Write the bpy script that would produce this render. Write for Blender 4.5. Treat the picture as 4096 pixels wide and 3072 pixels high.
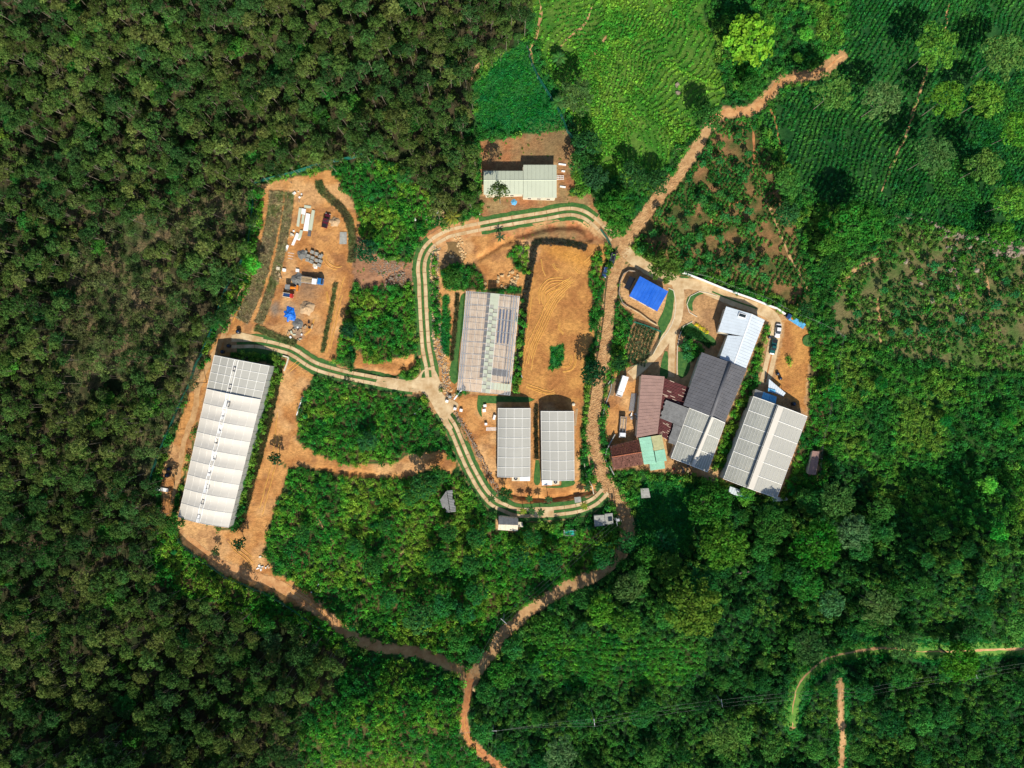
import bpy, math, random
import numpy as np
R_ = math.radians
rng = np.random.default_rng(7)
random.seed(7)
scn = bpy.context.scene
for o in list(bpy.data.objects): bpy.data.objects.remove(o)

# ------------------------------------------------------------------ camera, sky, sun, exposure
H = 236.0                 # camera height above the yard level
K = 0.0864                # metres per photograph pixel at yard level
SUN_EL, SUN_AZ = 42.0, 9.0   # sun stands in the south, 9 degrees towards east
cam = bpy.data.objects.new('camera', bpy.data.cameras.new('camera'))
scn.collection.objects.link(cam); scn.camera = cam
cam.location = (0, 0, H); cam.rotation_euler = (0, 0, 0)
cam.data.sensor_width = 36; cam.data.lens = 36 * H / (4096 * K)
cam.data.clip_start = 1; cam.data.clip_end = 20000
wd = bpy.data.worlds.new('World'); scn.world = wd; wd.use_nodes = True
nt = wd.node_tree; nt.nodes.clear()
wo = nt.nodes.new('ShaderNodeOutputWorld'); wb = nt.nodes.new('ShaderNodeBackground'); ws = nt.nodes.new('ShaderNodeTexSky')
ws.sky_type = 'NISHITA'; ws.sun_disc = False; ws.sun_elevation = R_(SUN_EL); ws.sun_rotation = R_(180 - SUN_AZ); ws.altitude = 600
wb.inputs[1].default_value = 0.10
nt.links.new(ws.outputs[0], wb.inputs[0]); nt.links.new(wb.outputs[0], wo.inputs[0])
sl = bpy.data.lights.new('sun', 'SUN'); sl.energy = 4.6; sl.angle = R_(0.5); sl.color = (1.0, 0.93, 0.80)
so = bpy.data.objects.new('sun', sl); scn.collection.objects.link(so)
so.rotation_euler = (R_(90 - SUN_EL), 0, R_(SUN_AZ)); so.location = (0, 0, 200)
scn.view_settings.view_transform = 'Standard'; scn.view_settings.look = 'None'
scn.view_settings.exposure = 0.40; scn.view_settings.gamma = 1.0; scn.view_settings.use_curve_mapping = False
scn.cycles.max_bounces = 5; scn.cycles.diffuse_bounces = 2; scn.cycles.glossy_bounces = 2
scn.cycles.transparent_max_bounces = 12; scn.cycles.transmission_bounces = 3

# ------------------------------------------------------------------ helpers
C = scn.collection
KT = 1024 / 2212
def T(c, r, *pts): return [(1024 * c + u * KT, 768 * r + v * KT) for u, v in pts]     # map sheets
def Zm(x0, y0, w, W_, *pts): return [(x0 + u * w / W_, y0 + v * w / W_) for u, v in pts]
PS = 4096 / 2212
def P(*pts): return [(x * PS, y * PS) for x, y in pts]

def vnoise(x, y, seed=0):
    xi = np.floor(x).astype(np.int64); yi = np.floor(y).astype(np.int64)
    xf = x - xi; yf = y - yi
    def h(a, b):
        n = (a * 374761393 + b * 668265263 + seed * 69069) & 0xffffffff
        n = ((n ^ (n >> 13)) * 1274126177) & 0xffffffff
        return ((n ^ (n >> 16)) & 0xffff) / 65535.0
    u = xf * xf * (3 - 2 * xf); v = yf * yf * (3 - 2 * yf)
    return (h(xi, yi) * (1 - u) + h(xi + 1, yi) * u) * (1 - v) + (h(xi, yi + 1) * (1 - u) + h(xi + 1, yi + 1) * u) * v
def fbm(x, y, seed=0, n=4):
    x = np.asarray(x, float); y = np.asarray(y, float)
    s = 0; a = .5; t = 0
    for k in range(n):
        s = s + a * vnoise(x * 2 ** k + 17 * k, y * 2 ** k - 9 * k, seed + k); t += a; a *= .5
    return s / t

def inpoly(x, y, poly):
    ins = np.zeros(x.shape, bool); n = len(poly); j = n - 1
    for i in range(n):
        xi, yi = poly[i]; xj, yj = poly[j]
        if yi != yj:
            c = ((yi > y) != (yj > y)) & (x < (xj - xi) * (y - yi) / (yj - yi) + xi)
            ins ^= c
        j = i
    return ins
def segdist(x, y, line):
    d = np.full(x.shape, 1e9)
    for (ax, ay), (bx, by) in zip(line[:-1], line[1:]):
        vx, vy = bx - ax, by - ay; L = vx * vx + vy * vy + 1e-9
        t = np.clip(((x - ax) * vx + (y - ay) * vy) / L, 0, 1)
        d = np.minimum(d, np.hypot(x - ax - t * vx, y - ay - t * vy))
    return d

DITCH = [  # (line, half width m, depth m): cut drains and banks
    (Zm(1740, 860, 512, 1269, (720, 225), (860, 195), (1000, 150), (1130, 118), (1250, 108)) + T(2, 1, (560, 292), (640, 330), (670, 400)), 1.3, 1.5),
    (Zm(1740, 860, 512, 1269, (430, 430), (560, 355), (650, 290), (760, 262), (860, 280), (930, 320)), .9, 1.1),
    (T(2, 2, (-60, 900), (0, 960), (150, 985), (300, 1000), (450, 975), (600, 945), (690, 925)), 1.0, 1.4),
    (T(1, 2, (1690, 240), (1800, 380), (1900, 560), (2000, 760), (2100, 930)), .8, 1.0),
    (T(1, 1, (700, 1460), (900, 1530), (1050, 1570), (1200, 1590), (1390, 1440)), .8, .9),
    (T(1, 1, (930, 790), (1100, 760), (1250, 700)), 1.0, .8),
    (T(1, 2, (560, 740), (760, 770), (950, 780), (1180, 820)), .9, .8),
]
# added spurs, most to shade north flanks: centre, half extents (map pixels), height m
ADDED_HILLS = [(3900, 2280, 560, 460, 17), (2690, 2470, 520, 400, 11), (1500, 2890, 760, 420, 15), (500, 3250, 900, 520, 16), (3250, 2760, 420, 300, 7), (3700, -150, 900, 600, 12), (600, -100, 1200, 600, 12)]
def hts(sx, sy):
    """ground height (m) over the map position seen from above"""
    sx = np.asarray(sx, float); sy = np.asarray(sy, float)
    dx = np.maximum(0, np.maximum(650 - sx, sx - 3330)); dy = np.maximum(0, np.maximum(480 - sy, sy - 2450))
    w = np.clip(np.hypot(dx, dy) / 500, 0, 1); w = w * w * (3 - 2 * w)
    z = w * (fbm(sx / 900 + 3, sy / 900, 11, 3) - .5) * 9 + (fbm(sx / 90, sy / 90, 5, 2) - .5) * .10
    for cx, cy, a, b, A_ in ADDED_HILLS:
        r2 = np.clip(((sx - cx) / a) ** 2 + ((sy - cy) / b) ** 2, 0, 1); z = z + A_ * (1 - r2) ** 2
    return z
def hfull(sx, sy):
    z = hts(sx, sy)
    for line, hw, dep in DITCH:
        xs = [p[0] for p in line]; ys = [p[1] for p in line]
        m = (sx > min(xs) - 60) & (sx < max(xs) + 60) & (sy > min(ys) - 60) & (sy < max(ys) + 60)
        if m.any():
            d = segdist(sx[m], sy[m], line) * K
            z[m] -= dep * np.clip(1.25 - d / hw, 0, 1) ** .8
    return z
def RW(sx, sy, z):          # point at height z (m) standing over map position sx, sy
    f = K * (H - z) / H
    return ((sx - 2048) * f, (1536 - sy) * f, z)
def GW(sx, sy, dz=0.0):     # point on the ground
    return RW(sx, sy, float(hts(sx, sy)) + dz)
def base_under(p):          # ground height under a world point
    z = 0.0
    for _ in range(8):
        f = K * (H - z) / H
        z = float(hts(2048 + p[0] / f, 1536 - p[1] / f))
    return z

# ---- materials
def mat(name, col=(.5, .5, .5), rough=.8, var=.15, scale=3.0, bump=.0, bscale=20, metal=0, col2=None, sx=1, sy=1, spec=.3):
    m = bpy.data.materials.new(name); m.use_nodes = True; n = m.node_tree; nd = n.nodes; L = n.links
    b = nd['Principled BSDF']; b.inputs['Roughness'].default_value = rough; b.inputs['Metallic'].default_value = metal
    b.inputs['Specular IOR Level'].default_value = spec
    g = nd.new('ShaderNodeNewGeometry'); mp = nd.new('ShaderNodeMapping'); L.new(g.outputs['Position'], mp.inputs[0])
    mp.inputs['Scale'].default_value = (sx, sy, 1)
    nz = nd.new('ShaderNodeTexNoise'); nz.inputs['Scale'].default_value = scale; nz.inputs['Detail'].default_value = 5
    nz.inputs['Roughness'].default_value = .65
    L.new(mp.outputs[0], nz.inputs['Vector'])
    cr = nd.new('ShaderNodeValToRGB'); e = cr.color_ramp.elements
    c2 = col2 if col2 else tuple(min(1, c * (1 + var)) for c in col)
    c1 = col if col2 else tuple(c * (1 - var) for c in col)
    e[0].position = .35; e[1].position = .65
    e[0].color = (*c1, 1); e[1].color = (*c2, 1)
    L.new(nz.outputs[0], cr.inputs[0]); L.new(cr.outputs[0], b.inputs['Base Color'])
    if bump:
        n2 = nd.new('ShaderNodeTexNoise'); n2.inputs['Scale'].default_value = bscale; n2.inputs['Detail'].default_value = 4
        L.new(mp.outputs[0], n2.inputs['Vector'])
        bp = nd.new('ShaderNodeBump'); bp.inputs['Strength'].default_value = bump; bp.inputs['Distance'].default_value = .3
        L.new(n2.outputs[0], bp.inputs['Height']); L.new(bp.outputs[0], b.inputs['Normal'])
    return m
def mat_clear(name, col, alpha, rough=.3):
    m = mat(name, col, rough, .08, .6)
    b = m.node_tree.nodes['Principled BSDF']; b.inputs['Alpha'].default_value = alpha
    return m
def mat_leaf(name, trans=.38):
    m = bpy.data.materials.new(name); m.use_nodes = True; n = m.node_tree; nd = n.nodes; L = n.links; nd.clear()
    out = nd.new('ShaderNodeOutputMaterial')
    ti = nd.new('ShaderNodeAttribute'); ti.attribute_type = 'INSTANCER'; ti.attribute_name = 'tint'
    lv = nd.new('ShaderNodeAttribute'); lv.attribute_name = 'lv'
    mr = nd.new('ShaderNodeMapRange'); mr.inputs[3].default_value = .6; mr.inputs[4].default_value = 2.1
    L.new(lv.outputs['Fac'], mr.inputs[0])
    mx = nd.new('ShaderNodeMix'); mx.data_type = 'RGBA'; mx.blend_type = 'MULTIPLY'; mx.inputs[0].default_value = 1
    L.new(ti.outputs['Vector'], mx.inputs[6]); L.new(mr.outputs[0], mx.inputs[7])
    g = nd.new('ShaderNodeNewGeometry'); nz = nd.new('ShaderNodeTexNoise'); nz.inputs['Scale'].default_value = .35; nz.inputs['Detail'].default_value = 6
    L.new(g.outputs['Position'], nz.inputs['Vector'])
    hs = nd.new('ShaderNodeHueSaturation'); m2 = nd.new('ShaderNodeMapRange'); m2.inputs[1].default_value = .3; m2.inputs[2].default_value = .7; m2.inputs[3].default_value = .478; m2.inputs[4].default_value = .522
    L.new(nz.outputs[0], m2.inputs[0]); L.new(m2.outputs[0], hs.inputs['Hue']); L.new(mx.outputs[2], hs.inputs['Color'])
    d = nd.new('ShaderNodeBsdfDiffuse'); t = nd.new('ShaderNodeBsdfTranslucent'); ms = nd.new('ShaderNodeMixShader'); ms.inputs[0].default_value = trans
    L.new(hs.outputs[0], d.inputs[0]); L.new(hs.outputs[0], t.inputs[0]); L.new(d.outputs[0], ms.inputs[1]); L.new(t.outputs[0], ms.inputs[2])
    L.new(ms.outputs[0], out.inputs[0])
    return m

M = {}
M['leaf'] = mat_leaf('leaves')
M['bark'] = mat('bark', (.11, .09, .07), .9, .35, 4)
M['pale_bark'] = mat('pale_bark', (.22, .19, .14), .9, .3, 3)
M['concrete'] = mat('warm_concrete', (.42, .27, .13), .9, .0, .28, .25, 6, col2=(.64, .49, .29))  # warm tan concrete, mottled by noise
M['concrete_grey'] = mat('grey_concrete', (.30, .30, .27), .9, .2, 1.2, .1, 8)
M['lawn'] = mat('lawn_grass', (.025, .10, .022), .95, .0, .9, .5, 12, col2=(.075, .17, .035))
M['soilroad'] = mat('dirt_road', (.42, .185, .07), .95, .0, .35, .5, 7, col2=(.62, .35, .15))
M['meadow'] = mat('meadow_grass', (.05, .17, .02), .95, .0, .5, .5, 9, col2=(.13, .25, .035))
M['stonepath'] = mat('stone_path', (.36, .19, .08), .95, .0, .45, .5, 9, col2=(.56, .35, .165))
M['redsoil'] = mat('red_soil', (.32, .12, .045), .95, .0, .6, .5, 7, col2=(.50, .22, .08))
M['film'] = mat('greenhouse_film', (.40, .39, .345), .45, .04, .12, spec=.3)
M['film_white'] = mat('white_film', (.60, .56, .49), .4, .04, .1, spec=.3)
M['clearfilm'] = mat_clear('clear_film', (.50, .53, .58), .20)
M['net'] = mat_clear('shade_net', (.50, .50, .46), .93, .6)
M['polycarb'] = mat_clear('fogged_plastic', (.37, .37, .32), .95, .5)
M['white'] = mat('white_paint', (.80, .80, .78), .5, .05, 1)
M['whiteroof'] = mat('white_sheet', (.54, .60, .65), .5, .05, .35, spec=.3)
M['cream'] = mat('cream_plaster', (.62, .55, .42), .8, .12, 1)
M['palegreen'] = mat('pale_green_sheet', (.47, .50, .38), .5, .03, .25, spec=.3)
M['blue'] = mat('blue_sheet', (.006, .095, .50), .45, .0, .22, col2=(.03, .15, .60), spec=.3)
M['bluetarp'] = mat('blue_tarpaulin', (.01, .14, .60), .4, .5, 2.5, .4, 5)
M['ltblue'] = mat('light_blue_sheet', (.10, .36, .60), .5, .2, .8)
M['darkgrey'] = mat('dark_grey_sheet', (.105, .105, .115), .6, .13, .4, spec=.3)
M['grey'] = mat('grey_sheet', (.20, .20, .195), .6, .2, .8)
M['pink'] = mat('pink_brown_sheet', (.33, .205, .17), .6, .09, .5)
M['maroon'] = mat('maroon_sheet', (.085, .018, .018), .7, .3, 1.5, sx=.35)
M['rust'] = mat('bleached_streak', (.62, .48, .36), .8, .2, 2)
M['mint'] = mat('mint_sheet', (.30, .58, .42), .5, .08, .6)
M['yellowsheet'] = mat('yellowed_sheet', (.46, .45, .24), .6, .12, 1)
M['tile'] = mat('shaded_clay_tile', (.13, .045, .03), .85, .5, 2.5)  # north slope: its shade is put into a darker clay
M['tile_lit'] = mat('sunlit_clay_tile', (.17, .075, .055), .85, .4, 1.6)  # south slope: its sunlight is put into a lighter brown
M['ridge'] = mat('ridge_tile', (.42, .14, .07), .85, .2, 3)
M['steel'] = mat('galvanised_steel', (.42, .43, .45), .4, .1, 2, metal=.3)
M['rib'] = mat('white_rib', (.82, .80, .75), .5, .04, 1)
M['dark'] = mat('dark_opening', (.012, .013, .016), .6, .2, 2)
M['black'] = mat('black_plastic', (.012, .014, .02), .35, .2, 2, spec=.5)
M['glass'] = mat('dark_glass', (.02, .03, .035), .12, .1, 2, spec=.6)
M['tyre'] = mat('tyre_rubber', (.02, .02, .02), .8, .1, 5)
M['wood'] = mat('sawn_wood', (.40, .29, .17), .8, .25, 3)
M['rock'] = mat('pale_boulder', (.50, .34, .17), .9, .25, 1.5, .3, 3)
M['rockgrey'] = mat('grey_rock', (.25, .20, .15), .9, .4, 1.2, .3, 3)
M['greennet'] = mat_clear('green_fence_net', (.01, .13, .09), .8, .7)
M['teal'] = mat('teal_water', (.02, .36, .31), .3, .15, .8, spec=.4)
M['pond'] = mat('muddy_pond', (.20, .125, .05), .3, .25, .5, spec=.3)
M['gravel'] = mat('grey_gravel', (.17, .17, .16), .95, .3, 3, .6, 12)
M['sand'] = mat('tan_sand', (.48, .33, .19), .95, .2, 1.5, .6, 6)
M['palefloor'] = mat('packed_pale_floor', (.50, .34, .20), .95, .0, .25, .2, 6, col2=(.64, .50, .35))
M['ochre'] = mat('yellow_soil', (.58, .31, .075), .95, .15, 1, .3, 6)
M['wire'] = mat('wire', (.22, .24, .22), .5, .05, 1)
def paint(name, c): 
    M[name] = mat(name, c, .25, .04, 2, spec=.5); return M[name]
paint('paint_black', (.012, .014, .018)); paint('paint_white', (.75, .76, .77)); paint('paint_green', (.012, .09, .085)); paint('paint_maroon', (.09, .012, .02))
paint('paint_blue', (.02, .16, .42)); paint('paint_orange', (.65, .20, .02)); paint('paint_red', (.50, .03, .02)); paint('paint_navy', (.02, .05, .14))

# ---- mesh builders
def newobj(name, V, F, m=None, parent=None, smooth=False, local=False):
    me = bpy.data.meshes.new(name)
    V = np.asarray(V, float)
    if parent is not None and not local: V = V - np.array(parent.location)
    me.from_pydata(V.tolist(), [], [tuple(f) for f in F]); me.update()
    if m is not None:
        for q in (m if isinstance(m, (list, tuple)) else [m]): me.materials.append(q)
    if smooth: me.polygons.foreach_set('use_smooth', [True] * len(me.polygons))
    o = bpy.data.objects.new(name, me); C.objects.link(o)
    if parent is not None: o.parent = parent
    return o
def tag(o, label=None, cat=None, group=None, kind=None):
    if label: o['label'] = label
    if cat: o['category'] = cat
    if group: o['group'] = group
    if kind: o['kind'] = kind
    return o
def thing(name, label, cat, loc, group=None):
    o = bpy.data.objects.new(name, None); C.objects.link(o); o.location = loc; o.empty_display_size = .5
    return tag(o, label, cat, group)
class MB:
    def __init__(s): s.v = []; s.f = []; s.mi = []
    def add(s, V, F, mi=0):
        b = len(s.v); s.v += [tuple(map(float, p)) for p in V]; s.f += [tuple(b + i for i in f) for f in F]; s.mi += [mi] * len(F); return s
    def box(s, cx, cy, z0, z1, lx, ly, a=0, mi=0, taper=1):
        c, q = math.cos(a), math.sin(a); V = []
        for z, t in ((z0, 1), (z1, taper)):
            for x, y in ((-lx / 2, -ly / 2), (lx / 2, -ly / 2), (lx / 2, ly / 2), (-lx / 2, ly / 2)):
                V.append((cx + (x * c - y * q) * t, cy + (x * q + y * c) * t, z))
        return s.add(V, [(3, 2, 1, 0), (4, 5, 6, 7), (0, 1, 5, 4), (1, 2, 6, 5), (2, 3, 7, 6), (3, 0, 4, 7)], mi)
    def tube(s, pts, r0, r1=None, n=6, mi=0, cap=True):
        r1 = r0 if r1 is None else r1; pts = [np.array(p, float) for p in pts]; V = []; k = len(pts)
        for i, p in enumerate(pts):
            d = pts[min(i + 1, k - 1)] - pts[max(i - 1, 0)]; d /= (np.linalg.norm(d) + 1e-9)
            u = np.cross(d, (0, 0, 1) if abs(d[2]) < .9 else (1, 0, 0)); u /= np.linalg.norm(u); w = np.cross(d, u)
            r = r0 + (r1 - r0) * i / max(1, k - 1)
            for j in range(n):
                a = 2 * math.pi * j / n; V.append(p + r * (math.cos(a) * u + math.sin(a) * w))
        F = [(i * n + j, i * n + (j + 1) % n, (i + 1) * n + (j + 1) % n, (i + 1) * n + j) for i in range(k - 1) for j in range(n)]
        if cap: F += [tuple(range(n))[::-1], tuple((k - 1) * n + j for j in range(n))]
        return s.add(V, F, mi)
    def prism(s, poly, z0, z1, mi=0):
        n = len(poly)
        if sum(poly[i][0] * poly[(i + 1) % n][1] - poly[(i + 1) % n][0] * poly[i][1] for i in range(n)) < 0: poly = poly[::-1]
        z0 = z0 if isinstance(z0, (list, tuple)) else [z0] * n; z1 = z1 if isinstance(z1, (list, tuple)) else [z1] * n
        V = [(x, y, z0[i]) for i, (x, y) in enumerate(poly)] + [(x, y, z1[i]) for i, (x, y) in enumerate(poly)]
        F = [tuple(range(n))[::-1], tuple(range(n, 2 * n))] + [(i, (i + 1) % n, n + (i + 1) % n, n + i) for i in range(n)]
        return s.add(V, F, mi)
    def build(s, name, m, parent=None, local=False, smooth=False):
        o = newobj(name, s.v, s.f, m, parent, smooth, local)
        if any(s.mi): o.data.polygons.foreach_set('material_index', s.mi)
        return o

def spline(pts, step):      # Catmull-Rom resample in map pixels
    pts = [np.array(p, float) for p in pts]
    if len(pts) == 2: out = [pts[0] + (pts[1] - pts[0]) * t for t in np.linspace(0, 1, max(2, int(np.linalg.norm(pts[1] - pts[0]) / step)))]; return out
    q = [2 * pts[0] - pts[1]] + pts + [2 * pts[-1] - pts[-2]]; out = []
    for i in range(1, len(q) - 2):
        n = max(1, int(np.linalg.norm(q[i + 1] - q[i]) / step))
        for k in range(n):
            t = k / n
            out.append(.5 * ((2 * q[i]) + (-q[i - 1] + q[i + 1]) * t + (2 * q[i - 1] - 5 * q[i] + 4 * q[i + 1] - q[i + 2]) * t * t + (-q[i - 1] + 3 * q[i] - 3 * q[i + 1] + q[i + 2]) * t ** 3))
    out.append(pts[-1]); return out
def normals2(line):
    L = np.array(line); d = np.gradient(L, axis=0); d /= (np.linalg.norm(d, axis=1)[:, None] + 1e-9)
    return L, np.stack([-d[:, 1], d[:, 0]], 1)

# ------------------------------------------------------------------ land cover map
X0, Y0, X1, Y1, ST = -700, -700, 4800, 3800, 4
gx, gy = np.meshgrid(np.arange(X0, X1, ST, dtype=float), np.arange(Y0, Y1, ST, dtype=float))
wx = gx + (fbm(gx / 60, gy / 60, 21, 3) - .5) * 60; wy = gy + (fbm(gx / 60 + 50, gy / 60, 22, 3) - .5) * 60
wx2 = gx + (fbm(gx / 25, gy / 25, 23, 2) - .5) * 14; wy2 = gy + (fbm(gx / 25 + 50, gy / 25, 24, 2) - .5) * 14
SCRUB, FOREST, DRY, SOIL, RED, LAWN, TEA1, TEA2, SHRUB, PLOT, ROUGH, BARE, BIGT, VINE, ORANGE, RUBBLE, BANK = range(17)
lab = np.full(gx.shape, SCRUB, np.int8)
def pl(code, poly, fine=False):
    x, y = (wx2, wy2) if fine else (wx, wy)
    xs = [p[0] for p in poly]; ys = [p[1] for p in poly]
    i0 = max(0, int((min(ys) - 40 - Y0) / ST)); i1 = int((max(ys) + 40 - Y0) / ST); j0 = max(0, int((min(xs) - 40 - X0) / ST)); j1 = int((max(xs) + 40 - X0) / ST)
    sub = lab[i0:i1, j0:j1]; sub[inpoly(x[i0:i1, j0:j1], y[i0:i1, j0:j1], poly)] = code
def band(code, line, hw, fine=True):
    x, y = (wx2, wy2) if fine else (wx, wy)
    xs = [p[0] for p in line]; ys = [p[1] for p in line]
    i0 = max(0, int((min(ys) - 90 - Y0) / ST)); i1 = int((max(ys) + 90 - Y0) / ST); j0 = max(0, int((min(xs) - 90 - X0) / ST)); j1 = int((max(xs) + 90 - X0) / ST)
    sub = lab[i0:i1, j0:j1]; sub[segdist(x[i0:i1, j0:j1], y[i0:i1, j0:j1], line) < hw] = code
pl(FOREST, P((-400, -400), (1155, -400), (1150, 0), (1140, 60), (1090, 100), (1030, 125), (1018, 190), (1022, 250), (1005, 290), (1040, 305), (1028, 400), (1035, 440), (1000, 462), (950, 470), (925, 440), (900, 400), (860, 355), (760, 343), (700, 355), (560, 385), (547, 395), (543, 470), (525, 590), (500, 660), (470, 740), (445, 775), (400, 880), (350, 990), (330, 1045), (350, 1110), (372, 1160), (420, 1200), (480, 1240), (600, 1300), (680, 1340), (760, 1395), (850, 1420), (950, 1450), (900, 1480), (700, 1500), (640, 1560), (650, 1659), (650, 2100), (-400, 2100)))
pl(DRY, P((-400, 560), (0, 560), (80, 500), (150, 430), (330, 470), (420, 420), (540, 430), (525, 590), (500, 660), (470, 740), (445, 775), (400, 880), (350, 990), (330, 1045), (260, 1090), (150, 1060), (60, 1130), (0, 1120), (-400, 1120)))
pk = (lab == DRY) & ((fbm(gx / 130, gy / 130, 63, 3) > .56) | (gx < 260)); lab[pk] = FOREST
pl(SHRUB, P((760, 1400), (850, 1420), (1000, 1475), (995, 1560), (1010, 1620), (1060, 1680), (1100, 2100), (680, 2100), (650, 1620), (700, 1500)))
pl(BIGT, P((1090, 2100), (1060, 1640), (1020, 1600), (1015, 1500), (1060, 1430), (1150, 1325), (1250, 1275), (1340, 1210), (1370, 1120), (1420, 1060), (1540, 1060), (1700, 1095), (1760, 1020), (1850, 1000), (1900, 1100), (2100, 1150), (2600, 1150), (2600, 2100)))
pl(VINE, P((1100, 100), (1145, 95), (1165, 150), (1200, 210), (1235, 290), (1150, 292), (1100, 290), (1025, 280), (1020, 180)))
pl(TEA1, P((1160, -300), (1530, -300), (1530, 40), (1555, 130), (1560, 215), (1500, 285), (1440, 345), (1370, 385), (1300, 380), (1250, 300), (1215, 200), (1170, 130), (1145, 90)))
pl(TEA2, P((1830, -300), (2600, -300), (2600, 520), (2212, 500), (2100, 505), (1990, 480), (1930, 455), (1800, 440), (1720, 400), (1690, 330), (1650, 265), (1700, 205), (1790, 150), (1830, 90)))
pl(PLOT, P((1365, 500), (1440, 420), (1540, 290), (1570, 260), (1620, 250), (1650, 330), (1680, 400), (1720, 520), (1760, 640), (1740, 690), (1700, 650), (1560, 600), (1480, 580), (1400, 560)))
pl(ROUGH, P((1800, 640), (1860, 560), (1950, 490), (2080, 510), (2230, 530), (2600, 530), (2600, 800), (2100, 800), (1960, 770), (1880, 745), (1810, 715)))
pl(SHRUB, P((725, 370), (760, 350), (860, 358), (930, 440), (940, 480), (905, 510), (890, 560), (830, 545), (795, 530), (770, 490), (755, 440)))
pl(SHRUB, P((745, 640), (800, 612), (880, 600), (897, 640), (897, 760), (870, 762), (800, 785), (768, 755), (735, 775), (732, 700)))
pl(SHRUB, P((650, 865), (740, 832), (860, 852), (920, 862), (960, 950), (965, 970), (880, 985), (850, 1000), (740, 1000), (690, 985), (640, 950), (640, 900)))
pl(SHRUB, P((625, 1010), (740, 1025), (880, 1030), (930, 1020), (990, 1030), (1040, 1090), (1075, 1150), (1130, 1150), (1210, 1140), (1320, 1130), (1335, 1200), (1250, 1255), (1130, 1305), (1090, 1335), (1040, 1420), (1010, 1435), (900, 1400), (790, 1365), (690, 1285), (600, 1225), (575, 1190), (590, 1100)))
# soil areas
R4a = P((380, 1190), (470, 1225), (530, 1255), (578, 1275), (628, 1300), (678, 1330), (728, 1370))
band(SHRUB, R4a[:5], 150, False); band(SHRUB, R4a, 80, False)
for poly in (P((553, 400), (715, 366), (725, 385), (765, 440), (778, 480), (770, 560), (768, 595), (742, 690), (725, 778), (640, 800), (560, 742), (497, 742), (500, 690), (540, 620), (555, 520)),
             P((500, 690), (497, 800), (460, 850), (430, 900), (410, 980), (385, 1060), (365, 1130), (350, 1100), (345, 1040), (370, 960), (405, 860), (440, 790), (475, 720)),
             P((615, 775), (680, 805), (655, 855), (642, 900), (640, 960), (612, 1000), (625, 1020), (592, 1100), (577, 1150), (572, 1200), (592, 1235), (640, 1262), (700, 1300), (690, 1330), (600, 1292), (470, 1235), (400, 1175), (370, 1130), (385, 1115), (500, 1150), (520, 1140), (560, 960), (600, 830)),
             P((600, 955), (640, 950), (690, 985), (740, 1002), (850, 1002), (880, 985), (960, 970), (988, 1005), (975, 1022), (930, 1012), (880, 1033), (800, 1033), (740, 1027), (680, 1012), (620, 1012)),
             P((770, 755), (800, 788), (880, 768), (897, 768), (897, 790), (850, 815), (760, 803)),
             P((955, 850), (1262, 850), (1250, 1045), (1310, 1045), (1275, 1100), (1080, 1085), (1050, 1040), (1000, 940)),
             P((1680, 680), (1720, 690), (1757, 720), (1745, 800), (1735, 900), (1650, 845), (1650, 790), (1670, 740))):
    pl(SOIL, poly, True)
pl(RED, P((1038, 305), (1090, 300), (1150, 288), (1230, 282), (1243, 330), (1240, 400), (1225, 425), (1280, 422), (1287, 445), (1303, 485), (1315, 525), (1200, 545), (1130, 540), (1100, 520), (960, 545), (900, 520), (930, 495), (1000, 480), (1040, 462)), True)
pl(RUBBLE, P((768, 505), (800, 540), (830, 558), (893, 570), (893, 605), (850, 612), (780, 622), (765, 600), (760, 560)), True)
pl(ORANGE, P((1128, 530), (1200, 520), (1312, 530), (1300, 620), (1290, 700), (1270, 760), (1262, 868), (1118, 865), (1130, 700)), True)
pl(SHRUB, T(2, 1, (20, 450), (130, 480), (140, 700), (60, 690), (-30, 560)), True)
pl(SHRUB, T(1, 1, (1590, 690), (1700, 620), (1900, 620), (1970, 720), (1960, 860), (1780, 850), (1640, 830)), True)
pl(VINE, T(1, 1, (1630, 860), (1670, 900), (1680, 1300), (1670, 1420), (1600, 1380), (1590, 1200)), True)
pl(VINE, T(2, 1, (320, 1330), (460, 1320), (450, 1420), (420, 1500), (290, 1555), (330, 1460)), True)
pl(SHRUB, P((1690, 720), (1760, 700), (1800, 720), (1790, 1050), (1690, 1060), (1745, 900), (1750, 760)), True)
for poly in (T(1, 1, (0, 0), (20, 0), (70, 250), (30, 360), (-50, 560), (-120, 700), (-250, 1000), (-400, 1400)),):
    pl(SHRUB, poly + T(1, 1, (-480, 1380), (-300, 950), (-130, 640), (-60, 380), (-40, 0)), True)

pl(SOIL, P((922, 545), (960, 515), (1060, 505), (1135, 520), (1135, 620), (1005, 628), (985, 850), (965, 875), (935, 790), (922, 650)), True)
pl(SHRUB, T(1, 1, (1520, 560), (1570, 560), (1560, 800), (1590, 1050), (1580, 1250), (1530, 1250), (1515, 900)), True)
pl(SHRUB, T(2, 1, (20, 450), (130, 480), (140, 700), (60, 690), (-30, 560)), True)
pl(SHRUB, T(1, 1, (1590, 690), (1700, 620), (1900, 620), (1970, 720), (1960, 860), (1780, 850), (1640, 830)), True)
pl(VINE, T(1, 1, (1620, 860), (1670, 900), (1680, 1300), (1670, 1420), (1600, 1380), (1590, 1200)), True)
pl(BARE, P((1338, 600), (1350, 570), (1400, 590), (1470, 592), (1560, 625), (1660, 660), (1757, 715), (1748, 800), (1748, 880), (1700, 1050), (1640, 1070), (1560, 1035), (1440, 1022), (1380, 1012), (1330, 1000), (1308, 950), (1306, 870), (1330, 790), (1335, 700)), True)
pl(SHRUB, T(2, 1, (870, 960), (920, 960), (1040, 1080), (1010, 1200), (960, 1380), (1000, 1500), (1000, 1560), (860, 1640), (700, 1659), (620, 1560), (640, 1420), (700, 1340), (860, 1400), (880, 1200)), True)
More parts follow.
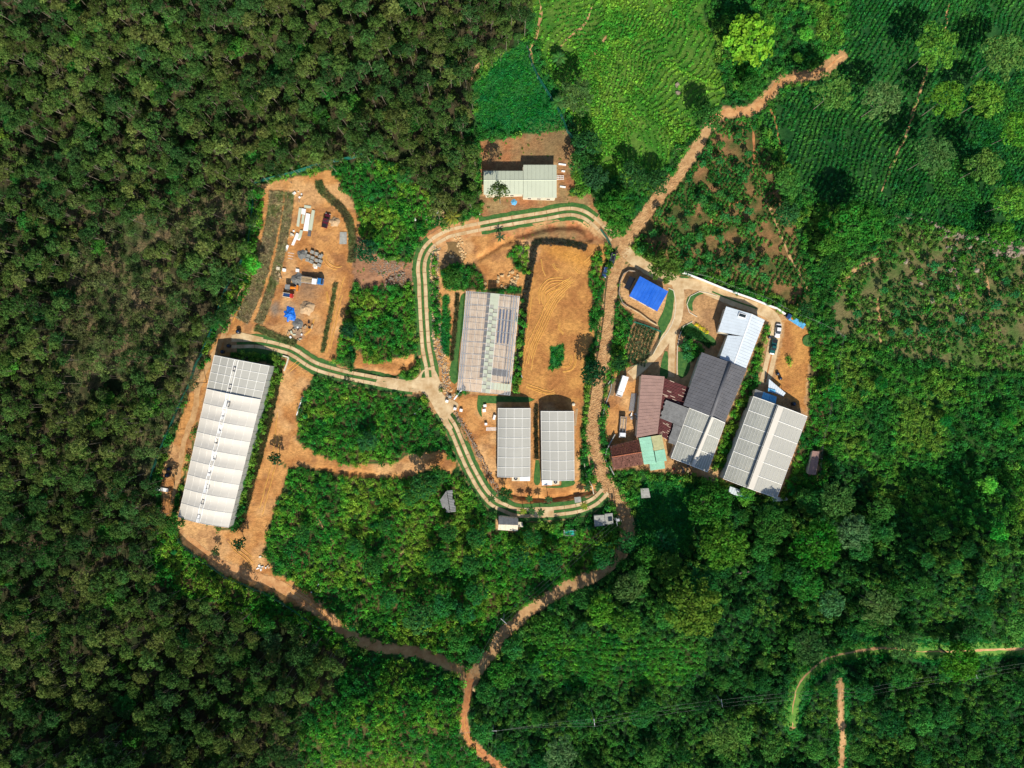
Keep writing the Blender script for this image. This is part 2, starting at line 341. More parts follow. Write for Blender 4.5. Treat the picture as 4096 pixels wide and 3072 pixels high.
pl(SHRUB, T(2, 1, (900, 800), (935, 880), (960, 960), (920, 960), (890, 900)), True)
pl(ORANGE, P((1684, 690), (1720, 692), (1757, 722), (1745, 800), (1738, 890), (1700, 860), (1662, 840), (1672, 770)), True)
pl(SOIL, P((1330, 800), (1400, 775), (1380, 960), (1310, 955), (1308, 880)), True)
pl(SHRUB, P((1604, 700), (1660, 700), (1640, 790), (1655, 815), (1625, 845), (1590, 930), (1565, 1020), (1535, 1015), (1570, 900), (1612, 790), (1640, 740)), True)
pl(SHRUB, T(3, 1, (150, 1400), (200, 1420), (210, 1480), (170, 1480)), True)
pl(SHRUB, P((1735, 690), (1800, 715), (1790, 1060), (1690, 1070), (1745, 900), (1757, 760)), True)
pl(SHRUB, T(2, 1, (1440, 1330), (1560, 1260), (1640, 1340), (1560, 1480), (1500, 1440)), True)
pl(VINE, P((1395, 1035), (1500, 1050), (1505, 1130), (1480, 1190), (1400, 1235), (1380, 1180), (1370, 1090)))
pl(SHRUB, T(2, 1, (700, 560), (770, 500), (760, 700), (800, 860), (770, 1000), (740, 1180), (660, 1200), (700, 900), (650, 760)), True)
# roads (centre lines, map pixels)
R2 = P((1818, 122), (1806, 130), (1784, 150), (1759, 160), (1721, 167), (1691, 175), (1674, 190), (1659, 207), (1643, 225), (1618, 240), (1563, 245), (1540, 262), (1526, 282), (1506, 317), (1481, 355), (1456, 387), (1431, 415), (1406, 447), (1381, 482), (1363, 507), (1351, 527), (1342, 555), (1328, 585), (1321, 615), (1318, 640), (1313, 677), (1308, 715), (1303, 765), (1291, 829), (1286, 867), (1281, 904), (1280, 942), (1286, 979), (1296, 1017), (1311, 1050), (1331, 1075), (1346, 1104), (1356, 1142), (1352, 1170), (1330, 1205), (1290, 1240), (1250, 1258), (1218, 1271), (1181, 1294), (1143, 1319), (1106, 1351), (1078, 1377), (1053, 1419), (1028, 1452), (1015, 1481))
R4 = P((400, 1165), (470, 1215), (530, 1240), (578, 1254), (628, 1279), (678, 1312), (728, 1349), (765, 1377), (803, 1394), (853, 1402), (903, 1409), (953, 1427), (990, 1444), (1015, 1470))
R5 = P((1015, 1465), (1013, 1482), (1010, 1514), (1000, 1544), (1005, 1577), (1020, 1607), (1048, 1634), (1083, 1659), (1130, 1700))
RA = P((500, 742), (560, 742), (615, 754), (640, 765), (680, 790), (740, 808), (800, 820), (860, 832), (905, 838))
RB = P((930, 815), (928, 795), (920, 752), (917, 715), (914, 665), (912, 615), (910, 577), (914, 555), (923, 537), (938, 522), (958, 510), (978, 502), (1050, 487), (1106, 477), (1131, 473), (1181, 465), (1218, 458), (1243, 458), (1266, 466), (1286, 481), (1303, 497), (1325, 515))
RC = P((945, 875), (965, 904), (978, 924), (993, 959), (1010, 999), (1028, 1034), (1043, 1059), (1065, 1084), (1090, 1097), (1118, 1107), (1168, 1107), (1218, 1103), (1256, 1096), (1286, 1082), (1308, 1060))
RD1 = P((1456, 600), (1466, 627), (1467, 652), (1461, 690), (1445, 722), (1420, 758), (1393, 785), (1362, 812))
RD2 = P((1458, 695), (1453, 730), (1451, 760), (1450, 815))
RD3 = P((1462, 612), (1506, 615), (1543, 632), (1593, 652), (1640, 668), (1665, 680), (1678, 702), (1674, 730), (1668, 760), (1660, 795), (1652, 830))
RD0 = P((1348, 540), (1370, 560), (1400, 580), (1430, 595), (1460, 605))
R8 = P((1712, 1570), (1714, 1520), (1728, 1475), (1755, 1445), (1788, 1422), (1850, 1407), (1920, 1400), (2000, 1408), (2140, 1404), (2260, 1400))
R9 = P((1815, 1470), (1816, 1540), (1820, 1600), (1815, 1680))
pl(BANK, P((1130, 1385), (1250, 1372), (1500, 1378), (1525, 1420), (1490, 1482), (1200, 1478), (1140, 1440)))
band(VINE, R8, 46, False); band(VINE, R9, 30, False)
for line, hw in ((R2, 25), (R4, 22), (R5, 17), (RA, 36), (RB, 36), (RC, 36), (RD0, 26), (RD1, 26), (RD2, 18), (RD3, 30), (R8, 14), (R9, 12)):
    band(BARE, line, hw)
PLAZA = T(1, 1, (1440, 1540), (1530, 1520), (1600, 1659)) + T(1, 2, (1600, 60), (1640, 110), (1750, 180), (1660, 290), (1700, 380), (1640, 380), (1560, 240), (1450, 80), (1300, 40), (1050, 0)) + T(1, 1, (1100, 1600), (1350, 1625))
pl(BARE, PLAZA, True)
# outlines (roof corners on the map), also keep plants out of the houses
G1 = [(857.5, 1421), (1077.5, 1463.5), (914, 2110), (713, 2068)]
G2 = [(1866, 1164), (2078, 1185), (2039.5, 1581), (1829.6, 1559)]
G3 = [(1992.5, 1633), (2121, 1633), (2120, 1906.6), (1990.4, 1906.6)]
G4 = [(2164, 1645), (2295, 1645), (2297, 1920), (2168, 1920)]
H1 = [(1934.5, 683.6), (2093, 683.6), (2093, 659.4), (2226.5, 659.4), (2227, 791.3), (2093.5, 791.3), (2093.5, 778.4), (1935, 778.4)]
H2 = [(2559.7, 1104.4), (2673, 1165.7), (2629, 1245.6), (2517, 1184)]
H3 = [(2904.8, 1225.5), (3007.7, 1255.7), (3058.9, 1280), (2983.5, 1476), (2878.5, 1432.5), (2910.8, 1340.9), (2871.3, 1326.3)]
H4 = [(2807, 1409), (2987.7, 1476.3), (2899.8, 1691), (2733, 1621.6)]
H5 = [(2565.6, 1498.6), (2658.4, 1505.8), (2630, 1734.6), (2545.4, 1750.8)]
H6 = [(2656.4, 1512), (2760, 1551), (2690, 1772), (2630, 1738)]
H8 = [(2757.3, 1631.7), (2899.8, 1691), (2829.7, 1887.6), (2684.5, 1831)]
H9 = Zm(2400, 1700, 512, 1269, (385, 130), (610, 95), (662, 352), (636, 358), (645, 430), (500, 450), (492, 385), (437, 392))
H10 = Zm(2400, 1700, 512, 1269, (95, 212), (388, 145), (430, 392), (130, 445))
H11 = [(3013.7, 1585.5), (3228.4, 1665.4), (3106.7, 1992), (2894, 1914)]
H12 = [(3250, 1803), (3279, 1806), (3264, 1899.4), (3231.7, 1897)]
H13 = Zm(1940, 1750, 512, 1269, (135, 780), (330, 800), (325, 928), (128, 915))
H14 = [(1790, 1960), (1806, 1960), (1823, 2048), (1790, 2050), (1755, 2004)]
for poly in (G1, G2, G3, G4, H1, H2, H3, H4, H5, H6, H8, H9, H10, H11, H12, H13):
    band(BARE, poly + poly[:1], 6); x = inpoly(gx, gy, poly); lab[x] = BARE
def lookup(a, sx, sy):
    i = np.clip(((np.asarray(sy) - Y0) / ST).astype(int), 0, a.shape[0] - 1); j = np.clip(((np.asarray(sx) - X0) / ST).astype(int), 0, a.shape[1] - 1)
    return a[i, j]

# ------------------------------------------------------------------ the ground sheet
COL = {SCRUB: ((.020, .065, .016), (.04, .095, .022)), FOREST: ((.022, .036, .012), (.07, .055, .03)), DRY: ((.19, .14, .075), (.045, .075, .024)),
       SOIL: ((.55, .275, .095), (.39, .17, .055)), RED: ((.36, .155, .065), (.30, .20, .09)), LAWN: ((.045, .12, .018), (.06, .14, .025)),
       TEA1: ((.045, .15, .018), (.10, .19, .03)), TEA2: ((.010, .055, .014), (.025, .085, .02)), SHRUB: ((.025, .065, .018), (.12, .085, .035)),
       PLOT: ((.26, .14, .06), (.07, .085, .025)), ROUGH: ((.07, .13, .03), (.16, .14, .06)), BARE: ((.34, .19, .09), (.44, .25, .11)), BIGT: ((.010, .035, .012), (.02, .05, .016)),
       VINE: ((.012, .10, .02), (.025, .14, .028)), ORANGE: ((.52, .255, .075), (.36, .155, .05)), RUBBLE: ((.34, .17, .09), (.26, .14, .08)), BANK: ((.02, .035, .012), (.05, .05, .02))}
STG = 8
ax = np.concatenate([[-60000, -20000, -7000, -2500, -1200], np.arange(X0, X1 - 8, STG), [5300, 6500, 11000, 24000, 64000]]).astype(float)
ay = np.concatenate([[-60000, -20000, -7000, -2500, -1200], np.arange(Y0, Y1 - 8, STG), [4300, 5500, 10000, 23000, 63000]]).astype(float)
sx, sy = np.meshgrid(ax, ay)
hz = hfull(sx.ravel(), sy.ravel()).reshape(sx.shape)
f = K * (H - hz) / H
co = np.stack([(sx - 2048) * f, (1536 - sy) * f, hz], -1).reshape(-1, 3)
ny, nx = sx.shape
idx = np.arange(nx * ny).reshape(ny, nx)
quads = np.stack([idx[1:, :-1], idx[1:, 1:], idx[:-1, 1:], idx[:-1, :-1]], -1).reshape(-1, 4)
me = bpy.data.meshes.new('ground')
me.vertices.add(len(co)); me.vertices.foreach_set('co', co.ravel())
me.loops.add(quads.size); me.loops.foreach_set('vertex_index', quads.ravel().astype(np.int32))
me.polygons.add(len(quads)); me.polygons.foreach_set('loop_start', np.arange(0, quads.size, 4, dtype=np.int32))
me.polygons.foreach_set('use_smooth', np.ones(len(quads), bool))
me.update(calc_edges=True)
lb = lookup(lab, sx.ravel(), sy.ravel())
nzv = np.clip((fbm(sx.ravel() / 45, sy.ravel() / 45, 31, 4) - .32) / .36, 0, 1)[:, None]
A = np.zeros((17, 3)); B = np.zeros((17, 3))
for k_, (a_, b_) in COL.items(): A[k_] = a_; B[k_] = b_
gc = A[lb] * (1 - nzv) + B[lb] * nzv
# pale, worn patches and grey damp stains in the yard; grass spots in soil
n2_ = np.clip((fbm(sx.ravel() / 110, sy.ravel() / 110, 41, 4) - .52) / .15, 0, 1)[:, None]
ms = np.isin(lb, [SOIL, BARE])[:, None]
gc = np.where(ms, gc * (1 - n2_ * .55) + np.array([.64, .40, .19]) * n2_ * .55, gc)
n3_ = np.clip((fbm(sx.ravel() / 38, sy.ravel() / 38, 43, 4) - .60) / .1, 0, 1)[:, None]
gc = np.where(np.isin(lb, [RED, SOIL])[:, None], gc * (1 - n3_ * .5) + np.array([.22, .10, .05]) * n3_ * .5, gc)
def spot(cx, cy, r, c, a=1.0):
    d = np.hypot(sx.ravel() - cx, sy.ravel() - cy) / r + (fbm(sx.ravel() / 12, sy.ravel() / 12, int(cx), 3) - .5) * .7
    w_ = (np.clip(1.4 - d, 0, 1) * a)[:, None]
    return gc * (1 - w_) + np.array(c) * w_
gc = spot(1170, 1250, 40, (.30, .26, .18), .6); gc = spot(1100, 1235, 26, (.16, .17, .15), .7); gc = spot(1225, 1190, 60, (.38, .22, .11), .7)
gc = spot(1240, 1130, 50, (.13, .10, .08), .6); gc = spot(1190, 1330, 30, (.2, .2, .18), .6); gc = spot(2110, 1010, 40, (.6, .42, .3), .6)
for q in range(3): gc = spot(2230 + 50 * q, 1000 + 20 * q, 36, (.58, .27, .05), .5)
gc = spot(2240, 560, 70, (.16, .13, .06), .6); gc = spot(2150, 600, 80, (.22, .15, .07), .5)
at = me.attributes.new('soil', 'FLOAT_COLOR', 'POINT')
at.data.foreach_set('color', np.concatenate([gc, np.ones((len(gc), 1))], 1).ravel())
gm = bpy.data.materials.new('ground'); gm.use_nodes = True; nd = gm.node_tree.nodes; L = gm.node_tree.links
b = nd['Principled BSDF']; b.inputs['Roughness'].default_value = .95; b.inputs['Specular IOR Level'].default_value = .1
a_ = nd.new('ShaderNodeAttribute'); a_.attribute_name = 'soil'
g_ = nd.new('ShaderNodeNewGeometry')
n1 = nd.new('ShaderNodeTexNoise'); n1.inputs['Scale'].default_value = .8; n1.inputs['Detail'].default_value = 8; n1.inputs['Roughness'].default_value = .72
L.new(g_.outputs['Position'], n1.inputs['Vector'])
mr = nd.new('ShaderNodeMapRange'); mr.inputs[1].default_value = .3; mr.inputs[2].default_value = .7; mr.inputs[3].default_value = .6; mr.inputs[4].default_value = 1.35
L.new(n1.outputs[0], mr.inputs[0])
mx = nd.new('ShaderNodeMix'); mx.data_type = 'RGBA'; mx.blend_type = 'MULTIPLY'; mx.inputs[0].default_value = 1
L.new(a_.outputs['Color'], mx.inputs[6]); L.new(mr.outputs[0], mx.inputs[7]); L.new(mx.outputs[2], b.inputs['Base Color'])
n2 = nd.new('ShaderNodeTexNoise'); n2.inputs['Scale'].default_value = 1.6; n2.inputs['Detail'].default_value = 9; n2.inputs['Roughness'].default_value = .7
L.new(g_.outputs['Position'], n2.inputs['Vector'])
bp = nd.new('ShaderNodeBump'); bp.inputs['Strength'].default_value = .8; bp.inputs['Distance'].default_value = .45
L.new(n2.outputs[0], bp.inputs['Height']); L.new(bp.outputs[0], b.inputs['Normal'])
me.materials.append(gm)
go = bpy.data.objects.new('ground', me); C.objects.link(go); tag(go, kind='structure')

# ------------------------------------------------------------------ roads, paths, lawns
def ribbon(name, line, o0, o1, dz, m, parent=None, step=10, jit=0, kind='structure', seed=0, wf=None):
    L_, Nn = normals2(spline(line, step)); W_ = np.ones(len(L_)) if wf is None else np.interp(np.linspace(0, 1, len(L_)), [a for a, _ in wf], [b for _, b in wf])
    j0 = (fbm(L_[:, 0] / 18, L_[:, 1] / 18, 60 + seed, 3) - .5) * jit * 2; j1 = (fbm(L_[:, 0] / 18, L_[:, 1] / 18, 80 + seed, 3) - .5) * jit * 2
    nc = max(2, int(abs(o1 - o0) / 10) + 1)
    V = []; F = []
    for i in range(len(L_)):
        for k in range(nc):
            t = k / (nc - 1); o = (o0 * W_[i] + j0[i]) * (1 - t) + (o1 * W_[i] + j1[i]) * t
            V.append(L_[i] + Nn[i] * o)
    V = np.array(V); z = hfull(V[:, 0], V[:, 1]) + dz; f = K * (H - z) / H
    W3 = np.stack([(V[:, 0] - 2048) * f, (1536 - V[:, 1]) * f, z], 1)
    for i in range(len(L_) - 1):
        for k in range(nc - 1): F.append((i * nc + k, i * nc + k + 1, (i + 1) * nc + k + 1, (i + 1) * nc + k))
    o = newobj(name, W3, F, m, parent, True)
    if kind and parent is None: tag(o, kind=kind)
    return o
def sheet(name, poly, dz, m, parent=None, kind='structure', smooth_edge=True, z=None):
    import mathutils
    pts = spline(poly + poly[:1], 8)[:-1] if smooth_edge else [np.array(p) for p in poly]
    V = [RW(p[0], p[1], (float(hts(p[0], p[1])) if z is None else z) + dz) for p in pts]
    tri = mathutils.geometry.tessellate_polygon([[mathutils.Vector((v[0], v[1], 0)) for v in V]])
    o = newobj(name, V, [t for t in tri], m, parent)
    mw = o.data
    if mw.polygons and mw.polygons[0].normal.z < 0: mw.flip_normals()
    if kind and parent is None: tag(o, kind=kind)
    return o
def slabs(parent_name, line, offs, half, dz, m, ln=46, gap=.6):
    """a wheel track of separate concrete slabs"""
    root = tag(bpy.data.objects.new(parent_name, None), kind='structure'); C.objects.link(root); root.location = GW(*line[0])
    for o in offs:
        pts = spline(line, 2); L_, Nn = normals2(pts); n = len(L_); seg = max(3, int(ln / 2)); i = 0
        while i < n - 3:
            j = min(i + seg, n - 1)
            ii = sorted(set(list(range(i, j - (1 if j < n - 1 else 0), 4)) + [j - (1 if j < n - 1 else 0)]))
            V = []; F = []
            for a in ii:
                for s_ in (-1, 1):
                    q = L_[a] + Nn[a] * (o + s_ * half); V.append(GW(q[0], q[1], dz))
                for s_ in (-1, 1):
                    q = L_[a] + Nn[a] * (o + s_ * half); V.append(GW(q[0], q[1], dz - .12))
            for a in range(len(ii) - 1):
                b0 = a * 4; b1 = b0 + 4
                F += [(b0, b0 + 1, b1 + 1, b1), (b0 + 2, b0, b1, b1 + 2), (b0 + 1, b0 + 3, b1 + 3, b1 + 1)]
            F += [(0, 2, 3, 1), (len(V) - 4, len(V) - 3, len(V) - 1, len(V) - 2)]
            newobj('concrete_slab', V, F, m, root); i = j
    return root
ribbon('main_road', R2[8:], -24, 24, .05, M['stonepath'], jit=7, seed=1, wf=[(0, .85), (.15, .8), (.3, 1), (.42, 1.35), (.5, 1.1), (.62, 1.5), (.72, 1.2), (.85, .9), (1, 1)])
ribbon('upper_road', R2[:12], -17, 17, .056, M['soilroad'], jit=5, seed=14, wf=[(0, .15), (.3, .55), (.6, 1), (1, 1)])
ribbon('dirt_road', R4, -21, 21, .055, M['soilroad'], jit=11, seed=2)
ribbon('red_dirt_road', R5, -16, 15, .06, M['redsoil'], jit=6, seed=3)
sheet('concrete_plaza', PLAZA, .10, M['concrete'])
for nm, ln_, cut in (('west_drive', RA, 0), ('loop_drive', RB, 0), ('south_drive', RC, 0)):
    slabs(nm, ln_, (-13, 13), 6.6, .14, M['concrete'])
def sub(line, a, b):
    q = spline(line, 4); n = len(q); return [tuple(p) for p in q[int(a * n):int(b * n):3]]
for ln_, rs in ((RA, ((.03, .97),)), (RB, ((.0, .42), (.57, .93))), (RC, ((.03, .99),))):
    for a, b_ in rs:
        s_ = sub(ln_, a, b_)
        ribbon('grass_verge', s_, -5, 5, .09, M['lawn'])
        ribbon('grass_verge', s_, 20, 34, .09, M['lawn'], jit=5, seed=5); ribbon('grass_verge', s_, -36, -20, .09, M['lawn'], jit=5, seed=6)
ribbon('dirt_shoulder', sub(RB, .40, .58), -34, 34, .075, M['soilroad'], jit=7)
for nm, ln_, hw in (('entrance_drive', RD0, 24), ('compound_drive', RD1, 20), ('garden_drive', RD2, 13), ('upper_drive', RD3, 22)):
    ribbon(nm, ln_, -hw, hw, {24: .09, 20: .10, 13: .11, 22: .095}[hw], M['concrete'], jit=3, seed=hw)
ribbon('grass_strip', sub(RD3, .22, .50), -3, 3, .14, M['lawn']); ribbon('grass_strip', sub(RD3, .75, 1), -3, 3, .14, M['redsoil'])
ribbon('grass_track', R8, -32, 26, .05, M['meadow'], jit=14, seed=9); ribbon('worn_track', R8, -4, 4, .08, M['stonepath'], jit=4, seed=10, wf=[(0, .1), (.2, .8), (.4, 1.3), (.6, .5), (.8, 1.2), (1, 1)])
ribbon('earth_path', R9, -10, 10, .06, M['stonepath'], jit=8, seed=11, wf=[(0, .1), (.3, .7), (.6, 1.1), (1, .8)])
for nm, ln_, hw in (('earth_path', P((1653, 355), (1640, 385), (1650, 420), (1672, 470), (1700, 540), (1720, 580), (1755, 640)), 5), ('earth_path', P((1650, 415), (1610, 432), (1560, 450), (1520, 500)), 3.5),
                    ('earth_path', T(2, 0, (2040, 1030), (2080, 1130), (2095, 1300), (2085, 1500)), 4), ('earth_path', T(3, 0, (0, 900), (60, 1040), (110, 1300), (150, 1480)), 4),
                    ('earth_path', T(2, 0, (240, 0), (250, 120), (220, 270), (180, 380), (150, 420), (200, 600), (250, 660)), 5),
                    ('earth_path', T(2, 0, (700, 20), (640, 190), (520, 300), (420, 400)), 5), ('earth_path', T(2, 0, (830, 300), (740, 430), (640, 570)), 5),
                    ('earth_path', T(3, 0, (1570, 0), (1550, 120), (1530, 270)), 5), ('earth_path', T(3, 0, (1400, 480), (1370, 620), (1280, 900), (1180, 1200), (1130, 1300), (1050, 1480), (980, 1659)), 5),
                    ('earth_path', T(1, 2, (380, 850), (460, 1040), (560, 1220), (700, 1400)), 6), ('earth_path', T(1, 2, (1280, 1430), (1200, 1560), (1140, 1659)), 6),
                    ('earth_path', T(3, 1, (1640, 380), (1610, 600), (1640, 800), (1680, 1000), (1700, 1180)), 6), ('earth_path', T(3, 1, (1850, 500), (1880, 700), (1920, 920)), 5),
                    ('earth_path', T(3, 1, (950, 900), (960, 1100), (975, 1330)), 6), ('earth_path', T(3, 1, (560, 880), (700, 720), (850, 620), (1000, 560)), 8),
                    ('earth_path', T(1, 0, (2000, 510), (1930, 560), (1870, 640), (1855, 700)), 7), ('earth_path', T(0, 2, (1000, 1185), (1200, 1230), (1400, 1275)), 4),
                    ('earth_path', T(0, 1, (2212, 560), (2100, 840), (2000, 1060), (1930, 1240), (1850, 1400)) + T(0, 2, (1720, 0), (1680, 250), (1590, 500), (1540, 800), (1470, 1050)), 11)):
    ribbon(nm, ln_, -hw, hw, .07, M['stonepath'] if hw > 4.5 else M['redsoil'], jit=5, seed=int(ln_[0][0]), wf=[(0, .1), (.12, .9), (.5, 1.1), (.88, .9), (1, .1)])
for poly in (T(2, 1, (1360, 830), (1410, 870), (1415, 960), (1400, 1080), (1350, 1200), (1270, 1285), (1275, 1180), (1260, 1130), (1310, 1020), (1340, 900)),
             T(2, 1, (1320, 1375), (1345, 1380), (1345, 1600), (1280, 1600), (1290, 1480)), T(2, 1, (1440, 730), (1500, 730), (1580, 765), (1500, 760)),
             T(2, 1, (1590, 870), (1680, 870), (1600, 900), (1560, 960), (1560, 1030), (1510, 980), (1520, 910)),
             T(2, 1, (1545, 1125), (1600, 1170), (1750, 1270), (1740, 1330), (1560, 1270), (1460, 1230), (1470, 1160)),
             T(1, 1, (1810, 880), (1800, 1000), (1790, 1150), (1755, 1400), (1740, 1640), (1690, 1640), (1670, 1560), (1700, 1400), (1730, 1150), (1770, 900)),
             Zm(1840, 1400, 512, 1269, (180, 450), (690, 470), (690, 515), (370, 515), (360, 530), (250, 530), (215, 580), (215, 665), (175, 600), (170, 520)),
             Zm(1940, 1750, 512, 1269, (500, 225), (535, 225), (545, 450), (485, 445)), Zm(1940, 1750, 512, 1269, (755, 432), (880, 428), (880, 470), (740, 500), (555, 490), (660, 485), (752, 475)),
             Zm(680, 1300, 512, 1269, (930, 140), (1240, 190), (1240, 222), (935, 170)), Zm(680, 1300, 512, 1269, (720, 262), (860, 252), (1000, 270), (1120, 300), (960, 320), (740, 310)),
             T(2, 2, (100, 1035), (540, 1035), (600, 1020), (640, 1000), (700, 965), (690, 990), (600, 1055), (380, 1070), (110, 1065)),
             T(2, 1, (1435, 1380), (1500, 1390), (1540, 1500), (1500, 1590), (1440, 1590))):
    sheet('lawn', poly, .085, M['lawn'])
sheet('concrete_apron', Zm(680, 1300, 512, 1269, (612, 105), (690, 70), (925, 125), (922, 165), (760, 150), (610, 135)), .11, M['concrete'], smooth_edge=False)
sheet('concrete_apron', Zm(1940, 1750, 512, 1269, (500, 690), (682, 690), (682, 790), (430, 785), (480, 740)), .17, M['concrete'], smooth_edge=False)
sheet('muddy_pond', T(1, 1, (1640, 430), (1740, 440), (1760, 520), (1810, 560), (1780, 610), (1700, 630), (1610, 610), (1640, 540), (1660, 480)), .10, M['pond'])
sheet('muddy_pond', T(1, 1, (1575, 600), (1610, 620), (1620, 660), (1585, 690), (1565, 650)), .10, M['pond'])
# ruts left by machines in the soft orange soil
mb = MB()
def rut(pts, w=2.1, hgt=.18):
    q, nn = normals2(spline(pts, 7)); V = []; F = []
    for i in range(len(q)):
        e = max(0, math.sin(math.pi * i / (len(q) - 1))) ** .4
        for s_, hh in ((-w, -.03), (0, hgt * e), (w, -.03)):
            p = q[i] + nn[i] * s_; V.append(GW(p[0], p[1], hh + .02))
    for i in range(len(q) - 1): F += [(3 * i, 3 * i + 1, 3 * i + 4, 3 * i + 3), (3 * i + 1, 3 * i + 2, 3 * i + 5, 3 * i + 4)]
    mb.add(V, F)
fam = [(T(2, 1, (170, 1540), (210, 1350), (300, 1150), (370, 1000), (460, 880), (640, 735)), 9, 9), (T(2, 1, (290, 960), (280, 860), (330, 800), (440, 790), (560, 800)), 6, 8),
       (T(2, 1, (340, 1010), (330, 900), (400, 860), (520, 790), (600, 750)), 6, 9), (T(2, 1, (400, 1130), (390, 1180), (440, 1240), (520, 1240)), 4, 7),
       (T(2, 1, (440, 1560), (530, 1530), (560, 1450), (540, 1340)), 7, 8), (T(2, 1, (60, 1560), (120, 1300), (150, 1100), (180, 850)), 3, 14),
       (T(2, 2, (120, 30), (220, 60), (330, 90), (460, 40)), 5, 8), (T(2, 1, (350, 620), (370, 660), (400, 680)), 3, 6), (T(2, 1, (540, 660), (570, 690), (590, 700)), 3, 6),
       (T(2, 1, (250, 580), (270, 680), (300, 780)), 2, 8), (T(2, 1, (640, 620), (700, 560), (760, 490)), 4, 9), (T(1, 1, (430, 1250), (480, 1200), (520, 1100), (530, 1000)), 4, 8),
       (T(1, 1, (610, 860), (620, 960), (600, 1040)), 2, 9), (T(1, 1, (550, 500), (600, 620), (700, 680), (800, 660)), 3, 14), (T(1, 1, (640, 1400), (700, 1100), (760, 850), (810, 700)), 3, 16),
       (T(1, 2, (60, 1180), (130, 900), (200, 620), (240, 200)), 4, 16), (T(0, 2, (1950, 1380), (2100, 1500), (2200, 1600)), 5, 12), (T(1, 1, (300, 1560), (400, 1480), (460, 1440)), 4, 12),
       (T(1, 3, (200, 60), (420, 200), (650, 370), (800, 520)), 2, 14), (T(1, 3, (1780, 1150), (1800, 1330), (1900, 1480), (2100, 1630)), 2, 14), (T(0, 1, (2190, 720), (2080, 960), (1960, 1200)), 2, 14)]
for pts, n_, sp in fam:
    for k_ in range(max(2, int(n_ * .6))):
        o_ = (k_ - (n_ - 1) / 2) * sp + random.uniform(-3, 3); L_, Nn = normals2(spline(pts, 20))
        a_ = random.uniform(0, .2); b_ = random.uniform(.75, 1); q = [tuple(L_[i] + Nn[i] * (o_ + random.uniform(-1.5, 1.5))) for i in range(int(a_ * len(L_)), max(int(a_ * len(L_)) + 3, int(b_ * len(L_)))) if i < len(L_)]
        if len(q) > 2: rut(q)
tag(mb.build('tyre_ruts', M['ochre']), 'ridged wheel ruts pressed in the soft orange soil', 'ruts', kind='stuff')

# ------------------------------------------------------------------ buildings
def lerp(a, b, t): return tuple(a[i] + (b[i] - a[i]) * t for i in range(len(a)))
def roof_face(parent, q, m, n=6, ribs=4, amp=.05, name='roof_sheet', th=.04, jitter=.0):
    """q: four world corners, eave a->b, ridge d->c; split in n sheets whose ribs run down the slope"""
    a, b_, c, d = [np.array(p, float) for p in q]
    nrm = np.cross(b_ - a, d - a); nrm /= np.linalg.norm(nrm)
    if nrm[2] < 0: nrm = -nrm
    for k in range(n):
        t0, t1 = k / n, (k + 1) / n - .003; V = []; F = []; m_ = ribs * 4; ex = random.uniform(-jitter, jitter); up = .006 * (k % 2)
        for i in range(m_ + 1):
            t = t0 + (t1 - t0) * i / m_; hgt = (amp if (i % 4) in (1, 2) else 0) + up
            lo = a + (b_ - a) * t; hi = d + (c - d) * t; lo = lo + (lo - hi) / (np.linalg.norm(lo - hi) + 1e-6) * ex
            V += [lo + nrm * hgt, hi + nrm * hgt, lo + nrm * (hgt - th), hi + nrm * (hgt - th)]
        for i in range(m_):
            p = 4 * i; r = p + 4
            F += [(p, r, r + 1, p + 1), (p + 3, r + 3, r + 2, p + 2), (p, p + 2, r + 2, r), (p + 1, r + 1, r + 3, p + 3)]
        F += [(0, 1, 3, 2), (4 * m_, 4 * m_ + 2, 4 * m_ + 3, 4 * m_ + 1)]
        o = newobj(name, V, F, m, parent)
def inset(poly, d):
    c = np.mean(np.array(poly), 0)
    return [tuple(np.array(p) + (c - np.array(p)) / np.linalg.norm(c - np.array(p)) * d) for p in poly]
def walls(parent, outline, z, m, ins=.5, name='wall', zb=-.2):
    """walls below a roof outline (map corners seen at height z): one mesh per side"""
    W3 = [RW(p[0], p[1], z) for p in outline]; W2 = inset([(p[0], p[1]) for p in W3], ins); n = len(W2)
    for i in range(n):
        a, b_ = np.array(W2[i]), np.array(W2[(i + 1) % n]); d = b_ - a; l = np.linalg.norm(d)
        if l < .6: continue
        d /= l; nn = np.array((-d[1], d[0])); cx, cy = (a + b_) / 2
        mb = MB(); mb.box(cx, cy, zb, z - .12, l - .16, .14, math.atan2(d[1], d[0])); mb.build(name, m, parent)
    return W2
def opening(parent, W2, i, t, w, z0, z1, name, m, fr=None):
    a, b_ = np.array(W2[i]), np.array(W2[(i + 1) % len(W2)]); d = b_ - a; l = np.linalg.norm(d); d /= l
    p = a + d * l * t; a_ = math.atan2(d[1], d[0]); mb = MB(); mb.box(p[0], p[1], z0 - .06, z1 + .06, w + .12, .20, a_)
    o = mb.build(name, fr or M['white'], parent)
    mb = MB(); mb.box(p[0], p[1], z0, z1, w, .24, a_); g = mb.build('pane' if name == 'window' else 'leaf', m, o, local=True)
    g.location = (-np.array(parent.location)).tolist(); return o
def base_at(outline, z):
    W3 = [RW(p[0], p[1], z) for p in outline]; c = np.mean(np.array(W3), 0); return (float(c[0]), float(c[1]), 0.0)
def ridge_cap(parent, a, b_, m, w=.35, name='ridge_cap'):
    mb = MB(); a, b_ = np.array(a), np.array(b_); d = b_ - a; d /= np.linalg.norm(d); s = np.cross(d, (0, 0, 1)); s /= np.linalg.norm(s)
    mb.tube([a + (0, 0, -w * .45), b_ + (0, 0, -w * .45)], w, n=8); return mb.build(name, m, parent)

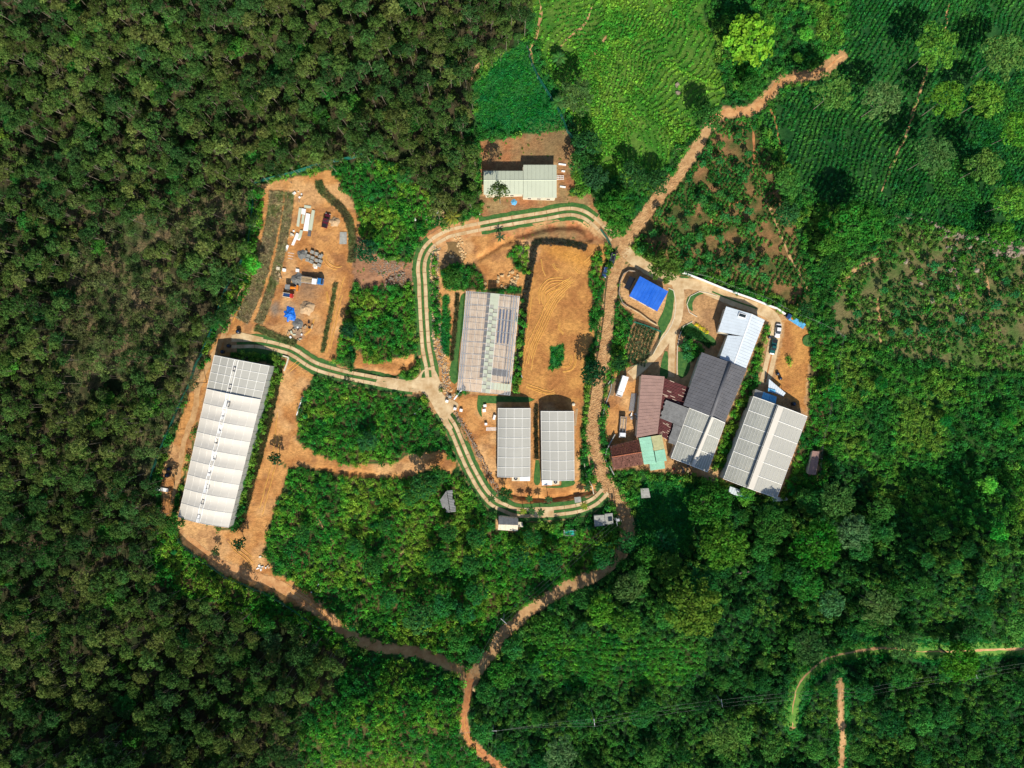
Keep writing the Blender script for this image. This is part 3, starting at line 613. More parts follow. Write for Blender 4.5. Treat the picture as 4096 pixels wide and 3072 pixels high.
# pale green house with a stepped gable roof
t = thing('pale_green_roofed_house', 'long house with a stepped pale green gable roof on cut red soil', 'house', base_at(H1, 4.2))
ze, zr = 4.2, 4.9
def gable(parent, x0, x1, yt, yb, yr, m, n, ze, zr):
    a, b_ = RW(x0, yt, ze), RW(x1, yt, ze); c, d = RW(x1, yr, zr), RW(x0, yr, zr); e, f_ = RW(x0, yb, ze), RW(x1, yb, ze)
    roof_face(parent, (a, b_, c, d), m, n, 5, .03); roof_face(parent, (e, f_, c, d), m, n, 5, .03); return d, c
d1 = gable(t, 1934.5, 2093, 683.6, 778.4, 720, M['palegreen'], 9, ze, zr); d2 = gable(t, 2093.6, 2226.8, 659.4, 791.3, 720, M['palegreen'], 8, ze, zr + .06)
ridge_cap(t, d1[0], d1[1], M['palegreen'], .22); ridge_cap(t, d2[0], d2[1], M['palegreen'], .24)
w2 = walls(t, H1, ze, M['cream'], .6)
for i_, t_ in ((4, .2), (4, .5), (4, .8), (6, .3), (6, .7), (3, .5)): opening(t, w2, i_, t_, 1.2, 1.0, 2.2, 'window', M['glass'])
opening(t, w2, 6, .5, 1.0, 0, 2.1, 'door', M['wood'])
# blue roof
t = thing('blue_roofed_house', 'small house with a bright blue corrugated roof beside the stone road', 'house', base_at(H2, 3.6))
q = [RW(*H2[3], 3.3), RW(*H2[2], 3.3), RW(*H2[1], 4.3), RW(*H2[0], 4.3)]
roof_face(t, q, M['blue'], 9, 4, .05); w2 = walls(t, H2, 3.3, M['cream'], .7)
opening(t, w2, 2, .3, 1.1, 1, 2.2, 'window', M['glass']); opening(t, w2, 2, .7, 1.0, 0, 2.1, 'door', M['wood'])
# black net frame by the blue house
q = [RW(x, y, 2.0) for x, y in ((2519, 1104), (2542.5, 1113.7), (2515.7, 1162), (2496, 1150))]
t = thing('shade_shelter', 'black shade net shelter tucked against the blue roofed house', 'shelter', (q[0][0], q[0][1], 0))
mb = MB(); mb.prism([(p[0], p[1]) for p in q], 1.95, 2.0); mb.build('net_roof', M['black'], t)
for p in q: mb = MB(); mb.tube([(p[0], p[1], 0), (p[0], p[1], 1.95)], .05); mb.build('post', M['steel'], t)
# white L-shaped roof
t = thing('white_roofed_hall', 'L-shaped hall with a bright white sheet roof and a roof hatch', 'hall', base_at(H3, 4.5))
rT, rB = (3007.7, 1255.7), (2935, 1456.7)
roof_face(t, [RW(*H3[2], 4.2), RW(*H3[3], 4.2), RW(*rB, 5.1), RW(*rT, 5.1)], M['whiteroof'], 17, 4, .045)
ml = lambda p, q_, t_: (p[0] + (q_[0] - p[0]) * t_, p[1] + (q_[1] - p[1]) * t_)
tL = .445
rM = ml(rT, rB, tL)
roof_face(t, [RW(*H3[0], 4.1), RW(*H3[6], 4.1), RW(*rM, 5.1), RW(*rT, 5.1)], M['whiteroof'], 8, 4, .045)
roof_face(t, [RW(*H3[5], 4.3), RW(*H3[4], 4.3), RW(*rB, 5.1), RW(*rM, 5.1)], M['whiteroof'], 9, 4, .045)
ridge_cap(t, RW(*rT, 5.12), RW(*rB, 5.12), M['white'], .25); w2 = walls(t, H3, 4.1, M['cream'], .7)
hc = RW(*Zm(2816, 1150, 512, 1269, (380, 278))[0], 5.0); a_ = -math.atan2(30, 103)
mb = MB(); mb.box(hc[0], hc[1], 4.7, 5.1, 2.7, 1.4, a_); o = mb.build('roof_hatch', M['white'], t); mb = MB(); mb.box(hc[0], hc[1], 5.0, 5.13, 2.3, 1.0, a_)
g = mb.build('hatch_glass', M['glass'], o, local=True); g.location = (-np.array(t.location)).tolist()
opening(t, w2, 2, .5, 1.5, 1, 2.4, 'window', M['glass']); opening(t, w2, 6, .4, 1.2, 0, 2.2, 'door', M['wood'])
# dark grey roof with a rounded ridge duct
t = thing('dark_grey_roofed_hall', 'big hall with a dark grey corrugated roof and a rounded ridge duct', 'hall', base_at(H4, 5))
rT, rB = (2912, 1446), (2838, 1661); rT2, rB2 = (2926, 1452), (2850, 1665)
roof_face(t, [RW(*H4[0], 4.4), RW(*H4[3], 4.4), RW(*rB, 5.9), RW(*rT, 5.9)], M['darkgrey'], 16, 3, .06)
roof_face(t, [RW(*H4[1], 4.4), RW(*H4[2], 4.4), RW(*rB2, 5.9), RW(*rT2, 5.9)], M['darkgrey'], 16, 3, .06)
mb = MB(); mb.tube([RW(2919, 1446, 5.9), RW(2845, 1666, 5.9)], .62, n=12); mb.build('ridge_duct', M['darkgrey'], t, smooth=True); walls(t, H4, 4.4, M['cream'], .8)
# pink-brown roof
t = thing('pink_roofed_shed', 'long shed with a faded pink brown corrugated roof beside the lorry yard', 'shed', base_at(H5, 4))
roof_face(t, [RW(*H5[0], 4.0), RW(*H5[3], 4.0), RW(*H5[2], 4.7), RW(*H5[1], 4.7)], M['pink'], 18, 3, .07); w2 = walls(t, H5, 4.0, M['cream'], .5)
opening(t, w2, 3, .3, 1.4, 1, 2.2, 'window', M['glass']); opening(t, w2, 3, .7, 1.6, 0, 2.4, 'door', M['wood'])
# maroon streaked roof
t = thing('maroon_roofed_shed', 'low shed with a maroon roof streaked by bleached sheets', 'shed', base_at(H6, 3))
roof_face(t, [RW(*H6[0], 3.5), RW(*H6[3], 3.5), RW(*H6[2], 3.0), RW(*H6[1], 3.0)], M['maroon'], 20, 2, .06)
for k in range(42):
    u, v = random.random(), random.random() * .8; l = random.uniform(.1, .3); w_ = random.uniform(.003, .009)
    A_ = lambda uu, vv: np.array(lerp(lerp(RW(*H6[0], 3.62), RW(*H6[3], 3.62), uu), lerp(RW(*H6[1], 3.12), RW(*H6[2], 3.12), uu), vv))
    V = [A_(u, v), A_(u, min(v + l, 1)), A_(u + w_, min(v + l, 1)), A_(u + w_, v)]
    if k in (0,): mbs = MB()
    mbs.add(V + [p - np.array((0, 0, .03)) for p in V], [(3, 2, 1, 0), (4, 5, 6, 7), (0, 1, 5, 4), (1, 2, 6, 5), (2, 3, 7, 6), (3, 0, 4, 7)])
tag(mbs.build('bleached_patches', M['rust'], t), kind='stuff'); walls(t, H6, 3.0, M['cream'], .4)
# grey corrugated lean-to over it
H7 = [(2664.5, 1599.4), (2757.3, 1633.8), (2733, 1696), (2702.8, 1781), (2670.5, 1769), (2694.7, 1694.3), (2640.3, 1672)]
t = thing('grey_lean_to', 'rusty grey corrugated lean-to over the maroon roof', 'shed', base_at(H7, 4))
roof_face(t, [RW(2664.5, 1599.4, 4.1), RW(2640.3, 1672, 4.1), RW(2729, 1708, 4.6), RW(2757.3, 1633.8, 4.6)], M['grey'], 10, 2, .09, jitter=.3)
roof_face(t, [RW(2694.7, 1694.3, 4.0), RW(2670.5, 1769, 4.0), RW(2702.8, 1781, 4.4), RW(2729, 1709, 4.4)], M['grey'], 10, 2, .09, jitter=.2)
for p in (H7[0], H7[1], H7[3], H7[4], H7[6]): p = RW(*p, 4.0); mb = MB(); mb.tube([(p[0], p[1], 0), (p[0], p[1], 3.95)], .08); mb.build('post', M['wood'], t)
# mint roof
t = thing('mint_roofed_house', 'house with a mint green sheet roof and a yellowed patch beside the tiled cottage', 'house', base_at(H9, 3.8))
z6 = lambda u, v, z: RW(2400 + u * 512 / 1269, 1700 + v * 512 / 1269, z)
roof_face(t, [z6(385, 130, 3.5), z6(437, 392, 3.5), z6(555, 380, 4.3), z6(502, 112, 4.3)], M['mint'], 8, 4, .05)
roof_face(t, [z6(612, 95, 3.6), z6(640, 236, 3.6), z6(538, 256, 4.35), z6(504, 112, 4.35)], M['yellowsheet'], 5, 4, .05)
roof_face(t, [z6(640, 238, 3.5), z6(662, 355, 3.5), z6(560, 372, 4.3), z6(540, 258, 4.3)], M['mint'], 4, 4, .05)
roof_face(t, [z6(492, 380, 3.3), z6(500, 452, 3.3), z6(646, 430, 3.3), z6(636, 358, 3.35)], M['mint'], 3, 4, .05); walls(t, H9, 3.2, M['cream'], .4)
# clay tile cottage: rows of tiles as real geometry
t = thing('clay_tiled_cottage', 'cottage with a dark clay tile gable roof where the drive meets the road', 'cottage', base_at(H10, 3.4))
def tile_rows(parent, a, b_, c, d, m, rows, cols, name):
    a, b_, c, d = [np.array(p, float) for p in (a, b_, c, d)]; mb = MB(); r_ = random.Random(3)
    for i in range(rows):
        for j in range(cols):
            if r_.random() < .02: continue
            u0, u1 = j / cols, (j + .9) / cols; v0, v1 = i / rows, (i + 1.12) / rows; u0 += r_.uniform(-.003, .003)
            f_ = lambda u, v: (a + (b_ - a) * u) * (1 - v) + (d + (c - d) * u) * v
            up = np.array((0, 0, .07 + r_.uniform(0, .05))); dn = np.array((0, 0, .0))
            V = [f_(u0, v0) + up, f_(u1, v0) + up, f_(u1, v1) + dn, f_(u0, v1) + dn, f_((u0 + u1) / 2, v0) + up * 2.0, f_((u0 + u1) / 2, v1) + dn + up * .6, f_(u0, v0), f_(u1, v0)]
            mb.add(V, [(0, 4, 5, 3), (4, 1, 2, 5), (6, 7, 1, 4, 0)])
    tag(mb.build(name, m, parent), kind='stuff')
tile_rows(t, z6(95, 212, 3.0), z6(388, 140, 3.0), z6(413, 268, 4.7), z6(118, 316, 4.7), M['tile'], 9, 44, 'roof_tiles')
tile_rows(t, z6(130, 445, 3.0), z6(432, 392, 3.0), z6(413, 268, 4.7), z6(118, 316, 4.7), M['tile_lit'], 9, 44, 'roof_tiles')
a_, b_ = np.array(z6(116, 317, 4.75)), np.array(z6(415, 268, 4.75))
for k in range(16): mb = MB(); mb.tube([a_ + (b_ - a_) * k / 16, a_ + (b_ - a_) * (k + .95) / 16 + np.array((0, 0, .04))], .17, .15, n=8); mb.build('ridge_tile', M['ridge'], t)
w2 = walls(t, H10, 2.9, M['cream'], .6); opening(t, w2, 2, .5, 1, 0, 2, 'door', M['wood'])
# grey shed right
t = thing('grey_field_shed', 'narrow grey corrugated shed alone in the scrub right of the big greenhouse', 'shed', base_at(H12, 2.6))
roof_face(t, [RW(*H12[3], 2.5), RW(*H12[0], 2.5), RW(*H12[1], 2.9), RW(*H12[2], 2.9)][:4], M['grey'], 1, 1, .0, th=.02)
roof_face(t, [RW(*H12[0], 2.56), RW(*H12[3], 2.56), RW(*H12[2], 2.96), RW(*H12[1], 2.96)], M['pink'], 12, 2, .08); walls(t, H12, 2.4, M['cream'], .3)
# roadside shed with two-tone roof
t = thing('roadside_shed', 'small shed with grey and cream gable roof at the south edge of the drive', 'shed', base_at(H13, 3))
z5 = lambda u, v, z: RW(1940 + u * 512 / 1269, 1750 + v * 512 / 1269, z)
roof_face(t, [z5(135, 782, 2.6), z5(330, 802, 2.6), z5(329, 868, 3.6), z5(133, 862, 3.6)], M['grey'], 8, 2, .07); roof_face(t, [z5(128, 915, 2.6), z5(325, 928, 2.6), z5(329, 868, 3.6), z5(133, 862, 3.6)], M['cream'], 8, 2, .07); walls(t, H13, 2.6, M['cream'], .3)
def boxthing(name, label, cat, poly, z0, z1, m, group=None, parts=()):
    W3 = [RW(p[0], p[1], z1) for p in poly]; c = np.mean(np.array(W3), 0); t = thing(name, label, cat, (float(c[0]), float(c[1]), z0), group)
    mb = MB(); mb.prism([(p[0], p[1]) for p in W3], z0, z1 - .12); mb.build('body', m, t)
    mb = MB(); mb.prism(inset([(p[0], p[1]) for p in W3], -.08), z1 - .12, z1); mb.build('lid', m, t); return t
zz5 = lambda *p: Zm(1940, 1750, 512, 1269, *p)
boxthing('water_tank_box', 'small cream concrete box against the roadside shed', 'tank', zz5((330, 840), (372, 840), (375, 886), (331, 886)), 0, 1.8, M['cream'])
# hut in the bushes
t = thing('bush_hut', 'weathered grey sheet hut half swallowed by bushes', 'hut', base_at(H14, 2.8))
roof_face(t, [RW(1757, 2004, 2.6), RW(1790, 2050, 2.5), RW(1800, 2050, 3.3), RW(1786, 1962, 3.3)], M['grey'], 7, 2, .08, jitter=.4); roof_face(t, [RW(1806, 1960, 2.7), RW(1823, 2047, 2.7), RW(1802, 2049, 3.3), RW(1788, 1962, 3.3)], M['grey'], 7, 2, .08, jitter=.3)
walls(t, [(1775, 1985), (1806, 1965), (1820, 2045), (1792, 2045)], 2.4, M['wood'], .3)
# water tanks by the lower road
boxthing('concrete_tank', 'larger square concrete tank by the shaded road', 'tank', T(2, 2, (710, 1140), (797, 1133), (803, 1222), (715, 1230)), 0, 2.2, M['concrete_grey'])
t = boxthing('concrete_tank', 'smaller square concrete tank with a dark hatch beside the pole', 'tank', T(2, 2, (803, 1124), (868, 1118), (875, 1207), (808, 1213)), 0, 2.3, M['concrete_grey'])
c = RW(*T(2, 2, (848, 1168))[0], 2.4); mb = MB(); mb.box(c[0], c[1], 2.31, 2.6, 1.4, 1.3, .1); mb.build('hatch', M['glass'], t)
p4 = T(2, 2, (447, 1260), (555, 1263), (555, 1313), (447, 1311)); W3 = [RW(*p, 1.2) for p in p4]; c = np.mean(np.array(W3), 0)
t = thing('fish_tank', 'open tank of teal water in the shade below the drive', 'tank', (float(c[0]), float(c[1]), 0))
ou = [(p[0], p[1]) for p in W3]; inn = inset(ou, .32)
for i in range(4):
    mb = MB(); mb.prism([ou[i], ou[(i + 1) % 4], inn[(i + 1) % 4], inn[i]], 0, 1.3); mb.build('tank_wall', M['concrete_grey'], t)
mb = MB(); mb.prism(inn, 0, 1.05); mb.build('water', M['teal'], t)
for k in range(3): mb = MB(); mb.box(c[0] - 1.6 + 1.5 * k, c[1], 1.06, 1.12, .1, 1.8); mb.build('cross_bar', M['steel'], t)
t = boxthing('pump_house', 'dim white box with a dark rim in the shaded hollow', 'pump house', T(2, 2, (1112, 905), (1180, 903), (1195, 980), (1120, 985)), 0, 1.8, M['concrete_grey'])
boxthing('pallet_platform', 'grey concrete cover on the terrace above the grass strip', 'cover', T(2, 2, (540, 980), (592, 975), (598, 1020), (545, 1025)), 0, .6, M['concrete_grey'])

# ---- greenhouses
def vault(t, Q, eave, rise, n, m_, mats, ribs=True, sag=0., power=1., rw=.09, panel='roof_panel'):
    TL, TR, BR, BL = [np.array(RW(*p, eave)) for p in Q]
    def f_(u, v):      # u along, v across
        p = (TL * (1 - v) + TR * v) * (1 - u) + (BL * (1 - v) + BR * v) * u
        s_ = max(0, math.sin(math.pi * v)) ** power
        return p + np.array((0, 0, rise * s_ + sag * math.cos(2 * math.pi * u * n) * (.35 + s_ * .65)))
    for i in range(n):
        for j in range(m_):
            V = []; F = []; a, b_ = 5, 4
            for x in range(a):
                for y in range(b_): V.append(f_((i + x / (a - 1) * .995) / n, (j + y / (b_ - 1) * .99) / m_))
            F = [(x * b_ + y, (x + 1) * b_ + y, (x + 1) * b_ + y + 1, x * b_ + y + 1) for x in range(a - 1) for y in range(b_ - 1)]
            newobj(panel, V, F, mats(i, j), t, True)
    if ribs:
        for i in range(n + 1):
            mb = MB(); mb.tube([f_(min(i / n, .999), k / 12) + np.array((0, 0, .05)) for k in range(13)], rw, n=4); mb.build('rib', M['rib'], t)
        for j in range(m_ + 1):
            mb = MB(); mb.tube([f_(k / 24, j / m_) + np.array((0, 0, .05)) for k in range(25)], rw * .8, n=4); mb.build('rail', M['rib'], t)
    return f_
def gh_walls(t, Q, eave, m, n):
    W3 = [np.array(RW(*p, eave)) for p in Q]
    for i in range(4):
        a, b_ = W3[i], W3[(i + 1) % 4]; k_ = n if i in (1, 3) else max(3, n // 2); c = np.mean(W3, 0)
        for k in range(k_):
            p, q = a + (b_ - a) * k / k_, a + (b_ - a) * (k + .98) / k_; ins_ = (c - p) / np.linalg.norm(c - p) * .15
            newobj('side_panel', [(p[0], p[1], .1), (q[0], q[1], .1), (q[0], q[1], eave), (p[0], p[1], eave)], [(0, 1, 2, 3)], m, t)
            mb = MB(); mb.tube([(p[0], p[1], -.2), (p[0], p[1], eave)], .06, n=5); mb.build('post', M['steel'], t)
t = thing('long_white_greenhouse', 'very long vaulted greenhouse of white film left of the dirt strip', 'greenhouse', base_at(G1, 5.5))
# greyer north end and whiter sagging south part share one frame
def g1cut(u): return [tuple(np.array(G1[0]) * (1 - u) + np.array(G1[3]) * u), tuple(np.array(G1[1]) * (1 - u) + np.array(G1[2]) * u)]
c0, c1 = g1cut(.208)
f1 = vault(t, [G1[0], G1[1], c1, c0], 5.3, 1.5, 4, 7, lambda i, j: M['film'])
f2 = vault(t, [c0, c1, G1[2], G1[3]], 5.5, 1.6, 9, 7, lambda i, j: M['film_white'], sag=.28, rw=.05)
for i, (u, v, ff) in enumerate([(.28, .44, f1), (.80, .44, f1), (.08, .48, f2), (.16, .42, f2), (.27, .45, f2), (.37, .42, f2), (.49, .46, f2), (.60, .42, f2), (.72, .46, f2), (.84, .43, f2), (.955, .42, f2)]):
    p = ff(u, v); q = ff(min(u + .03, 1), v); a_ = math.atan2(q[1] - p[1], q[0] - p[0]); mb = MB()
    for s1, s2, lx, ly in ((0, .42, 1.5, .14), (0, -.42, 1.5, .14), (.72, 0, .14, .95), (-.72, 0, .14, .95)):
        mb.box(p[0] + s1 * math.cos(a_) - s2 * math.sin(a_), p[1] + s1 * math.sin(a_) + s2 * math.cos(a_), p[2] + .02, p[2] + .3, lx, ly, a_)
    o = mb.build('roof_vent', M['darkgrey'], t)
for ff, us in ((f1, (0, .99)), (f2, (0, .995))):
    for v in (.40, .47):
        mb = MB(); mb.tube([ff(us[0] + (us[1] - us[0]) * k / 20, v) + np.array((0, 0, .12)) for k in range(21)], .16, n=4); mb.build('ridge_rail', M['rib'], t)
for u in (.05, .13, .24, .45, .57, .7, .93):
    V = [f2(min(u + a_ * .035, 1), .405 + b_ * .012) + np.array((0, 0, .1)) for a_ in range(3) for b_ in range(5)]
    newobj('vent_cover', V, [(x * 5 + y, (x + 1) * 5 + y, (x + 1) * 5 + y + 1, x * 5 + y + 1) for x in range(2) for y in range(4)], M['white'], t)
gh_walls(t, G1, 5.2, M['net'], 22)
# twin film houses
for Q, lb_ in ((G3, 'left one of two grey film greenhouses, roof flecked by a tree shadow at the foot'), (G4, 'right one of two grey film greenhouses, next to the stone road')):
    t = thing('film_greenhouse', lb_, 'greenhouse', base_at(Q, 3.8), 'two small film greenhouses'); vault(t, Q, 3.6, 1.5, 7, 4, lambda i, j: M['film'], power=.8); gh_walls(t, Q, 3.55, M['net'], 7)
    x0 = Q[3][0]; y0 = Q[3][1]
t_ = (('white_cooling_box', 'white box at the south end of the right film greenhouse', zz5((565, 427), (663, 427), (663, 472), (567, 475))), ('white_cooling_box', 'white box at the south end of the left film greenhouse', zz5((347, 390), (445, 390), (445, 430), (347, 430))))
for nm, lb_, poly in t_: boxthing(nm, lb_, 'box', poly, 0, 2.2, M['white'])
for lb_, (u, v) in (('round fan housing on a cream slab by the right film greenhouse', (700, 440)), ('round fan housing on a cream slab by the left film greenhouse', (305, 405))):
    p = z5(u, v, 1.2); t = thing('fan', lb_, 'fan', (p[0], p[1], 0)); mb = MB(); mb.box(p[0], p[1] - .3, 0, .25, 2.7, 1.5); mb.build('slab', M['cream'], t)
    mb = MB(); mb.tube([(p[0], p[1], .25), (p[0], p[1], 1.2)], .65, n=14); mb.build('drum', M['black'], t); mb = MB(); mb.tube([(p[0], p[1], 1.2), (p[0], p[1], 1.35)], .22, n=8); mb.build('hub', M['steel'], t)
# big right-hand greenhouse: two slopes with a step at the ridge
def ridge_house(nm, lb_, Q, rt, rb, ze, zr, n, m_, step, matW, matE):
    t = thing(nm, lb_, 'greenhouse', base_at(Q, ze)); TL, TR, BR, BL = Q
    for side in (0, 1):
        a, b_ = (TL, BL) if side == 0 else (TR, BR); zz = zr + (step if side else 0)
        off = np.array((0., 0, 0)); A0, A1 = np.array(RW(*a, ze)), np.array(RW(*b_, ze)); R0, R1 = np.array(RW(*rt, zz)), np.array(RW(*rb, zz))
        if side: 
            d0 = (R0 - A0) * .10; R0 = R0 + d0 * .2; R1 = R1 + (R1 - A1) * .02
        def f_(u, v): 
            p = (A0 * (1 - u) + A1 * u) * (1 - v) + (R0 * (1 - u) + R1 * u) * v
            return p + np.array((0, 0, .35 * math.sin(math.pi * v)))
        for i in range(n):
            for j in range(m_):
                V = [f_((i + x * .994) / n, (j + y / 2 * .985) / m_) for x in range(2) for y in range(3)]
                newobj('roof_panel', V, [(0, 3, 4, 1), (1, 4, 5, 2)], matE if side else matW, t, True)
        for i in range(n + 1): mb = MB(); mb.tube([f_(i / n, k / 6) + np.array((0, 0, .05)) for k in range(7)], .12, n=4); mb.build('rib', M['rib'], t)
        for j in range(m_ + 1): mb = MB(); mb.tube([f_(0, j / m_) + np.array((0, 0, .05)), f_(1, j / m_) + np.array((0, 0, .05))], .045 if j else .1, n=4); mb.build('purlin', M['rib'], t)
        for i in range(n):   # wire braces seen through the film
            mb = MB(); mb.tube([f_((i + .15) / n, .15) + (0, 0, .03), f_((i + .85) / n, .85) + (0, 0, .03)], .025, n=3); mb.build('brace', M['grey'], t)
            mb = MB(); mb.tube([f_((i + .85) / n, .15) + (0, 0, .03), f_((i + .15) / n, .85) + (0, 0, .03)], .025, n=3); mb.build('brace', M['grey'], t)
        if side:
            V = [R0, R1, R1 - np.array((0, 0, step)), R0 - np.array((0, 0, step))]; newobj('ridge_gap_shade', V, [(0, 1, 2, 3)], M['grey'], t)  # darker sheet across the step stands in for the gap's shadow
            V = [f_(0, .80) + (0, 0, .1), f_(1, .80) + (0, 0, .1), f_(1, .98) + (0, 0, .25), f_(0, .98) + (0, 0, .25)]; newobj('ridge_film', V, [(0, 1, 2, 3)], M['film_white'], t)
    gh_walls(t, Q, ze, M['net'], n * 2); return t
ridge_house('large_greenhouse', 'large grey plastic greenhouse with a raised ridge at the right end', H11, (3112, 1621), (2991, 1951), 4.6, 6.6, 6, 8, .9, M['polycarb'], M['film'])
ridge_house('plastic_roofed_house', 'fogged plastic greenhouse attached south of the dark grey hall', H8, (2846, 1667), (2765, 1862), 4.2, 5.8, 3, 7, .7, M['polycarb'], M['polycarb'])
t = thing('blue_annex', 'grey and light blue sheet annex at the top of the large greenhouse', 'annex', base_at(Zm(2816, 1500, 512, 1269, (510, 140), (722, 215), (712, 280), (495, 210)), 3))
z4 = lambda u, v, z: RW(2816 + u * 512 / 1269, 1500 + v * 512 / 1269, z)
roof_face(t, [z4(510, 140, 3.4), z4(590, 168, 3.4), z4(568, 236, 3.8), z4(492, 208, 3.8)], M['grey'], 3, 2, .05); roof_face(t, [z4(590, 168, 3.4), z4(722, 215, 3.4), z4(712, 282, 3.8), z4(568, 236, 3.8)], M['ltblue'], 4, 2, .05)
walls(t, Zm(2816, 1500, 512, 1269, (510, 140), (722, 215), (712, 280), (495, 210)), 3.3, M['cream'], .3)
t = thing('white_canopy', 'triangular canopy of white and pale blue sheets by the black tanks', 'canopy', (*z4(700, 130, 0)[:2], 0))
cz = [z4(645, 40, 2.8), z4(810, 180, 2.8), z4(785, 212, 2.6), z4(636, 150, 2.6)]
roof_face(t, [cz[0], cz[1], cz[2], cz[3]], M['whiteroof'], 8, 1, .05); roof_face(t, [z4(636, 130, 2.95), z4(712, 150, 2.95), z4(705, 180, 2.9), z4(636, 160, 2.9)], M['ltblue'], 3, 1, .04)
for p in cz: mb = MB(); mb.tube([(p[0], p[1], 0), (p[0], p[1], 2.7)], .06); mb.build('post', M['steel'], t)

# clear greenhouse under construction
t = thing('clear_greenhouse', 'see-through greenhouse frame with bare floor and a striped ridge, still being built', 'greenhouse', base_at(G2, 4))
ground_q = [np.array(RW(*p, 4.0)) for p in G2]
newobj('floor', [(p[0], p[1], .09) for p in ground_q][::-1], [(0, 1, 2, 3)], M['palefloor'], t)
def g2(u, v, z=.0):    # u down, v across
    p = (ground_q[0] * (1 - v) + ground_q[1] * v) * (1 - u) + (ground_q[3] * (1 - v) + ground_q[2] * v) * u; return np.array((p[0], p[1], z))
for side in (0, 1):
    v0, v1 = (0, .46) if side == 0 else (1, .62)
    for i in range(8):
        for j in range(4):
            a = v0 + (v1 - v0) * j / 4; b_ = v0 + (v1 - v0) * (j + 1) / 4; za, zb = 3.6 + 1.1 * math.sin(j / 4 * 1.5), 3.6 + 1.1 * math.sin((j + 1) / 4 * 1.5)
            newobj('clear_panel', [g2(i / 8, a, za), g2((i + .99) / 8, a, za), g2((i + .99) / 8, b_, zb), g2(i / 8, b_, zb)], [(0, 1, 2, 3)], M['clearfilm'], t)
    for j in range(5):
        v = v0 + (v1 - v0) * j / 4; z = 3.62 + 1.1 * math.sin(j / 4 * 1.5); mb = MB(); mb.tube([g2(0, v, z), g2(1, v, z)], .03 if j % 4 else .08, n=4); mb.build('purlin', M['rib'], t)
    for v in ((.035, .075) if side == 0 else (.90, .955)):   # rolled up side film
        mb = MB(); mb.tube([g2(0, v, 3.3), g2(1, v, 3.3)], .16, n=6); mb.build('rolled_film', M['steel'], t)
for i in range(9):
    mb = MB(); mb.tube([g2(i / 8, 0, 3.6), g2(i / 8, .46, 4.6), g2(i / 8, .62, 4.6), g2(i / 8, 1, 3.6)], .07, n=4); mb.build('truss', M['steel'], t)
    for v in (0, .25, .5, .75, 1): mb = MB(); mb.tube([g2(i / 8, v, 0), g2(i / 8, v, 3.6)], .06, n=5); mb.build('post', M['steel'], t)
    mb = MB(); mb.tube([g2(i / 8, .02, 2.6), g2(i / 8, .98, 2.6)], .06, n=4); mb.build('cross_beam', M['darkgrey'], t)
for c_ in (0, 1):
    for i in range(26):
        if (i + c_) % 2 and i > 2: 
            mb = MB(); a_, b_, q, w_ = g2(i / 26, .462 + c_ * .08, 4.70), g2((i + .96) / 26, .462 + c_ * .08, 4.70), g2((i + .96) / 26, .535 + c_ * .08, 4.75), g2(i / 26, .535 + c_ * .08, 4.75)
            newobj('ridge_louvre', [a_, b_, q, w_], [(0, 1, 2, 3)], M['polycarb'], t); continue
        a_, b_, q, w_ = g2(i / 26, .455 + c_ * .08, 4.85), g2((i + .98) / 26, .455 + c_ * .08, 4.85), g2((i + .98) / 26, .535 + c_ * .08, 4.95), g2(i / 26, .535 + c_ * .08, 4.95)
        newobj('ridge_sheet', [a_, b_, q, w_], [(0, 1, 2, 3)], M['palegreen'], t)
for k in range(4):
    v = .665 + k * .065; mb = MB()
    for i in range(22): p = g2(.15 + i * .0155, v, 0); mb.box(p[0], p[1], .1, .5, .62, .42)
    ben = tag(thing('seedling_bench', 'dark tray row %s on the floor of the clear greenhouse' % ['next to its striped ridge', 'second from its striped ridge', 'third from its striped ridge', 'nearest its east side'][k], 'bench', g2(.3, v, .09), 'seedling tray rows in the clear greenhouse'))
    mb.build('tray_row', M['paint_navy'], ben)
for i in range(8):
    p = g2(.90 + random.uniform(-.01, .01), .5 + i * .06, 4.5)
    a_, b_, q, w_ = g2(.89, .5 + i * .062, 4.72), g2(.96, .5 + i * .062, 4.72), g2(.96, .558 + i * .062, 4.66 - i * .05), g2(.89, .558 + i * .062, 4.66 - i * .05)
    newobj('roof_sheet', [a_, b_, q, w_], [(0, 1, 2, 3)], M['palegreen'], t)

# ------------------------------------------------------------------ plants
def cloud_mesh(name, cen, nrm, size, lv, bark=None, aspect=.6, seed=0, mats=None, round_=False):
    """leaf mesh: one folded diamond per leaf spray; optional bark (verts, faces) appended"""
    r = np.random.default_rng(seed); n = len(cen)
    nrm = nrm / (np.linalg.norm(nrm, axis=1)[:, None] + 1e-9)
    ref = r.normal(size=(n, 3)); u = np.cross(nrm, ref); u /= (np.linalg.norm(u, axis=1)[:, None] + 1e-9); v = np.cross(nrm, u)
    s = (size * r.uniform(.6, 1.35, n))[:, None]
    V = np.stack([cen + u * s, cen + v * s * aspect + nrm * s * .18, cen - u * s * .9, cen - v * s * aspect + nrm * s * .18], 1).reshape(-1, 3)
    F = np.arange(4 * n).reshape(n, 4)
    nb = 0; BV = np.zeros((0, 3)); BF = []
    if bark: BV = np.array(bark.v); BF = [tuple(4 * n + i for i in f) for f in bark.f]
    me = bpy.data.meshes.new(name); me.from_pydata(np.concatenate([V, BV]).tolist() if len(BV) else V.tolist(), [], [tuple(x) for x in F.tolist()] + BF); me.update()
    a = me.attributes.new('lv', 'FLOAT', 'FACE'); vals = np.zeros(len(me.polygons)); vals[:n] = lv; a.data.foreach_set('value', vals)
    me.materials.append(M['leaf']); me.materials.append(M['pale_bark'] if mats is None else mats)
    mi = np.zeros(len(me.polygons), np.int32); mi[n:] = 1; me.polygons.foreach_set('material_index', mi)
    return me
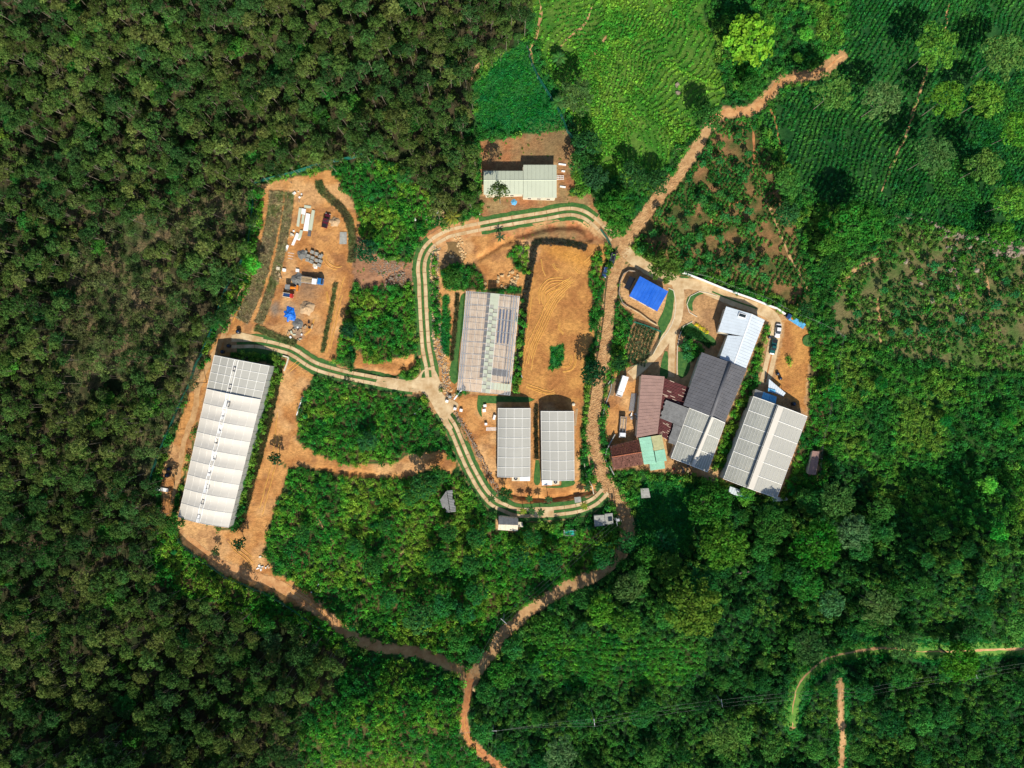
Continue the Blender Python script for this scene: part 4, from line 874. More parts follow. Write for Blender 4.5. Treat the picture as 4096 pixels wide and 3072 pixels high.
def limbs(top, targets, r, th=.18):
    b = MB(); b.tube([(0, 0, -.4), (top[0] * .4, top[1] * .4, top[2] * .5), tuple(top)], th, th * .55, n=6)
    for t_ in targets:
        s_ = r.uniform(.55, 1.0); st = (top[0] * s_, top[1] * s_, top[2] * s_); md = ((st[0] + t_[0]) / 2 + r.uniform(-.2, .2), (st[1] + t_[1]) / 2 + r.uniform(-.2, .2), (st[2] + t_[2]) / 2 - .15)
        b.tube([st, md, tuple(t_)], th * .45, th * .12, n=4, cap=False)
    return b
def gen(kind, seed):
    """returns (leaf centres, normals, size, lv, bark MB)"""
    r = np.random.default_rng(seed * 13 + 5); 
    if kind == 'gum':        # tall slender tree, loose tufts
        Hh = r.uniform(11, 13.5); R = r.uniform(1.9, 3.0); nl = r.integers(24, 34); per = 24; zc = Hh - 2.6; hz_ = 3.2; ls = .27; th = .10; lr = (.4, .85)
    elif kind == 'thin':     # thin-crowned tree of the dry slope
        Hh = r.uniform(9, 11.5); R = r.uniform(1.7, 2.3); nl = r.integers(10, 15); per = 22; zc = Hh - 2.0; hz_ = 2.4; ls = .30; th = .09; lr = (.4, .9)
    elif kind == 'broad':    # dense broad crown
        Hh = r.uniform(8, 9.5); R = r.uniform(3.2, 3.8); nl = r.integers(22, 28); per = 46; zc = Hh - 2.2; hz_ = 2.2; ls = .34; th = .24; lr = (.8, 1.35)
    elif kind == 'big':      # very large crown
        Hh = 12.5; R = 5.6; nl = 58; per = 52; zc = Hh - 3.2; hz_ = 3.0; ls = .36; th = .4; lr = (.8, 1.5)
    elif kind == 'feather':  # leaning airy shade tree of the tea field
        Hh = 12.0; R = 4.0; nl = 38; per = 44; zc = Hh - 1.5; hz_ = 1.5; ls = .30; th = .10; lr = (.6, 1.15)
    elif kind == 'round':    # small round plot tree
        Hh = 3.4; R = 1.2; nl = 10; per = 22; zc = 2.6; hz_ = .8; ls = .26; th = .08; lr = (.4, .65)
    elif kind == 'bigleaf':  # pale yellow-green large leaved
        Hh = 11; R = 6.2; nl = 60; per = 26; zc = Hh - 2.6; hz_ = 2.4; ls = .46; th = .35; lr = (.8, 1.4)
    C_, N_, L_, tg = [], [], [], []
    for i in range(nl):
        a = i * 2.39996 + r.uniform(-.3, .3); q = math.sqrt((i + .5) / nl) * r.uniform(.85, 1.08)
        if kind in ('gum', 'thin'): q *= r.uniform(.6, 1.1)
        c = np.array([R * q * math.cos(a), R * q * math.sin(a), zc + hz_ * math.sqrt(max(0, 1 - min(q, 1) ** 2)) * .8 + r.uniform(-.5, .4) * hz_ * .4])
        lobe = r.uniform(*lr); d = r.normal(size=(per, 3)); d[:, 2] = np.abs(d[:, 2]) * (.9) - .25; d /= np.linalg.norm(d, axis=1)[:, None]
        C_.append(c + d * lobe * r.uniform(.55, 1.05, (per, 1)) * np.array([1, 1, .75])); N_.append(d + r.normal(size=(per, 3)) * .35 + np.array([0, 0, .35])); L_.append(np.clip(r.uniform(.25, .75) + r.normal(size=per) * .18, 0, 1)); tg.append(c - np.array([0, 0, lobe * .3]))
    b = limbs((r.uniform(-.5, .5), r.uniform(-.5, .5), zc - .3), tg[::2] if nl < 20 else tg[::4], r, th)
    return np.concatenate(C_), np.concatenate(N_), ls, np.concatenate(L_), b
def gen_bush(n, R, hgt, ls, seed, nl=4):
    r = np.random.default_rng(seed); C_, N_, L_ = [], [], []
    for i in range(nl):
        a = r.uniform(0, 6.28); q = r.uniform(.15, .6) * R if nl > 1 else 0; c = np.array([q * math.cos(a), q * math.sin(a), hgt * r.uniform(.35, .6)]); k = n // nl
        d = r.normal(size=(k, 3)); d[:, 2] = np.abs(d[:, 2]); d /= np.linalg.norm(d, axis=1)[:, None]
        C_.append(c + d * np.array([R * .62, R * .62, hgt * .5]) * r.uniform(.6, 1.05, (k, 1))); N_.append(d + r.normal(size=(k, 3)) * .4 + np.array([0, 0, .3])); L_.append(np.clip(r.uniform(.25, .75) + r.normal(size=k) * .2, 0, 1))
    return np.concatenate(C_), np.concatenate(N_), ls, np.concatenate(L_), None
SRC = {}   # kind -> list of (full mesh, crown mesh, trunk mesh)
for kind, nv, asp in (('gum', 9, .5), ('thin', 6, .45), ('broad', 4, .6), ('big', 4, .6), ('feather', 3, .5), ('round', 3, .6), ('bigleaf', 2, .8)):
    SRC[kind] = []
    for v in range(nv):
        c_, n_, s_, l_, b_ = gen(kind, v + 10 * len(SRC)); bm_ = M['pale_bark'] if kind in ('gum', 'feather', 'bigleaf') else M['bark']
        full = cloud_mesh(kind + '_tree', c_, n_, s_, l_, b_, asp, v, bm_); crown = cloud_mesh('crown', c_, n_, s_, l_, None, asp, v, bm_)
        tm = bpy.data.meshes.new('trunk'); tm.from_pydata(b_.v, [], b_.f); tm.materials.append(bm_); SRC[kind].append((full, crown, tm))
BUSH = {'shrub': [cloud_mesh('shrub', *gen_bush(64, .95, 1.3, .20, 100 + v), aspect=.6, seed=v) for v in range(5)],
        'tall': [cloud_mesh('tall_shrub', *gen_bush(90, 1.3, 2.6, .26, 200 + v, 5), aspect=.6, seed=v) for v in range(5)],
        'tea': [cloud_mesh('tea_bush', *gen_bush(34, .62, .75, .15, 300 + v, 2), aspect=.7, seed=v) for v in range(4)],
        'herb': [cloud_mesh('herb', *gen_bush(22, .5, .45, .15, 400 + v, 2), aspect=.45, seed=v) for v in range(4)],
        'twig': [cloud_mesh('dry_brush', *gen_bush(40, 1.0, .9, .22, 500 + v, 4), aspect=.14, seed=v) for v in range(4)]}
def make_src(meshes):
    out = []
    for m_ in meshes:
        o = bpy.data.objects.new(m_.name + '_source', m_); out.append(o)
    return out
def scatter(name, label, cat, meshes, pts, scale, tint, seed=0, tilt=.0):
    """one uncountable mass: points carrying rotation, scale, tint and which plant stands there"""
    pts = np.asarray(pts, float); n = len(pts)
    if not n: return
    r = np.random.default_rng(seed); me = bpy.data.meshes.new(name); me.vertices.add(n); me.vertices.foreach_set('co', pts.ravel())
    def A_(nm, ty, arr, key): a = me.attributes.new(nm, ty, 'POINT'); a.data.foreach_set(key, np.ascontiguousarray(arr).ravel())
    A_('rot', 'FLOAT_VECTOR', np.stack([r.normal(size=n) * tilt, r.normal(size=n) * tilt, r.uniform(0, 6.283, n)], 1), 'vector')
    A_('scl', 'FLOAT', np.broadcast_to(scale, (n,)).astype(float), 'value'); A_('tint', 'FLOAT_VECTOR', tint, 'vector'); A_('which', 'INT', r.integers(0, len(meshes), n).astype(np.int32), 'value')
    ob = bpy.data.objects.new(name, me); C.objects.link(ob); tag(ob, label, cat, kind='stuff')
    g = bpy.data.node_groups.new(name, 'GeometryNodeTree'); g.interface.new_socket('Geometry', in_out='INPUT', socket_type='NodeSocketGeometry'); g.interface.new_socket('Geometry', in_out='OUTPUT', socket_type='NodeSocketGeometry')
    N, L = g.nodes, g.links; gi, go_ = N.new('NodeGroupInput'), N.new('NodeGroupOutput'); iop = N.new('GeometryNodeInstanceOnPoints'); jn = N.new('GeometryNodeJoinGeometry')
    for o in make_src(meshes):
        oi = N.new('GeometryNodeObjectInfo'); oi.inputs['Object'].default_value = o; ti = N.new('GeometryNodeGeometryToInstance')
        L.new(oi.outputs['Geometry'], ti.inputs[0]); L.new(ti.outputs[0], jn.inputs[0])
    def attr(nm, ty, out): a = N.new('GeometryNodeInputNamedAttribute'); a.data_type = ty; a.inputs['Name'].default_value = nm; return [q for q in a.outputs if q.enabled][0]
    L.new(gi.outputs[0], iop.inputs['Points']); L.new(jn.outputs[0], iop.inputs['Instance']); iop.inputs['Pick Instance'].default_value = True
    L.new(attr('which', 'INT', 0), iop.inputs['Instance Index'])
    e2r = N.new('FunctionNodeEulerToRotation'); L.new(attr('rot', 'FLOAT_VECTOR', 0), e2r.inputs[0]); L.new(e2r.outputs[0], iop.inputs['Rotation'])
    L.new(attr('scl', 'FLOAT', 0), iop.inputs['Scale']); L.new(iop.outputs[0], go_.inputs[0])
    md = ob.modifiers.new('scatter', 'NODES'); md.node_group = g
    return ob
def grid_pts(cell_m, codes, x0=-560, y0=-560, x1=4660, y1=3640, keep=1.0, hcrown=0.0, seed=1, jit=.48):
    """jittered grid over the land cover; hcrown places tall plants so that their crowns stand over their area"""
    r = np.random.default_rng(seed); c = cell_m / K
    X, Y = np.meshgrid(np.arange(x0, x1, c), np.arange(y0, y1, c)); X = X + r.uniform(-jit, jit, X.shape) * c; Y = Y + r.uniform(-jit, jit, Y.shape) * c
    X, Y = X.ravel(), Y.ravel(); l = lookup(lab, X, Y); m = np.isin(l, codes) & (r.random(len(X)) < keep)
    return X[m], Y[m], l[m]
def place(X, Y, hc=0.0, sink=0.0):
    """ground point whose plant of crown height hc shows at map position X, Y"""
    z = hts(X, Y) + hc; f = K * (H - z) / H; x, y = (X - 2048) * f, (1536 - Y) * f
    zg = hts(X, Y)
    for _ in range(7): f2 = K * (H - zg) / H; zg = hts(2048 + x / f2, 1536 - y / f2)
    return np.stack([x, y, zg - sink], 1)
def tints(X, Y, cols, seed=0, spread=.22, patch=110):
    """plant colours: patches drift through a list of greens, each plant differs"""
    r = np.random.default_rng(seed + 99); cols = np.array(cols); k = len(cols)
    t = np.clip((fbm(X / patch, Y / patch, seed + 3, 3) - .3) / .4, 0, .999) * (k - 1) + r.normal(size=len(X)) * .45
    t = np.clip(t, 0, k - 1.001); i = t.astype(int); f = (t - i)[:, None]
    return (cols[i] * (1 - f) + cols[i + 1] * f) * np.clip(1 + r.normal(size=(len(X), 1)) * spread, .45, 1.7)
G_DARK = [(.022, .085, .018), (.036, .12, .022), (.06, .15, .024), (.09, .16, .028)]
G_FOR = [(.030, .080, .022), (.045, .105, .024), (.070, .125, .026), (.10, .13, .034)]
G_DRY = [(.040, .085, .024), (.060, .105, .028), (.085, .12, .034), (.10, .115, .045)]
G_BRT = [(.020, .14, .020), (.036, .19, .022), (.075, .25, .024), (.15, .27, .03)]
G_TEA = [(.012, .10, .020), (.022, .14, .026), (.045, .175, .028)]
G_TEAL = [(.045, .20, .022), (.085, .26, .026), (.15, .31, .034)]
G_BR = [(.11, .095, .05), (.085, .095, .04), (.055, .09, .03), (.17, .13, .08)]

def tree(name, label, cat, kind, sx_, sy_, radius=None, tint=(.06, .12, .02), group=None, hscale=1.0, v=None, rot=None, raw=None):
    i = random.randrange(len(SRC[kind])) if v is None else v; full, crown, trunk = SRC[kind][i]
    nomR = {'gum': 2.9, 'thin': 2.4, 'broad': 4.3, 'big': 6.6, 'feather': 4.6, 'round': 1.6, 'bigleaf': 7.2}[kind]; nomH = {'gum': 11.5, 'thin': 9.5, 'broad': 7.5, 'big': 11, 'feather': 11, 'round': 2.8, 'bigleaf': 10}[kind]
    if kind == 'feather': radius = (radius or 5) * 1.2; hscale = .86
    s_ = raw[3] if raw is not None else radius / nomR
    p = raw[:3] if raw is not None else place(np.array([float(sx_)]), np.array([float(sy_)]), nomH * s_ * hscale)[0]
    if kind not in ('gum', 'thin', 'bigleaf'): tint = (tint[0] * .68, tint[1] * 1.05, tint[2] * (.7 if kind == 'feather' else 1.1))
    e = thing(name, label, cat, tuple(map(float, p)), group); e.scale = (s_, s_, s_ * hscale); e.rotation_euler[2] = random.uniform(0, 6.28) if rot is None else rot
    a = bpy.data.objects.new('crown', crown); b_ = bpy.data.objects.new('trunk', trunk)
    for o in (a, b_): C.objects.link(o); o.parent = e
    a['tint'] = [float(c) for c in tint]; b_['tint'] = [.1, .1, .1]
    return e

# named large trees: (sheet x, sheet y, map centre) read from the photograph
def tt(c, r, u, v): return T(c, r, (u, v))[0]
BIG = [('bigleaf', tt(2, 0, 2060, 330), 9.6, (.15, .33, .025), 'huge yellow-green tree above the bend in the stone road'),
       ('broad', tt(2, 0, 1690, 1010), 5.6, (.05, .11, .02), 'round dark tree hiding the road bend at the field corner'),
       ('broad', tt(2, 0, 2080, 720), 4.0, (.05, .13, .02), 'green tree under the huge yellow-green tree'),
       ('big', tt(2, 1, 900, 130), 7.0, (.055, .14, .016), 'bright green tree left of the stone road above the junction'),
       ('broad', tt(2, 1, 900, 300), 4.3, (.07, .16, .02), 'leafy tree right over the road junction'),
       ('broad', tt(2, 1, 830, 20), 4.8, (.045, .11, .02), 'tree behind the bright green roadside tree'),
       ('big', tt(2, 1, 1330, 640), 6.2, (.10, .125, .02), 'olive green tree beside the blue roofed house'),
       ('broad', tt(2, 0, 720, 1530), 5.0, (.04, .085, .028), 'grey-green tree right of the pale green roofed house'),
       ('broad', tt(2, 0, 590, 1400), 4.5, (.045, .11, .02), 'tree behind the white planks near the pale green roofed house'),
       ('broad', tt(2, 0, 1260, 1560), 4.6, (.035, .08, .02), 'dark tree at the lower edge of the light tea slope'),
       ('broad', tt(2, 0, 1050, 1500), 5.0, (.035, .08, .02), 'dark tree standing on the light tea slope'),
       ('broad', tt(2, 0, 640, 1230), 5.2, (.03, .08, .02), 'dense tree between the green glade and the light tea slope'),
       ('feather', tt(2, 0, 560, 830), 5.2, (.09, .12, .05), 'pale grey-green tree at the left edge of the light tea slope'),
       ('feather', tt(3, 0, 560, 790), 6.0, (.12, .18, .05), 'airy pale tree just right of the stone road end'),
       ('feather', tt(3, 0, 1000, 860), 5.8, (.15, .18, .08), 'silvery airy tree in the middle of the dark tea field'),
       ('feather', tt(3, 0, 1500, 370), 6.6, (.13, .21, .04), 'wide light green tree high in the dark tea field'),
       ('feather', tt(3, 0, 1540, 860), 5.6, (.12, .20, .03), 'light green tree near the centre right of the dark tea field'),
       ('feather', tt(3, 0, 1880, 850), 5.6, (.15, .22, .04), 'yellow-tipped tree in the right of the dark tea field'),
       ('feather', tt(3, 0, 2050, 470), 6.6, (.14, .19, .06), 'broad silvery tree by the upper right corner of the tea field'),
       ('feather', tt(3, 0, 1440, 1340), 6.0, (.10, .15, .06), 'airy tree along the lower path of the dark tea field'),
       ('feather', tt(3, 0, 1880, 1440), 5.4, (.13, .18, .05), 'airy tree low at the right of the dark tea field'),
       ('feather', tt(3, 0, 2160, 1130), 5.4, (.12, .22, .03), 'bright airy tree at the right edge of the photo'),
       ('feather', tt(3, 1, 2130, 80), 6.0, (.13, .22, .04), 'bright feathery tree above the rocky slope'),
       ('big', tt(3, 1, 800, 260), 8.8, (.05, .15, .018), 'largest bright crown below the dark tea field'),
       ('broad', tt(3, 1, 520, 470), 4.6, (.08, .17, .02), 'bright round tree left of the largest crown below the tea field'),
       ('broad', tt(3, 1, 180, 180), 4.8, (.05, .12, .03), 'tree at the foot of the tea rows left of the bright crown'),
       ('feather', tt(3, 0, 180, 1580), 4.5, (.07, .15, .04), 'feathery tree at the lower left of the dark tea field'),
       ('broad', tt(3, 1, 560, 620), 5.0, (.04, .10, .018), 'dark tree between the earth paths below the tea field'),
       ('broad', tt(3, 1, 330, 1010), 3.0, (.03, .08, .02), 'dark tree behind the wire fence corner'),
       ('broad', tt(3, 1, 2040, 360), 4.8, (.10, .19, .02), 'yellow-green tree at the upper edge of the rocky slope'),
       ('big', tt(2, 2, 1720, 1060), 8.6, (.045, .12, .014), 'big tree below the fogged plastic greenhouse'),
       ('big', tt(2, 2, 1840, 1400), 8.8, (.085, .16, .016), 'big yellow-green tree second row below the greenhouses'),
       ('broad', tt(2, 2, 1180, 1500), 4.4, (.06, .14, .018), 'small bright tree in the dark hollow'),
       ('broad', tt(2, 2, 1370, 1580), 4.8, (.09, .14, .02), 'olive tree rising from the dark hollow'),
       ('big', tt(3, 2, 440, 1400), 9.0, (.035, .13, .012), 'very large round deep green crown'),
       ('big', tt(3, 2, 750, 1280), 6.6, (.12, .17, .06), 'pale grey-green crown beside the very large round one'),
       ('big', tt(3, 2, 600, 1000), 6.6, (.085, .14, .03), 'spreading crown below the narrow grey shed'),
       ('big', tt(3, 2, 60, 1220), 6.8, (.05, .12, .018), 'deep green crown right below the large greenhouse'),
       ('big', tt(3, 2, 60, 1600), 4.2, (.04, .12, .015), 'smaller dark crown left of the very large round one'),
       ('big', tt(2, 3, 1580, 300), 10.0, (.125, .15, .018), 'olive yellow giant crown in the lower centre right'),
       ('broad', tt(2, 3, 1010, 120), 5.2, (.09, .12, .03), 'grey-olive crown above the olive giant'),
       ('broad', tt(2, 3, 780, 320), 5.4, (.11, .21, .018), 'sunlit yellow-green tree by the lower road bend'),
       ('broad', tt(2, 3, 620, 200), 4.2, (.04, .11, .02), 'darker tree right against the lower road bend'),
       ('broad', tt(2, 3, 1000, 430), 5.2, (.10, .18, .02), 'yellow-green tree left of the olive giant'),
       ('broad', tt(2, 3, 330, 470), 6.0, (.06, .15, .018), 'green tree in the crook of the lower road'),
       ('broad', tt(1, 3, 2120, 870), 5.2, (.05, .15, .018), 'bright tree right of the road fork'),
       ('big', tt(3, 3, 340, 80), 6.0, (.04, .15, .02), 'bright deep green crown above the grassy track'),
       ('broad', tt(3, 3, 560, 240), 5.2, (.08, .16, .05), 'bluish tree above the grassy track'),
       ('feather', tt(3, 3, 1020, 300), 5.6, (.12, .15, .06), 'pale branched tree above the grassy track'),
       ('big', tt(3, 3, 1650, 730), 7.2, (.07, .17, .014), 'bright crown over the right end of the grassy track'),
       ('feather', tt(3, 3, 1180, 620), 4.6, (.08, .13, .05), 'bluish tree leaning over the worn track'),
       ('feather', tt(3, 3, 380, 640), 5.0, (.06, .10, .04), 'dark airy tree at the bend of the grassy track'),
       ('feather', tt(2, 3, 420, 1540), 5.0, (.13, .17, .09), 'silvery tree at the bottom edge left of centre right'),
       ('feather', tt(2, 3, 1820, 1400), 5.2, (.13, .17, .05), 'pale tree near the bottom edge'),
       ('broad', tt(1, 1, 950, 500), 4.4, (.02, .07, .025), 'dark round tree at the edge of the work yard'),
       ('broad', tt(1, 1, 800, 1190), 3.4, (.02, .06, .02), 'dark tree at the foot of the soil strip'),
       ('broad', tt(1, 2, 1450, 880), 5.0, (.035, .10, .022), 'dense tree left of the bush hut'),
       ('broad', tt(1, 2, 960, 500), 3.6, (.045, .12, .035), 'bluish tree in the middle shrub block'),
       ('broad', tt(2, 1, 700, 1560), 5.0, (.02, .06, .02), 'dark tree at the foot of the orange ground'),
       ('broad', tt(1, 1, 1700, 740), 3.8, (.055, .13, .02), 'round tree by the muddy pond'),
       ('broad', tt(1, 3, 1400, 380), 5.6, (.055, .13, .03), 'large leafy tree above the shaded dirt road'),
       ('broad', tt(1, 3, 1750, 560), 5.2, (.05, .13, .02), 'tree in the wedge before the road fork'),
       ('broad', tt(1, 3, 130, 590), 4.4, (.08, .12, .035), 'light olive tree below the dirt road'),
       ('gum', tt(2, 0, -110, 1640), 4.2, (.07, .11, .03), 'slender tree rising in front of the pale green roof'),
       ('gum', tt(1, 1, 795, 1630), 2.0, (.03, .07, .025), 'small slender tree planted in the west drive'),
       ('broad', tt(1, 2, 1560, 800), 4.0, (.04, .11, .02), 'tree in front of the bush hut'),
       ('broad', tt(2, 2, -60, 950), 3.0, (.035, .09, .02), 'tree by the steps below the left film greenhouse'),
       ('broad', tt(2, 1, 930, 1480), 3.2, (.03, .08, .02), 'tree at the lower left corner of the flower bed')]
for (u, v, r_, lb_) in ((1010, 1580, 4.2, 'dark tree in the lower part of the big shrub block'), (1570, 1540, 4.4, 'leafy tree left of the roadside shed slope'), (1660, 1290, 3.6, 'tree below the bush hut in the shrubs'), (1120, 1230, 2.8, 'small tree in the heart of the big shrub block'), (400, 1290, 3.0, 'small tree at the left of the big shrub block'), (1330, 980, 3.2, 'tree beside the sunlit foot path'), (1900, 1330, 3.8, 'tree among shrubs left of the teal water tank'), (1860, 1560, 4.2, 'tree above the overhead wires'), (850, 1400, 3.0, 'round shrub tree near the dark hollow of the block')):
    BIG.append(('broad', tt(1, 2, u, v), r_, (.04, .12, .022), lb_))
for (u, v, r_, lb_) in ((1620, 250, 4.6, 'leafy tree on the inner side of the lower road'), (1150, 200, 3.4, 'tree over the bend of the dirt road'), (1900, 150, 4.4, 'tree below the crossing of wires'), (1800, 330, 4.2, 'tree at the inner edge of the wedge'), (1880, 690, 3.4, 'last tree before the road fork')):
    BIG.append(('broad', tt(1, 3, u, v), r_, (.035, .13, .026), lb_))
for (u, v, r_, lb_) in ((180, 1330, 3.4, 'tree left of the teal fish tank'), (60, 1500, 4.2, 'tree right beside the overhead wires'), (330, 1560, 4.4, 'shaded tree inside the road bend'), (800, 1500, 4.6, 'shaded tree at the outside of the road bend'), (1010, 1380, 4.2, 'tree leaning over the shaded road'), (1330, 1380, 5.2, 'dark tree at the edge of the hollow')):
    BIG.append(('broad', tt(2, 2, u, v), r_, (.03, .11, .024), lb_))
for kind, p, rad, tn, lb_ in BIG:
    nm = {'bigleaf': 'yellow_tree', 'broad': 'broadleaf_tree', 'big': 'giant_tree', 'feather': 'shade_tree', 'gum': 'slender_tree'}[kind]
    tree(nm, lb_, 'tree', kind, p[0], p[1], rad, tn, hscale={'big': 8.5 / max(rad, 6) if rad > 8.5 else 1, 'bigleaf': .85}.get(kind, 1))
big_xy = np.array([[p[0], p[1], r / K] for k, p, r, t_, l in BIG])
def clear_of_big(X, Y, f_=.85):
    d = np.hypot(X[:, None] - big_xy[:, 0], Y[:, None] - big_xy[:, 1]) / big_xy[:, 2]; return d.min(1) > f_
# small round trees of the plot
pts = [(1650, 80), (1380, 240), (1270, 170), (1220, 360), (1120, 500), (1500, 290), (1620, 380), (1800, 20), (2050, 170), (1930, 240), (1840, 220), (2060, 310), (1800, 400), (1700, 550), (1810, 590), (1990, 510), (2080, 550), (2000, 660), (2090, 690), (1650, 660), (1850, 700), (2190, 590), (2180, 740), (1740, 130), (1600, 520), (1520, 620), (1880, 60), (1960, 120)]
for i, (u, v) in enumerate(pts):
    p = tt(2, 1, u, v); tree('small_tree', 'small bright round tree scattered among tea bushes behind the white wall', 'tree', 'round', *p, random.uniform(1.5, 2.3), tuple(np.array((.055, .17, .035)) * random.uniform(.8, 1.25)), 'small round trees in the tea plot')
for (u, v) in [(1000, 850), (1110, 1040), (1430, 640), (1580, 890), (1650, 1100), (1960, 970), (1060, 1220), (1210, 1210), (1340, 1190), (1780, 1190), (1500, 1190), (770, 1050), (2050, 770), (2130, 880)]:
    p = tt(3, 1, u, v); tree('small_tree', 'small bright round tree dotted over the rough rocky slope', 'tree', 'round', *p, random.uniform(1.5, 2.3), tuple(np.array((.04, .15, .04)) * random.uniform(.8, 1.25)), 'small round trees on the rough slope')
for (u, v) in [(1790, 1390), (1950, 1170), (2040, 1330), (1800, 1250), (2010, 1530), (1960, 1460), (1650, 1420), (1700, 1280)]:
    p = tt(2, 0, u, v); tree('small_tree', 'small round tree among tea bushes right of the upper road', 'tree', 'round', *p, random.uniform(1.5, 2.2), tuple(np.array((.05, .16, .03)) * random.uniform(.8, 1.25)), 'small round trees right of the upper road')
for (u, v) in [(1500, 1330), (1520, 1420)]:
    tree('small_tree', 'broad leaved small tree %s in the courtyard bed' % ('nearer the flower rows' if v < 1400 else 'nearer the stone circle'), 'tree', 'round', *tt(2, 1, u, v), 2.2, (.05, .15, .04))

# woods: the 300 largest of each kind stand alone, the rest are one mass
def wood(codes, kind, cell, keep, sc, cols, name, label_fn, group, seed, hc, vis=True):
    X, Y, l = grid_pts(cell, codes, keep=keep, seed=seed); m = clear_of_big(X, Y); X, Y = X[m], Y[m]
    r = np.random.default_rng(seed); s_ = r.uniform(*sc, len(X)); tn = tints(X, Y, cols, seed)
    Pw = place(X, Y, hc); inside = (X > 0) & (X < 4096) & (Y > 0) & (Y < 3072); order = np.argsort(-(s_ * inside)); ind = order[:300][inside[order[:300]]]
    rest = np.setdiff1d(np.arange(len(X)), ind)
    for i in ind: tree(name, label_fn(X[i], Y[i]), 'tree', kind, 0, 0, raw=(*Pw[i], s_[i]), tint=tn[i], group=group(X[i], Y[i]) if callable(group) else group)
    if len(rest): scatter(name + 's', 'the mass of %s' % label_fn(0, 0), 'wood', [q[0] for q in SRC[kind]], Pw[rest], s_[rest], tn[rest], seed, .03)
def zone(x, y): return 'upper left' if y < 800 and x < 1100 else 'top middle' if y < 800 else 'left' if y < 2000 else 'lower left'
wood([FOREST], 'gum', 3.9, .93, (.5, 1.2), G_FOR, 'forest_tree', lambda x, y: 'slender green forest tree in the dense wood, %s of the photo' % zone(x, y), lambda x, y: 'dense wood trees, ' + zone(x, y), 3, 11)
wood([FOREST], 'broad', 13, .55, (.5, 1.05), [(.03, .09, .02), (.05, .14, .022), (.10, .19, .024)], 'wood_tree', lambda x, y: 'broad leafy tree among the slender ones, %s of the photo' % zone(x, y), lambda x, y: 'broad wood trees, ' + zone(x, y), 4, 9)
wood([DRY], 'thin', 4.6, .93, (.6, 1.3), G_DRY, 'thin_crowned_tree', lambda x, y: 'thin crowned tree on the dry brown slope left of the long greenhouse', 'trees of the dry slope', 5, 9)
wood([BIGT], 'broad', 8.5, .5, (.5, 1.2), G_DARK, 'valley_tree', lambda x, y: 'leafy valley tree among many in the lower right wood', 'trees of the lower right wood', 7, 7)
wood([SCRUB], 'broad', 14, .42, (.5, .85), G_BRT, 'scrub_tree', lambda x, y: 'lone broadleaf tree in the right-hand scrub', 'lone trees in the scrub', 9, 6)
# uncountable cover
def cover(name, label, cat, kind, cell, codes, sc, cols, seed, keep=1, noise=None, spread=.22, patch=110, sink=.05):
    X, Y, l = grid_pts(cell, codes, keep=keep, seed=seed)
    if noise is not None: m = fbm(X / 60, Y / 60, seed, 3) > noise; X, Y = X[m], Y[m]
    r = np.random.default_rng(seed); scatter(name, label, cat, BUSH[kind], place(X, Y, .3, sink), r.uniform(*sc, len(X)), tints(X, Y, cols, seed, spread, patch), seed, .12)
cover('shrubs', 'bright green shrubs filling the blocks between the drives', 'shrubs', 'shrub', 1.25, [SHRUB], (.7, 1.5), G_BRT, 21, .93)
cover('tall_shrubs', 'taller bushes standing out of the bright shrub blocks', 'shrubs', 'tall', 4.5, [SHRUB], (.6, 1.2), G_TEA + G_BRT[:2], 22, .6)
cover('scrub', 'tangled green scrub at the right', 'scrub', 'shrub', 1.45, [SCRUB], (.8, 1.7), [(.02, .12, .022), (.035, .17, .024), (.07, .22, .026), (.12, .23, .032)], 23, .95)
cover('scrub_bushes', 'taller bushes in the scrub', 'scrub', 'tall', 5, [SCRUB], (.6, 1.2), G_TEA + G_BRT[:2], 24, .6)
cover('valley_bushes', 'dense bushes under the lower right trees', 'bushes', 'tall', 1.9, [BIGT], (.5, 1.15), [(.018, .095, .022), (.03, .13, .026), (.055, .17, .026), (.09, .19, .03)], 25)
cover('valley_shrubs', 'low shrubs between the valley bushes', 'shrubs', 'shrub', 1.7, [BIGT, BANK], (.7, 1.5), [(.016, .09, .022), (.03, .14, .026), (.06, .19, .028)], 35, .8)
cover('undergrowth', 'dark undergrowth of the dense wood', 'undergrowth', 'tall', 2.8, [FOREST], (.6, 1.5), G_FOR, 26, .85)
cover('dry_brush', 'grey brown brush on the dry slope', 'brush', 'twig', 1.6, [DRY], (.8, 1.7), G_BR, 27, .95)
cover('slope_bushes', 'green bushes on the dry slope', 'bushes', 'shrub', 2.2, [DRY], (.6, 1.5), G_DRY, 28, .85, .40)
cover('rough_bushes', 'dark bushes spread over the rough grassy slope', 'bushes', 'tea', 1.3, [ROUGH], (.8, 2.2), [(.018, .085, .02), (.04, .13, .024), (.09, .18, .03)], 30, .85, .34, .3)
cover('rough_shrubs', 'shrub patches on the rough slope', 'shrubs', 'shrub', 2.4, [ROUGH], (.7, 1.6), G_BRT[:3], 33, .8, .54)
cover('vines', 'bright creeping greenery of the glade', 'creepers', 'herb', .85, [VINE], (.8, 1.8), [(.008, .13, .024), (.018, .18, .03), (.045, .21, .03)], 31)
cover('weeds', 'weeds along the soil edges', 'weeds', 'herb', 2.6, [RED, RUBBLE], (.5, 1.3), G_BRT, 32, .6, .48)
